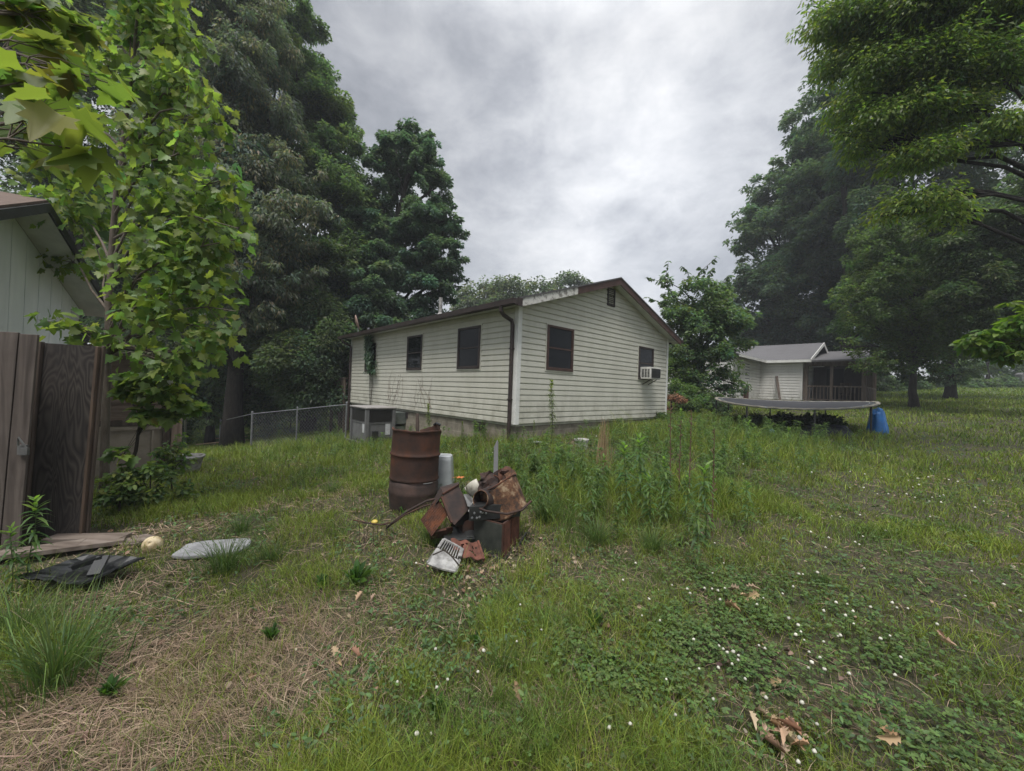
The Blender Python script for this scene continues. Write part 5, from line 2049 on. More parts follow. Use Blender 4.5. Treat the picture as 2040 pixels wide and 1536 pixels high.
# --- small tree beyond the right corner of the house
b = at(1395, 800, 16.5)
t0 = on_ground(b[0], b[1])
root = tree("mulberry_tree", "medium green bushy tree between the house and the white cottage with loose top shoots", "tree",
            [t0, at(1392, 740, 16.5), at(1398, 650, 16.5), at(1405, 590, 16.5)],
            [L(*q) for q in ((1400, 640, 16.5, 68), (1448, 655, 16.3, 48), (1352, 640, 16.5, 42), (1395, 585, 16.5, 42), (1370, 705, 16.2, 50), (1430, 720, 16.2, 48), (1335, 600, 16.6, 26), (1440, 590, 16.6, 36), (1475, 640, 16.2, 26),
                             (1400, 760, 16.2, 40), (1450, 755, 16.0, 30), (1345, 740, 16.3, 34), (1325, 560, 16.7, 16), (1480, 690, 16.1, 20), (1390, 790, 16, 36), (1440, 785, 15.9, 32), (1360, 775, 16.2, 30), (1470, 770, 15.8, 22))],
            27000, .155, .085, GREEN_M + GREEN_B[:1], 31, .13, None, per=420, sub=6, inner=.35)
rng = np.random.default_rng(77)
mbs = MB()
lv = []
for pts in (((1345, 600), (1325, 555), (1332, 520)), ((1345, 590), (1318, 562), (1288, 552)), ((1385, 580), (1390, 545), (1420, 520), (1428, 512)), ((1375, 575), (1370, 540), (1358, 530)),
            ((1420, 570), (1412, 548), (1424, 534)), ((1345, 620), (1310, 600), (1288, 592)), ((1440, 570), (1448, 555), (1458, 548)), ((1400, 570), (1404, 540), (1392, 532))):
    P = np.array([at(u, v, 16.5) for u, v in pts])
    t = np.linspace(0, len(P) - 1, 12)
    Q = np.stack([np.interp(t, np.arange(len(P)), P[:, i]) for i in range(3)], 1)
    mbs.tube(Q, np.linspace(.018, .005, 12), 4, False)
    for q in Q[2:]:
        for s in range(2):
            d_ = unit(rng.normal(0, 1, 3) * np.array([1, 1, .3]) + np.array([0, 0, -.55]))
            lv.append((q, d_))
mbs.build("shoots", M['twig'], root)
p = np.array([a for a, _ in lv])
d = np.array([b_ for _, b_ in lv])
blk = [(leaf_shape(OVAL, p, d, unit(np.array([0, 0, 1.]) + rng.normal(0, .5, p.shape)), rng.uniform(.15, .24, len(p)), rng), OF, pick_cols(len(p), GREEN_D, rng))]
link_mesh("shoot_leaves", poly_mesh("shoot_leaves", to_local(blk, root)), M['leaf'], root)
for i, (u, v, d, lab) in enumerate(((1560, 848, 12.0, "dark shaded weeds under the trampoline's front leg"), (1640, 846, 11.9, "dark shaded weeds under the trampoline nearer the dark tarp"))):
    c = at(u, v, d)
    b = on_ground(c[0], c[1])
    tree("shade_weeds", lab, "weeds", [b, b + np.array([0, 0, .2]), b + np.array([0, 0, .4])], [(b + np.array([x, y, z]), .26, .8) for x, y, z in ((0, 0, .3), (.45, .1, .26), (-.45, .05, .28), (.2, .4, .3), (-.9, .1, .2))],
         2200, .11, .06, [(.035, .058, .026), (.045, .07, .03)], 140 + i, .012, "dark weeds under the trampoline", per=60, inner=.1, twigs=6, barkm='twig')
# brownish dead shrubs at the gable's right corner
for i, (u, v, d, s, lab) in enumerate(((1345, 790, 14.2, 1.0, "larger rusty brown dead shrub by the right corner of the house"), (1312, 812, 13.4, .8, "smaller rusty brown dead shrub at the foot of the gable wall"))):
    b = G(u, v + 45) if i == 0 else on_ground(*at(u, v, d)[:2])
    b = on_ground(*at(u, v, d)[:2])
    top = at(u, v, d)
    h = max(.35, top[2] - b[2])
    tree("dead_shrub", lab, "shrub", [b, b + np.array([.03, 0, h * .4]), b + np.array([0, 0, h * .8])],
         [(b + np.array([x * s, y * s, h * z]), .20 * s, .6) for x, y, z in ((0, 0, 1.), (.2, .05, .9), (-.2, .0, .88), (.05, .2, .85), (.12, -.2, .8))],
         1500, .07, .03, [(.30, .15, .085), (.24, .13, .085), (.34, .20, .12)], 60 + i, .02, "rusty brown dead shrubs by the house corner", leafm='dead_leaf', barkm='stem_dead', per=60, inner=.2, twigs=8)
for i, (u, v, d, rp, cols, lab) in enumerate(((1375, 790, 15.2, 34, GREEN_M + GREEN_Y[:1], "light green shrub under the mulberry tree left of the trampoline"), (1340, 735, 16.0, 40, GREEN_Y[:2] + GREEN_M, "yellow green shrub just behind the right eave of the house"),
                                              (1420, 800, 15.5, 30, GREEN_D, "dark green shrub beside the trampoline's left end"), (1310, 835, 12.6, 22, GREEN_D + GREEN_M[:1], "leafy weed shrub growing against the gable wall's right corner"))):
    c = at(u, v, d)
    b = on_ground(c[0], c[1])
    r = rp * d / FPX
    tree("shrub", lab, "shrub", [b, (b + c) / 2, c], [(c + np.array([x, y, z]) * r, r * f, .9) for x, y, z, f in ((0, 0, 0, .7), (.6, .1, -.2, .6), (-.6, 0, -.1, .6), (0, .5, .3, .5), (.2, -.3, -.8, .7), (-.4, -.2, -.9, .7))],
         3800, .10, .05, cols, 65 + i, .03, "shrubs between house and trampoline", per=70, inner=.4)
# --- dark trees behind the cottage
b = at(1560, 760, 36)
tree("oak_tree", "large dark blue green tree rising behind the white cottage", "tree", up_from(b, 14),
     [L(*q) for q in ((1500, 440, 35, 42), (1540, 380, 35, 52), (1580, 310, 34, 50), (1545, 470, 34, 72), (1500, 560, 34, 55), (1560, 580, 33, 80), (1620, 400, 33, 90), (1520, 640, 34, 55), (1600, 240, 34, 42),
                      (1640, 300, 33, 62), (1640, 520, 32, 90), (1610, 640, 32, 70), (1490, 500, 35, 32), (1690, 620, 31, 70), (1700, 450, 31, 90), (1690, 350, 32, 70), (1660, 700, 31, 50), (1740, 560, 31, 90), (1500, 690, 35, 60), (1560, 680, 34, 70), (1600, 720, 34, 60), (1700, 710, 33, 60), (1450, 640, 36, 50), (1640, 760, 33, 50))],
     170000, .31, .175, GREEN_B + GREEN_D, 51, .5, None, per=1200, sub=9, inner=.4, twigs=4)
b = at(1680, 760, 29)
tree("oak_tree", "tall dark tree whose top reaches the frame behind the near branches", "tree", up_from(b, 15),
     [L(*q) for q in ((1640, 160, 26, 36), (1680, 90, 26, 55), (1700, 200, 25, 70), (1760, 300, 25, 100), (1800, 180, 25, 100), (1650, 250, 26, 42), (1850, 330, 24, 100), (1880, 500, 24, 120), (1960, 440, 24, 110), (1780, 450, 25, 100),
                      (1750, 20, 25, 90), (1900, 640, 25, 70), (1840, 620, 26, 80), (2020, 600, 24, 80), (2060, 480, 23, 90), (1750, 640, 27, 80), (1820, 720, 27, 50), (1780, 740, 28, 40), (1960, 330, 24, 90), (1900, 200, 24, 90), (2000, 180, 24, 90), (1960, 690, 26, 40), (1860, 90, 25, 100), (1980, 60, 24, 100))],
     150000, .25, .135, GREEN_D + GREEN_B, 52, .45, None, per=1000, sub=8, inner=.4, twigs=4)
# --- lawn tree with the visible trunk
b = G(1820, 812)
tree("lawn_tree", "broad low dark tree with a thick bare trunk on the right lawn", "tree", [b, b + np.array([-.05, 0, .9]), at(1822, 700, 18.4), at(1830, 560, 18.4)],
     [L(*q) for q in ((1765, 690, 17.5, 48), (1720, 650, 17.2, 55), (1800, 650, 17.6, 70), (1860, 640, 18, 70), (1740, 570, 17.6, 70), (1820, 550, 17.8, 85), (1700, 600, 17.2, 40), (1900, 560, 18.2, 80), (1790, 470, 18, 75), (1870, 470, 18.4, 80),
                      (1750, 500, 18, 55), (1720, 725, 17, 26), (1690, 690, 17, 24), (1880, 700, 18.3, 45), (1960, 600, 18.6, 85), (1940, 500, 18.6, 80), (1745, 725, 16.9, 28), (1940, 690, 18.8, 40), (1820, 700, 17.6, 45), (1785, 722, 17.3, 34), (1860, 715, 17.9, 34), (1900, 650, 18.2, 60), (1830, 735, 18.6, 26))],
     100000, .14, .08, [(.085, .130, .046), (.10, .150, .048), (.07, .11, .045)], 53, .20, None, per=1000, sub=8, inner=.4, limb_r=.32, limb_from=.5)
# second trunk further back and hedge
b = on_ground(*at(1892, 790, 25)[:2])
tree("lawn_tree", "slimmer dark tree standing behind the thick trunked lawn tree", "tree", [b, at(1893, 740, 25), at(1890, 690, 25), at(1885, 640, 25)],
     [L(*q) for q in ((1885, 690, 25, 40), (1860, 720, 25, 28), (1920, 700, 25, 36), (1890, 750, 24.6, 30), (1855, 745, 24.8, 22), (1925, 740, 25, 22), (1870, 640, 25, 50), (1930, 640, 25, 45))],
     22000, .18, .10, GREEN_D, 54, .3, None, per=120, inner=.4)
HG = "far boundary shrubs beyond the lawn"
for i, (u, v, d, rp, cols, n, lab) in enumerate(((1760, 765, 36, 34, GREEN_D, 5000, "dark far hedge clump right of the cottage porch"), (1820, 768, 37, 34, GREEN_D, 5000, "dark far hedge clump behind the thick lawn trunk"),
                                                 (1925, 738, 43, 40, GREEN_M + GREEN_Y[:1], 6000, "light green far shrub under the bright near branch"), (1995, 732, 44, 44, [(.07, .12, .06), (.085, .14, .07)], 6000, "soft green far shrub near the right edge"),
                                                 (2050, 722, 43, 44, GREEN_M, 7000, "far shrub cut by the right edge of the lawn"), (1870, 772, 40, 30, GREEN_D, 5000, "dark far hedge clump behind the slimmer lawn tree"), (1960, 772, 38, 26, GREEN_D, 5000, "dark far hedge clump under the light green far shrubs"), (2035, 770, 38, 26, GREEN_D, 5000, "dark far hedge clump at the right edge beyond the lawn"), (1700, 765, 38, 36, GREEN_D, 5000, "dark far hedge clump hidden behind the cottage porch"))):
    c = at(u, v, d)
    b = on_ground(c[0], c[1])
    r = rp * d / FPX
    tree("far_shrub", lab, "shrub", [b, (b + c) / 2, c], [(c + np.array([x, y, z]) * r, r * f, .8) for x, y, z, f in ((0, 0, 0, .7), (.9, .1, -.2, .6), (-.9, 0, -.2, .6), (0, .5, .3, .5), (.3, -.3, -.8, .7), (-.5, -.2, -.9, .7))],
         n, .26, .15, cols, 80 + i, .09, HG, per=70, inner=.3)
b = on_ground(*at(1968, 760, 42)[:2])
tree("far_sapling", "thin dark bare stemmed tree in front of the far light shrubs", "tree", [b, at(1968, 740, 42), at(1964, 715, 42)], [L(1960, 700, 42, 24, .6), L(1985, 705, 42, 18, .6)], 1800, .22, .12, GREEN_D, 90, .22, None, per=40)
mb = MB()
p0, p1 = at(2041, 772, 40), at(2041, 746, 40)
mb.prism([p0 + np.array([-.25, 0, -1]), p0 + np.array([.25, 0, -1]), p1 + np.array([.25, 0, 0]), p1 + np.array([0, 0, .2]), p1 + np.array([-.25, 0, 0])], (0, .6, 0))
_tag(mb.build("stone_pillar", M['grey_metal'], None), "pale grey pillar beyond the lawn at the right edge", "pillar")
b = on_ground(*at(2130, 800, 14)[:2])
tree("dark_tree", "dark broad leaved tree at the right edge behind the bright yellow green branch", "tree", [b, at(2120, 650, 14), at(2090, 480, 14), at(2070, 330, 14)],
     [L(*q) for q in ((2030, 560, 14, 70), (1960, 570, 14.5, 70), (1900, 520, 15, 60), (2040, 460, 14, 70), (1970, 470, 14.5, 65), (1910, 610, 14.6, 45), (2060, 640, 13.6, 60), (1990, 640, 14, 45), (2100, 380, 13.6, 80), (1850, 470, 15.2, 45), (1880, 420, 15, 36))],
     52000, .15, .07, [(.075, .115, .046), (.085, .125, .05), (.062, .10, .046)], 57, .22, None, barkm='bark_dark', per=800, sub=7, inner=.35, droop=.5)
# --- near branches with bright leaflets at the upper right
tb_ = on_ground(12.2, 7.2)
NL = []
for q in ((1660, 40, 8.6, 60), (1740, 30, 8.2, 90), (1830, 30, 7.8, 105), (1940, 40, 7.6, 105), (2020, 30, 7.4, 90), (1690, 130, 8.4, 60), (1770, 140, 8, 85), (1870, 140, 7.6, 95), (1980, 140, 7.3, 80),
          (1700, 215, 8.3, 55), (1790, 235, 7.9, 80), (1890, 225, 7.6, 75), (1720, 290, 8.2, 50), (1820, 320, 7.8, 65), (1900, 290, 7.5, 50), (1850, 395, 7.5, 60), (1790, 400, 7.9, 45), (1900, 430, 7.4, 50), (2010, 250, 7.2, 70),
          (1755, 430, 8, 32), (1620, 12, 8.9, 26), (1680, 270, 8.3, 34)):
    NL.append((at(q[0], q[1], q[2]), q[3] * q[2] / FPX, .42))
tree("walnut_tree", "near overhanging tree with bright yellow green leaflets filling the upper right", "tree", [tb_, tb_ + np.array([-.1, 0, 2.5]), tb_ + np.array([-.6, .2, 5.2]), tb_ + np.array([-1.2, .5, 8.5])],
     NL, 64000, .108, .040, [(.115, .175, .044), (.14, .205, .044), (.09, .145, .046), (.175, .235, .048)], 55, .20, None, leafm='leaf_near', barkm='bark_dark', per=1300, droop=.8, flat=.8, inner=.05, sub=5, crad=(.3, .65), twigs=10, tilt=.9, limb_r=.30, var=.2)
tb_ = on_ground(9.6, 5.6)
NL = []
for q in ((1930, 690, 6.6, 26), (1965, 680, 6.5, 34), (2005, 690, 6.4, 36), (2030, 650, 6.3, 36), (2045, 700, 6.2, 36), (2030, 610, 6.3, 22), (1985, 715, 6.5, 24), (2060, 640, 6.2, 40)):
    NL.append((at(q[0], q[1], q[2]), q[3] * q[2] / FPX, .6))
tree("boxelder_sapling", "bright yellow green branch of a young tree reaching in at the right edge", "tree", [tb_, tb_ + np.array([-.05, 0, 1.2]), tb_ + np.array([-.25, 0, 2.6])],
     NL, 1500, .125, .06, GREEN_Y, 56, .07, None, leafm='leaf_near', per=70, droop=.5, flat=.6, shape='o', inner=.1, twigs=6, barkm='bark_young')

# --- the young maple at left and its seedlings
MAPLE = [(.165, .225, .064), (.14, .205, .066), (.19, .245, .062), (.12, .18, .070)]
mt = [(208, 1000, 4.75), (212, 800, 4.75), (216, 620, 4.75), (228, 430, 4.75), (250, 250, 4.75), (268, 90, 4.75), (285, -120, 4.75)]
mt = [at(*q) for q in mt]
mt[0] = on_ground(mt[0][0], mt[0][1])
ML = [L(*q) for q in ((300, 20, 4.8, 65, .6), (350, 75, 4.7, 55, .6), (250, 60, 4.9, 50, .6), (210, 110, 4.6, 45, .5), (370, 170, 4.6, 55, .5), (315, 190, 4.8, 60, .5), (420, 215, 4.5, 32, .5), (400, 250, 4.6, 42, .5),
                      (320, 290, 4.7, 62, .45), (385, 300, 4.5, 38, .45), (460, 355, 4.4, 32, .5), (430, 400, 4.5, 52, .45), (350, 390, 4.6, 62, .45), (290, 360, 4.8, 50, .45), (475, 455, 4.3, 36, .5), (410, 480, 4.5, 58, .45), (330, 470, 4.6, 60, .45),
                      (480, 475, 4.3, 22, .5), (380, 545, 4.5, 62, .45), (300, 540, 4.7, 52, .45), (430, 585, 4.4, 46, .45), (470, 620, 4.3, 30, .5), (350, 620, 4.5, 60, .45), (270, 610, 4.7, 45, .45), (430, 660, 4.4, 42, .5), (390, 690, 4.4, 50, .5),
                      (130, 330, 5.2, 55, .5), (150, 430, 5.2, 60, .5), (130, 520, 5.3, 40, .5), (170, 250, 5.2, 45, .5), (90, 640, 4.0, 34, .45), (140, 655, 3.95, 42, .45), (190, 670, 4.0, 34, .45), (230, 650, 4.2, 30, .45), (130, 80, 5.2, 60, .5), (215, 520, 5.1, 40, .5),
                      (300, 705, 4.3, 45, .45), (350, 735, 4.3, 45, .45), (250, 690, 4.1, 34, .45))]
tree("young_maple", "young bright green lobed leaf tree with slender trunk beside the plywood gate", "tree", mt, ML, 4300, .108, .1, MAPLE, 33, .045, None, leafm='leaf_near', barkm='bark_young', per=700, droop=.75, flat=1.0, shape='m', inner=.0, arch=.1, crad=(.45, .85), twigs=5, limb_r=.38, var=.16, tilt=.95)
st = [at(*q) for q in ((226, 1012, 4.6), (248, 950, 4.65), (270, 900, 4.7), (281, 835, 4.75), (288, 739, 4.8), (292, 690, 4.8))]
st[0] = on_ground(st[0][0], st[0][1])
tree("maple_sapling", "leaning thin dark stemmed sapling beside the plywood gate's foot", "tree", st,
     [L(*q) for q in ((285, 760, 4.6, 38, .5), (330, 790, 4.6, 40, .5), (370, 810, 4.6, 28, .5), (250, 790, 4.5, 30, .5), (310, 830, 4.6, 36, .5), (390, 815, 4.7, 20, .5), (345, 830, 4.6, 26, .5), (240, 905, 4.4, 26, .5), (330, 740, 4.6, 30, .5))],
     640, .115, .1, MAPLE, 34, .026, None, leafm='leaf_near', barkm='twig', per=90, shape='m', inner=.1, flat=.45, twigs=3)
for i, (u, v, d, rp, lab, n) in enumerate(((300, 950, 4.5, 42, "weedy dark leafed bush at the foot of the leaning sapling", 900), (240, 960, 4.3, 34, "low leafy weed bush against the gate's right edge", 600), (345, 905, 5.2, 36, "thin twiggy bush before the planter pot", 600), (365, 985, 5.0, 26, "low weed bush in the grass right of the sapling", 450))):
    c = at(u, v, d)
    b = on_ground(c[0], c[1])
    r = rp * d / FPX
    tree("weed_bush", lab, "bush", [b, (b + c) / 2, c + np.array([0, 0, .4 * r])], [(c + np.array([x, y, z]) * r, r * f, .8) for x, y, z, f in ((0, 0, .2, .6), (.6, .1, -.2, .5), (-.6, 0, .0, .5), (0, .4, .7, .4), (.2, -.3, -.8, .6), (-.4, -.2, -.8, .6))],
         n, .062, .04, GREEN_M + MAPLE, 95 + i, .014, "weed bushes round the sapling", per=60, inner=.1, twigs=5, barkm='twig', shape='o', flat=.9)
# overhanging near branch with big pale leaves in the top left corner
bb = on_ground(-3.6, 1.5)
NB = [L(*q) for q in ((40, 30, 2.3, 70, .4), (130, 50, 2.4, 60, .4), (60, 160, 1.9, 60, .4), (150, 150, 2.0, 60, .4), (130, 230, 1.75, 70, .35), (215, 165, 2.2, 45, .4), (60, 240, 1.8, 55, .35), (170, 300, 1.8, 45, .35), (60, 300, 1.9, 50, .35), (-40, 120, 2, 80, .4), (90, 100, 2.2, 60, .4), (190, 60, 2.5, 50, .4))]
tree("near_maple", "big pale lobed leaves of a near branch hanging into the top left corner", "tree", [bb, bb + np.array([.05, .1, 1.5]), bb + np.array([.3, .1, 2.6]), bb + np.array([.5, .3, 3.6])], NB, 125, .15, .1,
     [(.125, .165, .045), (.105, .15, .045), (.14, .18, .05), (.165, .175, .05)], 35, .06, None, leafm='leaf_near', barkm='bark_young', per=60, droop=.5, flat=.4, shape='m', inner=.1, twigs=4, limb_r=.22, tilt=.35)

# vine over the left window
rng = np.random.default_rng(5)
vin = thing("window_vine", "dark green vine climbing over the leftmost window of the long wall", "vine", tuple(FRAME[house] @ Vector((-.06, 7.5, 1.9))), HANG)
n = 520
tz = rng.random(n)
a = 7.35 + .28 * tz + rng.normal(0, .16, n) * (1.1 - .4 * tz)
z = 1.95 - 1.9 + 1.35 * tz
p = np.stack([-.06 - rng.random(n) * .16 + .06, a - 7.5, z], 1)
d = unit(np.stack([-.5 - rng.random(n), rng.normal(0, .6, n), -.7 - rng.random(n)], 1))
nr = unit(np.stack([-1 + rng.normal(0, .4, n), rng.normal(0, .4, n), .5 + rng.normal(0, .4, n)], 1))
link_mesh("leaves", poly_mesh("leaves", [(leaf_shape(OVAL, p, d, nr, rng.uniform(.09, .16, n), rng), OF, pick_cols(n, GREEN_B, rng, .2))]), M['leaf'], vin)
mb = MB()
for s in range(4):
    mb.tube([(-.02, -.1 + s * .05 + .06 * math.sin(t * 9 + s), -2.0 + 3.2 * t) for t in np.linspace(0, 1, 14)], .008, 5)
mb.build("stem", M['twig'], vin, False)
cv = thing("dead_creeper", "thin bare dead creeper stems clinging to the long cream wall", "vine", tuple(FRAME[house] @ Vector((-.03, 4.6, .8))), HANG)
mb = MB()
for k in range(16):
    y0 = rng.uniform(-1.4, 1.6)
    x, y, z = -.005, y0, rng.uniform(-.1, .2)
    pts = []
    dy = rng.normal(.0, .25)
    for s in range(9):
        pts.append((-.008, y, z))
        y += (dy + rng.normal(0, .3)) * .16
        z += rng.uniform(.05, .16)
    mb.tube(pts, [.004] * 5 + [.003] * 4, 3, False)
mb.build("stems", M['stem_dead'], cv, False)

HOUSE_INV = np.array(FRAME[house].inverted())


def in_house(x, y):
    q = np.stack([x, y, np.zeros_like(x), np.ones_like(x)], 1) @ HOUSE_INV.T
    return (q[:, 0] > .03) & (q[:, 0] < HW - .03) & (q[:, 1] > .03) & (q[:, 1] < HL - .03)



# ------------------------------------------------------------------ tall single weeds (built once per kind, then copied)
rng = np.random.default_rng(91)


def horseweed(h, nleaf, ll, lw, seed, cols=None, topk=1.0):
    rg = np.random.default_rng(seed)
    root = thing("tall_weed", "", "weed")
    mb = MB()
    pts = [(.02 * h * math.sin(k * .8), .015 * h * math.sin(k * 1.1), h * k / 7) for k in range(8)]
    mb.tube(pts, [.006 - .0045 * k / 7 for k in range(8)], 5)
    mb.build("stem", M['stem'], root, False)
    t = np.sort(rg.random(nleaf) ** .75)
    ang = np.arange(nleaf) * 2.4 + rg.normal(0, .3, nleaf)
    base = np.stack([.02 * h * np.sin(t * 7 * .8), .015 * h * np.sin(t * 7 * 1.1), h * t], 1)
    el = np.where(t > .82, 1.0, .45) + rg.normal(0, .15, nleaf)
    d = unit(np.stack([np.cos(ang), np.sin(ang), el], 1))
    nr = unit(np.array([0, 0, 1.]) + rg.normal(0, .2, (nleaf, 3)))
    s = unit(np.cross(d, nr))
    l = ll * np.where(t > .85, .75, 1.0) * rg.uniform(.7, 1.2, nleaf) * np.where(t < .25, .7, 1)
    w = lw * rg.uniform(.8, 1.2, nleaf)
    rows = []
    for f, wf in ((0, .3), (.3, 1.0), (.65, .85), (1.0, .05)):
        c = base + d * (l * f)[:, None] + np.array([0, 0, -1.]) * (l * f * f * np.where(t > .85, .25, .75))[:, None]
        rows.append(c + s * (w * wf * .5)[:, None])
        rows.append(c - s * (w * wf * .5)[:, None])
    vs = np.stack(rows, 1)
    fs = [(0, 1, 3, 2), (2, 3, 5, 4), (4, 5, 7, 6)]
    c = pick_cols(nleaf, cols or [(.10, .175, .055), (.115, .195, .06), (.085, .155, .06)], rg, .12)
    c = np.where((t > .85)[:, None], c * np.array([1.35, 1.25, .9]), c)
    link_mesh("leaves", poly_mesh("leaves", [(vs, fs, c)]), M['leaf_near'], root)
    return root


WG = "tall leafy weeds standing in the unmown grass"
proto = [horseweed(.88, 78, .15, .026, 1), horseweed(.74, 68, .14, .024, 2), horseweed(.64, 60, .13, .024, 3)]
weeds = [(1243, 1048, 1.0, "tall leafy weed with nodding tip left of the tallest weed, right of the junk pile"), (1272, 1025, 1.22, "tallest leafy green weed right of the junk pile"), (1292, 1062, .95, "leafy weed just right and in front of the tallest weed"),
         (1320, 1040, .80, "slim leafy weed between the tallest weed and the dead stems"), (1402, 1085, 1.05, "broad leafy weed right of the brown dead stems"), (1486, 1060, .85, "lone leafy weed farthest right in the unmown grass"),
         (1366, 1050, .62, "short leafy weed at the foot of the dead stems"), (1108, 985, .85, "leafy weed behind the flaking bucket"), (1085, 1010, .8, "leafy weed close to the bucket's right side"),
         (1355, 905, 1.0, "leafy weed far back below the blue scrap"), (1490, 900, .9, "leafy weed before the trampoline's left legs"), (1570, 905, .9, "leafy weed below the small blue bag"),
         (60, 1178, .75, "grey green leafy weed at the foot of the board fence"), (20, 1190, .65, "leafy weed at the extreme left edge by the fence"), (1440, 930, .8, "leafy weed midway between the house and the small blue bag"), (1200, 1010, .7, "leafy weed beside the dry tan stalks")]
for i, (u, v, s, lab) in enumerate(weeds):
    p = G(u, v)
    k = i % 3
    if i < 3:
        o = proto[k]
        o.location = V(p)
        o.scale = (s,) * 3
        o["label"] = lab
        o["group"] = WG
    else:
        dup(proto[k], p, rng.uniform(0, 6), s, lab, WG)
# the unmown strip before the house and trampoline: a mass of the same weeds
def weed_mass():
    rg = np.random.default_rng(611)
    centres = [G(u, v) for u, v in ((1120, 960), (1100, 1010), (1240, 980), (1330, 960), (1400, 940), (1480, 930), (1300, 900), (1400, 890), (1500, 880), (1580, 890), (1200, 930), (1060, 930), (1640, 880), (1440, 860), (1350, 870), (1150, 1040), (760, 900), (660, 890), (920, 895))]
    wts = np.array([1.2, 1.0, 1.3, 1.2, 1.2, 1.1, 1.2, 1.2, 1.2, .9, .7, .9, .5, 1.2, 1.0, .7, .5, .4, .5])
    P = []
    for c, w_ in zip(centres, wts):
        k = int(24 * w_)
        q = rg.normal(0, .55, (k, 2)) + c[:2]
        P.append(q)
    P = np.concatenate(P)
    P = P[~in_house(P[:, 0], P[:, 1])]
    pc = at(960, 1040, 3.65)
    P = P[(np.hypot(P[:, 0] - pc[0], P[:, 1] - pc[1]) > .75) & (np.hypot(P[:, 0] - dc[0], P[:, 1] - dc[1]) > .5)]
    zz = gz(P[:, 0], P[:, 1])
    blocks = []
    fs = [(0, 1, 3, 2), (2, 3, 5, 4), (4, 5, 7, 6)]
    for (x, y), z in zip(P, zz):
        h = rg.uniform(.22, .62)
        nl = int(26 + 60 * h)
        t = np.sort(rg.random(nl) ** .7)
        ang = np.arange(nl) * 2.4 + rg.normal(0, .35, nl)
        lean_ = rg.normal(0, .08, 2)
        base = np.stack([x + lean_[0] * t, y + lean_[1] * t, z + h * t], 1)
        d = unit(np.stack([np.cos(ang), np.sin(ang), np.where(t > .8, 1.0, .45) + rg.normal(0, .2, nl)], 1))
        s = unit(np.cross(d, unit(np.array([0, 0, 1.]) + rg.normal(0, .25, (nl, 3)))))
        l = rg.uniform(.07, .13, nl)
        w = rg.uniform(.012, .024, nl)
        rows = []
        for f, wf in ((0, .3), (.3, 1.0), (.65, .85), (1.0, .05)):
            c = base + d * (l * f)[:, None] + np.array([0, 0, -1.]) * (l * f * f * .7)[:, None]
            rows += [c + s * (w * wf * .5)[:, None], c - s * (w * wf * .5)[:, None]]
        c = pick_cols(nl, [(.095, .155, .048), (.115, .175, .055), (.08, .135, .05)], rg, .14)
        blocks.append((np.stack(rows, 1), fs, c))
        st = np.array([[x, y, z - .01], [x + .004, y, z - .01], [x + lean_[0] + .002, y + lean_[1], z + h], [x + lean_[0], y + lean_[1], z + h]])[None]
        blocks.append((st, QF, np.array([[.09, .11, .04]])))
    o = link_mesh("weed_mass", poly_mesh("weed_mass", blocks), M['leaf_near'])
    _tag(o, "dense knee high leafy weeds massed in the unmown strip before the house", "weeds", None, "stuff")


weed_mass()
# seedy weed against the wall
wallw = horseweed(1.0, 230, .085, .018, 9, [(.115, .15, .06), (.13, .165, .075)])
wallw.name = "seed_weed"
p = G(1097, 890)
wallw.location = V(p)
wallw.scale = (1.35,) * 3
wallw["label"] = "tall pale seedy weed spike standing before the gable window"
wallw["group"] = "pale weed spikes by the house walls"
dup(wallw, G(852, 905), 1.0, 1.0, "tall pale weed spike behind the rusty drum", "pale weed spikes by the house walls")
dup(wallw, G(920, 890), 2.0, .55, "short pale weed spike by the concrete block foundation", "pale weed spikes by the house walls")
dup(wallw, G(1062, 885), 2.7, .5, "short pale weed spike right of the house corner", "pale weed spikes by the house walls")
# dry brown stalks
ds = thing("dry_stalk", "bundle of tan dry stalks standing right of the weedy clump", "dry stalks", tuple(G(1200, 965)))
rg = np.random.default_rng(3)
mb = MB()
b0 = G(1200, 965)
for k in range(60):
    x, y = rg.normal(0, .04, 2)
    h = rg.uniform(.55, .98)
    mb.tube([(b0[0] + x, b0[1] + y, b0[2] - .02), (b0[0] + x * 1.1, b0[1] + y, b0[2] + h * .5), (b0[0] + x * .6 + rg.normal(0, .02), b0[1] + y, b0[2] + h)], [.004, .0034, .0015], 3, False)
mb.build("stalks", two_tone("tan_stalk", (.24, .165, .085), (.36, .26, .15), 9, .9, bmp=0), ds)
for u, v, h, lab in ((1335, 1010, 1.10, "leftmost tall dark dead weed stem"), (1352, 1005, .85, "shorter dead weed stem in the middle of the dead stems"), (1372, 1012, 1.0, "right hand tall reddish dead weed stem"), (1418, 1068, .9, "thin dark dead stem beside the broad leafy weed")):
    p = G(u, v)
    h += .2
    d_ = thing("dead_weed_stem", lab, "dead stem", tuple(p), 0, "brown dead stems in the unmown grass")
    mb = MB()
    lx, ly = rg.normal(0, .04, 2)
    pts = [(p[0] + lx * t, p[1] + ly * t, p[2] + h * t) for t in np.linspace(0, 1, 8)]
    mb.tube(pts, np.linspace(.009, .003, 8), 5)
    for k in range(26):
        t = rg.uniform(.3, 1)
        q = np.array([p[0] + lx * t, p[1] + ly * t, p[2] + h * t])
        e = q + np.array([*rg.normal(0, .022, 2), rg.uniform(.0, .05)])
        mb.tube([q, e], [.0035, .006], 4)
    mb.build("stem", M['stem_dead'], d_)


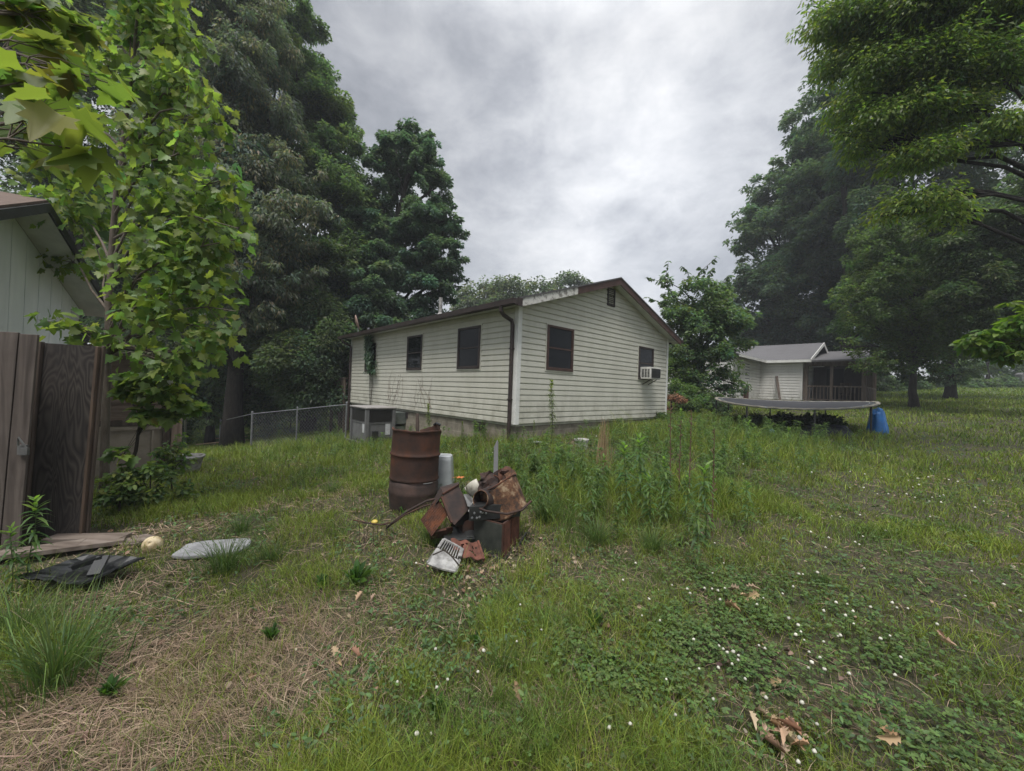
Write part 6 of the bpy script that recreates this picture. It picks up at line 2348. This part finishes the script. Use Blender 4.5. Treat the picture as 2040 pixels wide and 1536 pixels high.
# broad dock plants
def rosette(name, n, ll, lw, seed, el=.9, cols=None, part="leaves"):
    rg = np.random.default_rng(seed)
    root = thing(name, "", "weed")
    ang = np.arange(n) * 2.4 + rg.normal(0, .3, n)
    e = el * rg.uniform(.4, 1.6, n)
    d = unit(np.stack([np.cos(ang), np.sin(ang), e], 1))
    s = unit(np.cross(d, np.array([0, 0, 1.])) + rg.normal(0, .25, (n, 3)))
    l = ll * rg.uniform(.6, 1.2, n)
    w = lw * rg.uniform(.7, 1.2, n)
    rows = []
    nrm = np.cross(s, d)
    for f, wf, cup in ((0, .15, 0), (.25, .6, .1), (.5, 1, .18), (.75, .8, .12), (1, .03, 0)):
        c = d * (l * f)[:, None] + np.array([0, 0, -1.]) * (l * f ** 2.2 * .38)[:, None]
        rows += [c + s * (w * wf * .5)[:, None] + nrm * (w * cup)[:, None], c, c - s * (w * wf * .5)[:, None] + nrm * (w * cup)[:, None]]
    vs = np.stack(rows, 1)
    fs = []
    for j in range(4):
        a = j * 3
        fs += [(a, a + 1, a + 4, a + 3), (a + 1, a + 2, a + 5, a + 4)]
    c = pick_cols(n, cols or [(.055, .115, .028), (.045, .098, .030), (.07, .13, .03)], rg, .14)
    link_mesh(part, poly_mesh(part, [(vs, fs, c)]), M['leaf_near'], root)
    return root


DG = "broad leaved dock plants in the front grass"
dk_ = rosette("dock_plant", 30, .27, .042, 1, 3.2)
for i, (u, v, s, lab) in enumerate(((708, 1172, 1.0, "largest broad leaved dock plant left of the white grille"), (640, 1178, .62, "small broad leaved dock plant left of the largest one"), (540, 1282, .55, "dark upright dock plant in the dry straw patch"), (1185, 1260, .75, "broad leaved dock plant in front of the clover patch"),
                                    (870, 1430, .55, "flat broad leaved plant near the bottom centre"), (215, 1395, .55, "dock plant in the lower left dry grass"), (1215, 1340, .5, "smaller dock plant by the clover patch edge"), (950, 1290, .45, "small dock plant in the middle foreground"))):
    p = G(u, v)
    if i == 0:
        dk_.location = V(p)
        dk_["label"] = lab
        dk_["group"] = DG
    else:
        dup(dk_, p, i * 1.3, s, lab, DG)
# single broad leaves of a pokeweed before the drum
pw = rosette("pokeweed", 4, .17, .10, 6, 3.0, [(.10, .19, .06), (.08, .16, .04)])
pw.location = V(G(804, 1028))
pw["label"] = "small plant with two broad pale green leaves before the rusty drum"
# orange lilies behind the pile
for k, (u, v, lab) in enumerate(((895, 962, "orange daylily bloom beside the clear plastic tub"), (917, 962, "second orange daylily bloom right of the tub"))):
    p = at(u, v - 10, 4.9)
    lt = thing("daylily", lab, "flower", tuple(on_ground(p[0], p[1])), 0, "orange daylilies behind the junk pile")
    b = on_ground(p[0], p[1])
    MB().tube([b, (b + p) / 2 + np.array([.02, 0, 0]), p], .004, 5).build("stalk", M['stem'], lt)
    mb = MB()
    for j in range(6):
        a = j * math.pi / 3 + k
        dv_ = np.array([math.cos(a), math.sin(a), .25])
        sd_ = np.array([-math.sin(a), math.cos(a), 0])
        mb.add([p, p + dv_ * .035 + sd_ * .016, p + dv_ * .075 + np.array([0, 0, -.01]), p + dv_ * .035 - sd_ * .016], [(0, 1, 2, 3)])
    mb.build("petals", plain("orange_petal", (.55, .17, .05), .6), lt)
    rr2 = np.random.default_rng(k)
    mb = MB()
    for j in range(7):
        a = rr2.uniform(0, 6.28)
        o = np.array([math.cos(a), math.sin(a), 0])
        s_ = np.array([-math.sin(a), math.cos(a), 0]) * .008
        q = [b + o * .02, b + o * .1 + np.array([0, 0, .22]), b + o * .26 + np.array([0, 0, .2])]
        mb.sheet([[q[0] - s_, q[0] + s_], [q[1] - s_, q[1] + s_], [q[2], q[2] + s_ * .2]])
    mb.build("leaves", M['stem'], lt)
_tag(MB().lathe([(.0, -.01), (.03, 0), (.035, .015), (.02, .03), (.0, .034)], 12, Matrix.Translation(Vector(G(746, 1052)) + Vector((0, 0, .05)))).build("yellow_scrap", plain("yellow_plastic", (.6, .46, .10), .5), None, smooth=True), "small yellow plastic scrap in the grass by the wire rack", "scrap")


# ------------------------------------------------------------------ grass tufts that stand out
def tuft(n, h, w, seed, cols, spread=.10, lean=.55):
    rg = np.random.default_rng(seed)
    root = thing("grass_tuft", "", "grass tuft")
    ang = rg.uniform(0, 6.283, n)
    r = np.abs(rg.normal(0, spread, n))
    base = np.stack([r * np.cos(ang), r * np.sin(ang), np.zeros(n) - .01], 1)
    vs, fs = blades(base, h * rg.uniform(.5, 1.15, n), w * rg.uniform(.7, 1.3, n), ang + rg.normal(0, .5, n), lean * rg.uniform(.3, 1.5, n), rg)
    link_mesh("blades", poly_mesh("blades", [(vs, fs, pick_cols(n, cols, rg, .15))]), M['grass'], root)
    return root


def blades(base, h, w, ang, lean, rg, segs=3):
    n = len(base)
    dirv = np.stack([np.cos(ang), np.sin(ang), np.zeros(n)], 1)
    fa = rg.uniform(0, 6.283, n)
    side = np.stack([np.cos(fa), np.sin(fa), np.zeros(n)], 1)
    rows = []
    ts = np.linspace(0, 1, segs + 1)
    for t in ts:
        b = lean * t * t
        horiz = (h * b)[:, None] * dirv
        zz = h * t * np.sqrt(np.maximum(.02, 1 - np.minimum(.98, (lean * t) ** 2 * .75)))
        c = base + horiz + np.stack([np.zeros(n), np.zeros(n), zz], 1)
        if t < 1:
            ww = (w * (1 - .55 * t) * .5)[:, None]
            rows += [c - side * ww, c + side * ww]
        else:
            rows.append(c)
    fs = [(2 * j, 2 * j + 1, 2 * j + 3, 2 * j + 2) for j in range(segs - 1)]
    k = 2 * (segs - 1)
    fs.append((k, k + 1, k + 2))
    return np.stack(rows, 1), fs


G_FRESH = [(.090, .145, .038), (.110, .168, .044), (.074, .125, .040)]
TG = "taller grass tufts in the yard"
tf = [tuft(260, .42, .0055, 1, G_FRESH, .09, .75), tuft(190, .30, .005, 2, G_FRESH, .08, .6)]
tufts = [(110, 1370, 1.1, 0, "big dark grass tuft in the lower left corner"), (450, 1140, .8, 0, "dense grass tuft before the concrete slab"), (540, 1120, .75, 1, "grass tuft right of the concrete slab"), (1190, 1085, .75, 0, "dark grass tuft right of the metal box"), (1300, 1100, .7, 0, "dark grass tuft below the tallest weed"),
         (1010, 1210, .6, 1, "grass tuft just below the bark litter"), (1630, 1165, .5, 1, "bright round grass tuft on the right lawn"), (1090, 1040, .9, 0, "tall grass tuft right of the flaking bucket"), (860, 1085, .8, 1, "grass tuft left of the white grille"), (480, 1060, .7, 1, "grass tuft above the concrete slab"), (30, 1290, .9, 0, "grass tuft at the left edge below the planks"), (1000, 1340, .6, 1, "grass tuft in the centre foreground"),
         (1250, 1010, .8, 1, "grass tuft among the tall leafy weeds"), (660, 985, .8, 1, "grass tuft left of the drum's middle"), (1420, 1010, .7, 0, "grass tuft among the dead stems")]
seen = set()
for u, v, s, k, lab in tufts:
    p = G(u, v)
    if k not in seen:
        seen.add(k)
        o = tf[k]
        o.location = V(p)
        o.scale = (s,) * 3
        o["label"] = lab
        o["group"] = TG
    else:
        dup(tf[k], p, rng.uniform(0, 6), s, lab, TG)

# ------------------------------------------------------------------ the grass cover
def blob(x, y, spots):
    t = np.zeros_like(x)
    for cx, cy, r, a in spots:
        d2 = ((x - cx) ** 2 + (y - cy) ** 2) / (r * r)
        t = t + a * np.exp(-d2 * 1.2)
    return t


def spots(lst):
    out = []
    for u, v, r, a in lst:
        p = G(u, v)
        out.append((p[0], p[1], r, a))
    return out


DRY = spots([(250, 1330, .42, 1.0), (80, 1480, .5, .9), (430, 1290, .45, 1.0), (600, 1260, .35, .7), (390, 1440, .4, .9), (680, 990, .35, .5), (1210, 935, .5, .55), (760, 1070, .25, .4), (290, 1180, .4, .6), (720, 1230, .3, .5), (980, 1150, .22, .5), (1340, 960, .35, .35), (500, 1350, .4, .8), (560, 1010, .4, .3), (330, 1060, .45, .6), (150, 1130, .3, .6), (1080, 1100, .25, .45), (200, 1440, .5, .6)])
LITTER = spots([(930, 1150, .26, 1.0), (1030, 1110, .26, 1.0), (800, 1080, .2, .5), (960, 1180, .2, .7), (1060, 1080, .15, .8), (230, 1095, .25, .9), (300, 1050, .3, .5), (520, 1230, .15, .6)])
TALL = spots([(1250, 1000, .9, .20), (1380, 990, .9, .20), (1100, 950, .9, .20), (1120, 1010, .4, .22), (1450, 900, 1.6, .25), (1300, 870, 1.8, .22), (1560, 890, 1.8, .22), (950, 900, 1.2, .16), (750, 900, 1.5, .16), (600, 900, 2, .12), (300, 1000, .6, .10), (700, 930, .8, .10), (1480, 840, 1.5, .25), (1660, 870, 1.0, .14), (80, 1330, .3, .10), (1040, 1250, .35, .07), (900, 1400, .4, .06), (760, 1490, .3, .06), (1080, 1400, .25, .05)])
BARE = spots([(140, 1100, .40, 1.8), (80, 1110, .3, 1.6), (1010, 1125, .2, .8), (960, 1160, .16, .6), (426, 1100, .24, 1.0), (925, 1085, .32, 1.0), (985, 1075, .30, 1.0), (950, 1060, .32, 1.0), (165, 1160, .26, 1.5), (440, 896, 1.1, .9), (1158, 895, .35, .7), (822, 1015, .25, 1.0), (150, 1075, .3, 1.0), (885, 1120, .16, .9)])
CLOV = spots([(1380, 1190, .55, 1.0), (1230, 1230, .35, .9), (1450, 1290, .4, .9), (1180, 1330, .3, .7), (1560, 1240, .5, .6), (1300, 1400, .35, .7), (1700, 1300, .6, .5), (1850, 1150, .9, .55), (1950, 1000, 1.5, .5), (1950, 880, 2.2, .5), (1700, 1450, .4, .5), (1150, 1460, .25, .5), (870, 1480, .2, .4), (1900, 1400, .6, .4)])


def field(n, r0_, r1_, seed, pw=1.75):
    """points round the camera, density falling with distance"""
    rg = np.random.default_rng(seed)
    q = rg.random(n)
    e = 2 - pw
    r = (r0_ ** e + q * (r1_ ** e - r0_ ** e)) ** (1 / e)
    th = rg.uniform(R(-66), R(66), n)
    x, y = r * np.sin(th), r * np.cos(th)
    return x, y, r, rg


def grass_cover():
    blocks_g, blocks_d = [], []
    for (n, ra, rb, seed, segs) in ((470000, .75, 6.5, 301, 3), (850000, 5.5, 60, 302, 2)):
        x, y, r, rg = field(n, ra, rb, seed)
        dry = np.clip(blob(x, y, DRY), 0, 1.1)
        lit = np.clip(blob(x, y, LITTER), 0, 1)
        bare = np.clip(blob(x, y, BARE), 0, 1.12)
        clv = np.clip(blob(x, y, CLOV), 0, 1)
        tall = blob(x, y, TALL)
        cl1 = fbm(x * 2.3, y * 2.3, 3)
        cl2 = fbm(x * 7, y * 7, 8, 2)
        pn = np.clip(1.25 * (cl2 - .22), .25, 1) * np.clip(1 - .9 * bare, 0, 1) * (1 - .7 * lit) * (1 - .55 * clv * (r < 6))
        keep = (rg.random(n) < pn) & ~in_house(x, y)
        x, y, r, dry, clv, tall, cl1, cl2 = (a[keep] for a in (x, y, r, dry, clv, tall, cl1, cl2))
        n = len(x)
        z = gz(x, y)
        pd = np.clip(.05 + .62 * dry + .45 * np.clip(cl1 - .52, 0, 1) * (x < 2.5) + np.where(x > 2.2, .06, .22) * np.clip(fbm(x * .8, y * .8, 21) - .5, 0, 1), 0, .8)
        isd = rg.random(n) < pd
        base_h = .058 + .060 * cl1 + np.where(x < 1.0, .035, .0) + .0022 * np.minimum(r, 30)
        cl3 = fbm(x * 1.5, y * 1.5, 57, 2)
        h = (base_h * np.clip(.35 + 2.2 * (cl3 - .22), .45, 1.55) + .85 * tall * np.clip(cl2 * 1.8, .3, 1.4)) * rg.uniform(.55, 1.3, n)
        h = np.where(isd, np.maximum(h * .9, .06 * rg.uniform(.7, 1.8, n)), h)
        long_ = rg.random(n) < .02
        h = np.where(long_, h * 1.9, h)
        w = np.maximum(.0018 + .0026 * rg.random(n), .00112 * r * rg.uniform(.7, 1.3, n))
        w = np.where(isd, w * .5, w)
        # bent over in drifts rather than at random
        drift = 6.283 * fbm(x * .9, y * .9, 31)
        ang = np.where(isd, drift + rg.normal(0, .8, n), rg.uniform(0, 6.283, n))
        lean = np.where(isd, rg.uniform(.7, 1.35, n), rg.uniform(.2, 1.0, n))
        bs = np.stack([x, y, z - .008], 1)
        vs, fs = blades(bs, h, w, ang, lean, rg, segs)
        patch = fbm(x * .55, y * .55, 17)
        patch2 = fbm(x * 2.9, y * 2.9, 44, 2)
        g1 = np.array([.150, .198, .030])
        g2 = np.array([.192, .244, .038])
        g3 = np.array([.084, .148, .030])
        k = np.clip((patch - .3) / .4, 0, 1)[:, None]
        gcol = g1 * (1 - k) + g2 * k
        k2 = np.clip((patch2 - .5) * 3, 0, .8)[:, None]
        gcol = gcol * (1 - k2) + g3 * k2
        gcol = gcol * (1 + rg.normal(0, .30, (n, 1))) * (1 + rg.normal(0, .07, (n, 3)))
        dcol = np.array([(.33, .255, .165), (.26, .185, .115), (.40, .32, .215), (.20, .145, .09), (.28, .20, .15)])[rg.integers(0, 5, n)] * (1 + rg.normal(0, .14, (n, 1)))
        col = np.clip(gcol, .005, .9)
        blocks_g.append((vs[~isd], fs, col[~isd]))
        blocks_d.append((vs[isd], fs, np.clip(dcol[isd], .01, .9)))
    o = link_mesh("grass", poly_mesh("grass", blocks_g), M['grass'])
    _tag(o, "unmown green grass covering the sloping yard", "grass", None, "stuff")
    o = link_mesh("dry_grass", poly_mesh("dry_grass", blocks_d), M['grass'])
    _tag(o, "matted tan dry grass blades lying among the green grass", "dry grass", None, "stuff")


grass_cover()


def thatch_cover():
    """flat dead straw matted on the soil of the dry patches"""
    x, y, r, rg = field(270000, .75, 12, 401, 1.6)
    dry = np.clip(blob(x, y, DRY) + .35 * np.clip(fbm(x * 2.1, y * 2.1, 71) - .42, 0, 1), 0, 1)
    dry = dry * np.clip((fbm(x * 4.2, y * 4.2, 77) - .3) * 3.2, .12, 1)
    dry = np.where(x > 2.0, dry * .45, dry)
    keep = (rg.random(len(x)) < np.where(x > 2.0, .03, .07) + .62 * dry) & ~in_house(x, y) & (rg.random(len(x)) > blob(x, y, BARE))
    x, y, r = x[keep], y[keep], r[keep]
    n = len(x)
    z = gz(x, y) + rg.uniform(.0, .035, n)
    drift = 6.283 * fbm(x * 1.1, y * 1.1, 31) + rg.normal(0, .9, n)
    d = np.stack([np.cos(drift), np.sin(drift), rg.normal(0, .14, n)], 1)
    s = np.stack([-np.sin(drift), np.cos(drift), rg.normal(0, .3, n)], 1)
    l = rg.uniform(.06, .20, n)[:, None]
    w = np.maximum(.0009, .00045 * r)[:, None] * rg.uniform(.7, 1.4, (n, 1))
    p = np.stack([x, y, z], 1)
    mid = p + d * l * .5 + np.array([0, 0, 1.]) * l * rg.uniform(-.02, .12, (n, 1))
    vs = np.stack([p - s * w, p + s * w, mid + s * w, p + d * l + s * w * .3, p + d * l - s * w * .3, mid - s * w], 1)
    col = np.array([(.33, .245, .165), (.25, .175, .12), (.39, .30, .21), (.17, .12, .085), (.31, .205, .16)])[rg.integers(0, 5, n)] * (1 + rg.normal(0, .15, (n, 1)))
    o = link_mesh("straw_thatch", poly_mesh("straw_thatch", [(vs, [(0, 1, 2, 5), (5, 2, 3, 4)], np.clip(col, .01, .9))]), M['dead_leaf'])
    _tag(o, "flattened straw thatch over the dry patches of ground", "straw", None, "stuff")


thatch_cover()


def small_weeds():
    """low broadleaf ground cover mixed into the grass"""
    x, y, r, rg = field(34000, .8, 16, 411, 1.5)
    c = fbm(x * 1.7, y * 1.7, 51)
    keep = (rg.random(len(x)) < np.clip((c - .44) * 2.2, .04, .6)) & ~in_house(x, y) & (rg.random(len(x)) > np.clip(blob(x, y, BARE) + .7 * blob(x, y, DRY), 0, 1))
    x, y, r = x[keep], y[keep], r[keep]
    k = 4
    n = len(x) * k
    X = np.repeat(x, k)
    Y_ = np.repeat(y, k)
    rr_ = np.repeat(r, k)
    tall = np.clip(np.repeat(blob(x, y, TALL), k), 0, .3)
    hz = rg.uniform(.02, .07, n) + tall * rg.random(n) * .9
    p = np.stack([X + rg.normal(0, .025, n), Y_ + rg.normal(0, .025, n), gz(X, Y_) + hz], 1)
    a = rg.uniform(0, 6.283, n)
    d = unit(np.stack([np.cos(a), np.sin(a), rg.normal(.1, .4, n)], 1))
    nr = unit(np.array([0, 0, 1.]) + rg.normal(0, .35, (n, 3)))
    l = rg.uniform(.011, .030, n) * (1 + .10 * rr_)
    vs = leaf_shape(OVAL * np.array([.95, 1.1]), p, d, nr, l, rg)
    o = link_mesh("low_weeds", poly_mesh("low_weeds", [(vs, OF, pick_cols(n, [(.08, .138, .044), (.095, .155, .048), (.066, .118, .048)], rg, .18))]), M['grass'])
    _tag(o, "small broad leaved weeds growing low through the grass", "weeds", None, "stuff")


small_weeds()


def clover():
    rg = np.random.default_rng(421)
    pts = []
    x, y, r, rg = field(150000, .9, 11, 421, 1.5)
    c = blob(x, y, CLOV) * np.clip((fbm(x * 3, y * 3, 61) - .25) * 2.2, 0, 1)
    keep = (rg.random(len(x)) < np.clip(c, 0, .95)) & ~in_house(x, y)
    x, y, r = x[keep], y[keep], r[keep]
    n = len(x)
    z = gz(x, y)
    h = rg.uniform(.03, .095, n)
    cen = np.stack([x, y, z + h], 1)
    a0_ = rg.uniform(0, 6.283, n)
    nrm = unit(np.array([0, 0, 1.]) + rg.normal(0, .25, (n, 3)))
    blocks = []
    tri = np.array([(0, 0), (.34, .30), (.46, .62), (.30, .92), (0, .86), (-.30, .92), (-.46, .62), (-.34, .30)])
    cols = pick_cols(n, [(.082, .136, .034), (.098, .155, .040), (.068, .118, .034)], rg, .18)
    for k in range(3):
        a = a0_ + k * 2.094
        d = unit(np.stack([np.cos(a), np.sin(a), rg.normal(.05, .2, n)], 1))
        blocks.append((leaf_shape(tri, cen, d, nrm, rg.uniform(.009, .017, n) * (1 + .06 * r), rg, .12, .1), OF, cols))
    o = link_mesh("clover", poly_mesh("clover", blocks), M['grass'])
    _tag(o, "dark green three leaved clover patch in the right foreground", "clover", None, "stuff")
    # white flower heads: small knobbly balls on thin stems
    x, y, r, rg = field(5200, 1.25, 12, 431, 1.35)
    c = (blob(x, y, CLOV) + .05) * np.clip((fbm(x * 1.6, y * 1.6, 67) - .36) * 3.2, 0, 1)
    keep = (rg.random(len(x)) < c * .85) & (x > -.9) & ~in_house(x, y)
    x, y = x[keep], y[keep]
    # heads seen singly in the photograph's lower middle
    ex = np.array([G(u, v)[:2] for u, v in ((857, 1500), (868, 1425), (790, 1400), (866, 1340), (951, 1370), (962, 1338), (1028, 1325), (890, 1405), (1035, 1250), (1240, 1185), (1265, 1160), (1470, 1345), (1420, 1425), (1690, 1395), (1570, 1272), (1640, 1305), (1520, 1220))])
    x = np.concatenate([x, ex[:, 0]])
    y = np.concatenate([y, ex[:, 1]])
    z = gz(x, y)
    m = len(x)
    h = rg.uniform(.075, .15, m)
    ball = MB().lathe([(.0, -.7), (.55, -.6), (.95, -.15), (1.0, .2), (.75, .7), (.35, .98), (.0, 1.05)], 8)
    bv = np.array(ball.v)
    jit = 1 + rg.normal(0, .14, (m, len(bv), 1))
    size = rg.uniform(.005, .0085, m) * (1 + .06 * np.hypot(x, y))
    heads = np.stack([x, y, z + h], 1)[:, None, :] + bv[None] * size[:, None, None] * jit
    hc = np.clip(np.array([.60, .585, .50])[None] * (1 + rg.normal(0, .12, (m, 1))), 0, .85)
    hcv = np.repeat(hc[:, None, :], len(bv), 1)
    hcv = hcv * np.where(bv[None, :, 2:3] < -.3, np.array([.62, .60, .42]), 1.0)
    sv = np.stack([np.stack([x + sx * .0012, y + sy * .0012, z + t], 1) for t in (np.zeros(m), h) for sx, sy in ((1, 0), (-.5, .87), (-.5, -.87))], 1)
    o = link_mesh("clover_flowers", poly_mesh("clover_flowers", [(heads, ball.f, hcv), (sv, [(0, 1, 4, 3), (1, 2, 5, 4), (2, 0, 3, 5)], np.tile(np.array([[.07, .11, .03]]), (m, 1)))]), M['dead_leaf'])
    _tag(o, "small white clover flower heads scattered over the right lawn", "clover flowers", None, "stuff")


clover()


def litter():
    x, y, r, rg = field(80000, .8, 10, 441, 1.4)
    c = blob(x, y, LITTER) + .03 + .06 * (fbm(x * 1.3, y * 1.3, 91) > .58)
    keep = (rg.random(len(x)) < np.clip(c, 0, .9)) & (rg.random(len(x)) > .3)
    x, y, r = x[keep], y[keep], r[keep]
    n = len(x)
    p = np.stack([x, y, gz(x, y) + rg.uniform(.004, .04, n)], 1)
    a = rg.uniform(0, 6.283, n)
    d = unit(np.stack([np.cos(a), np.sin(a), rg.normal(0, .3, n)], 1))
    nr = unit(np.array([0, 0, 1.]) + rg.normal(0, .5, (n, 3)))
    l = rg.uniform(.012, .045, n)
    vs = leaf_shape(OVAL * np.array([1.2, 1]), p, d, nr, l, rg, .5, .3)
    cols = pick_cols(n, [(.20, .13, .085), (.13, .085, .06), (.30, .22, .15), (.09, .06, .045), (.36, .28, .21)], rg, .2)
    o = link_mesh("leaf_litter", poly_mesh("leaf_litter", [(vs, OF, cols)]), M['dead_leaf'])
    _tag(o, "brown leaf and bark litter on the ground round the junk pile", "leaf litter", None, "stuff")


litter()
# curled dry oak leaves lying singly or in small heaps
OAK = np.array([(0, 0), (.10, .10), (.22, .16), (.12, .27), (.30, .40), (.15, .50), (.30, .66), (.12, .74), (.10, .90), (0, 1.0), (-.10, .90), (-.12, .74), (-.30, .66), (-.15, .50), (-.30, .40), (-.12, .27), (-.22, .16), (-.10, .10)])
rg = np.random.default_rng(451)
for (u, v, k, s, lab) in ((1560, 1480, 24, .062, "largest heap of curled tan oak leaves at the bottom right"), (1476, 1196, 5, .08, "pair of curled tan oak leaves in the clover patch"), (1445, 1222, 2, .08, "small curled tan leaf left in the clover patch"), (1795, 1510, 2, .07, "broad brown dead leaf at the bottom edge under the lawn"),
                         (703, 1206, 3, .06, "orange tan dead leaves below the largest dock plant"), (560, 1185, 2, .06, "small orange dead leaf left of the dock plants"), (848, 1400, 2, .07, "curled tan leaf among the front clover flowers"), (1548, 1375, 2, .06, "single tan leaf above the largest leaf heap"), (1870, 1285, 2, .05, "pale dead leaf on the right lawn"), (690, 1320, 4, .06, "reddish brown dead leaves in the centre left dry grass"),
                         (1520, 1310, 1, .07, "thin curled leaf in the right foreground grass"), (1018, 1395, 2, .06, "brown leaf by the foreground clover")):
    c = G(u, v)
    root = thing("fallen_leaves", lab, "dead leaf", tuple(c), 0, "fallen dry leaves on the grass")
    p = c + np.stack([rg.normal(0, s * (1.1 if k > 2 else .2), k), rg.normal(0, s * (.8 if k > 2 else .2), k), rg.uniform(.03, .09, k)], 1)
    a = rg.uniform(0, 6.283, k)
    d = unit(np.stack([np.cos(a), np.sin(a), rg.normal(.1, .5, k)], 1))
    nr = unit(np.array([0, 0, 1.]) + rg.normal(0, .8, (k, 3)))
    vs = leaf_shape(OAK, p, d, nr, s * rg.uniform(.8, 1.3, k), rg, 1.1, .8)
    me = poly_mesh("leaves", to_local([(vs, LF, pick_cols(k, [(.40, .27, .17), (.46, .33, .22), (.34, .21, .13)], rg, .12))], root))
    link_mesh("leaves", me, M['dead_leaf'], root)


# ------------------------------------------------------------------ damp summer air
HAZE = 0.0015
if HAZE:
    mb = MB()
    mb.bb((-135, -60, -12), (135, 165, 34))
    m = bpy.data.materials.new("haze")
    m.use_nodes = True
    nt = m.node_tree
    nt.nodes.clear()
    out = nt.nodes.new("ShaderNodeOutputMaterial")
    pv = nt.nodes.new("ShaderNodeVolumePrincipled")
    pv.inputs["Color"].default_value = (.86, .91, .97, 1)
    pv.inputs["Density"].default_value = HAZE
    nt.links.new(pv.outputs[0], out.inputs["Volume"])
    hz = mb.build("haze", m)
    hz["kind"] = "stuff"
    hz["label"] = "thin pale humid haze filling the air of the yard"
    hz["category"] = "haze"
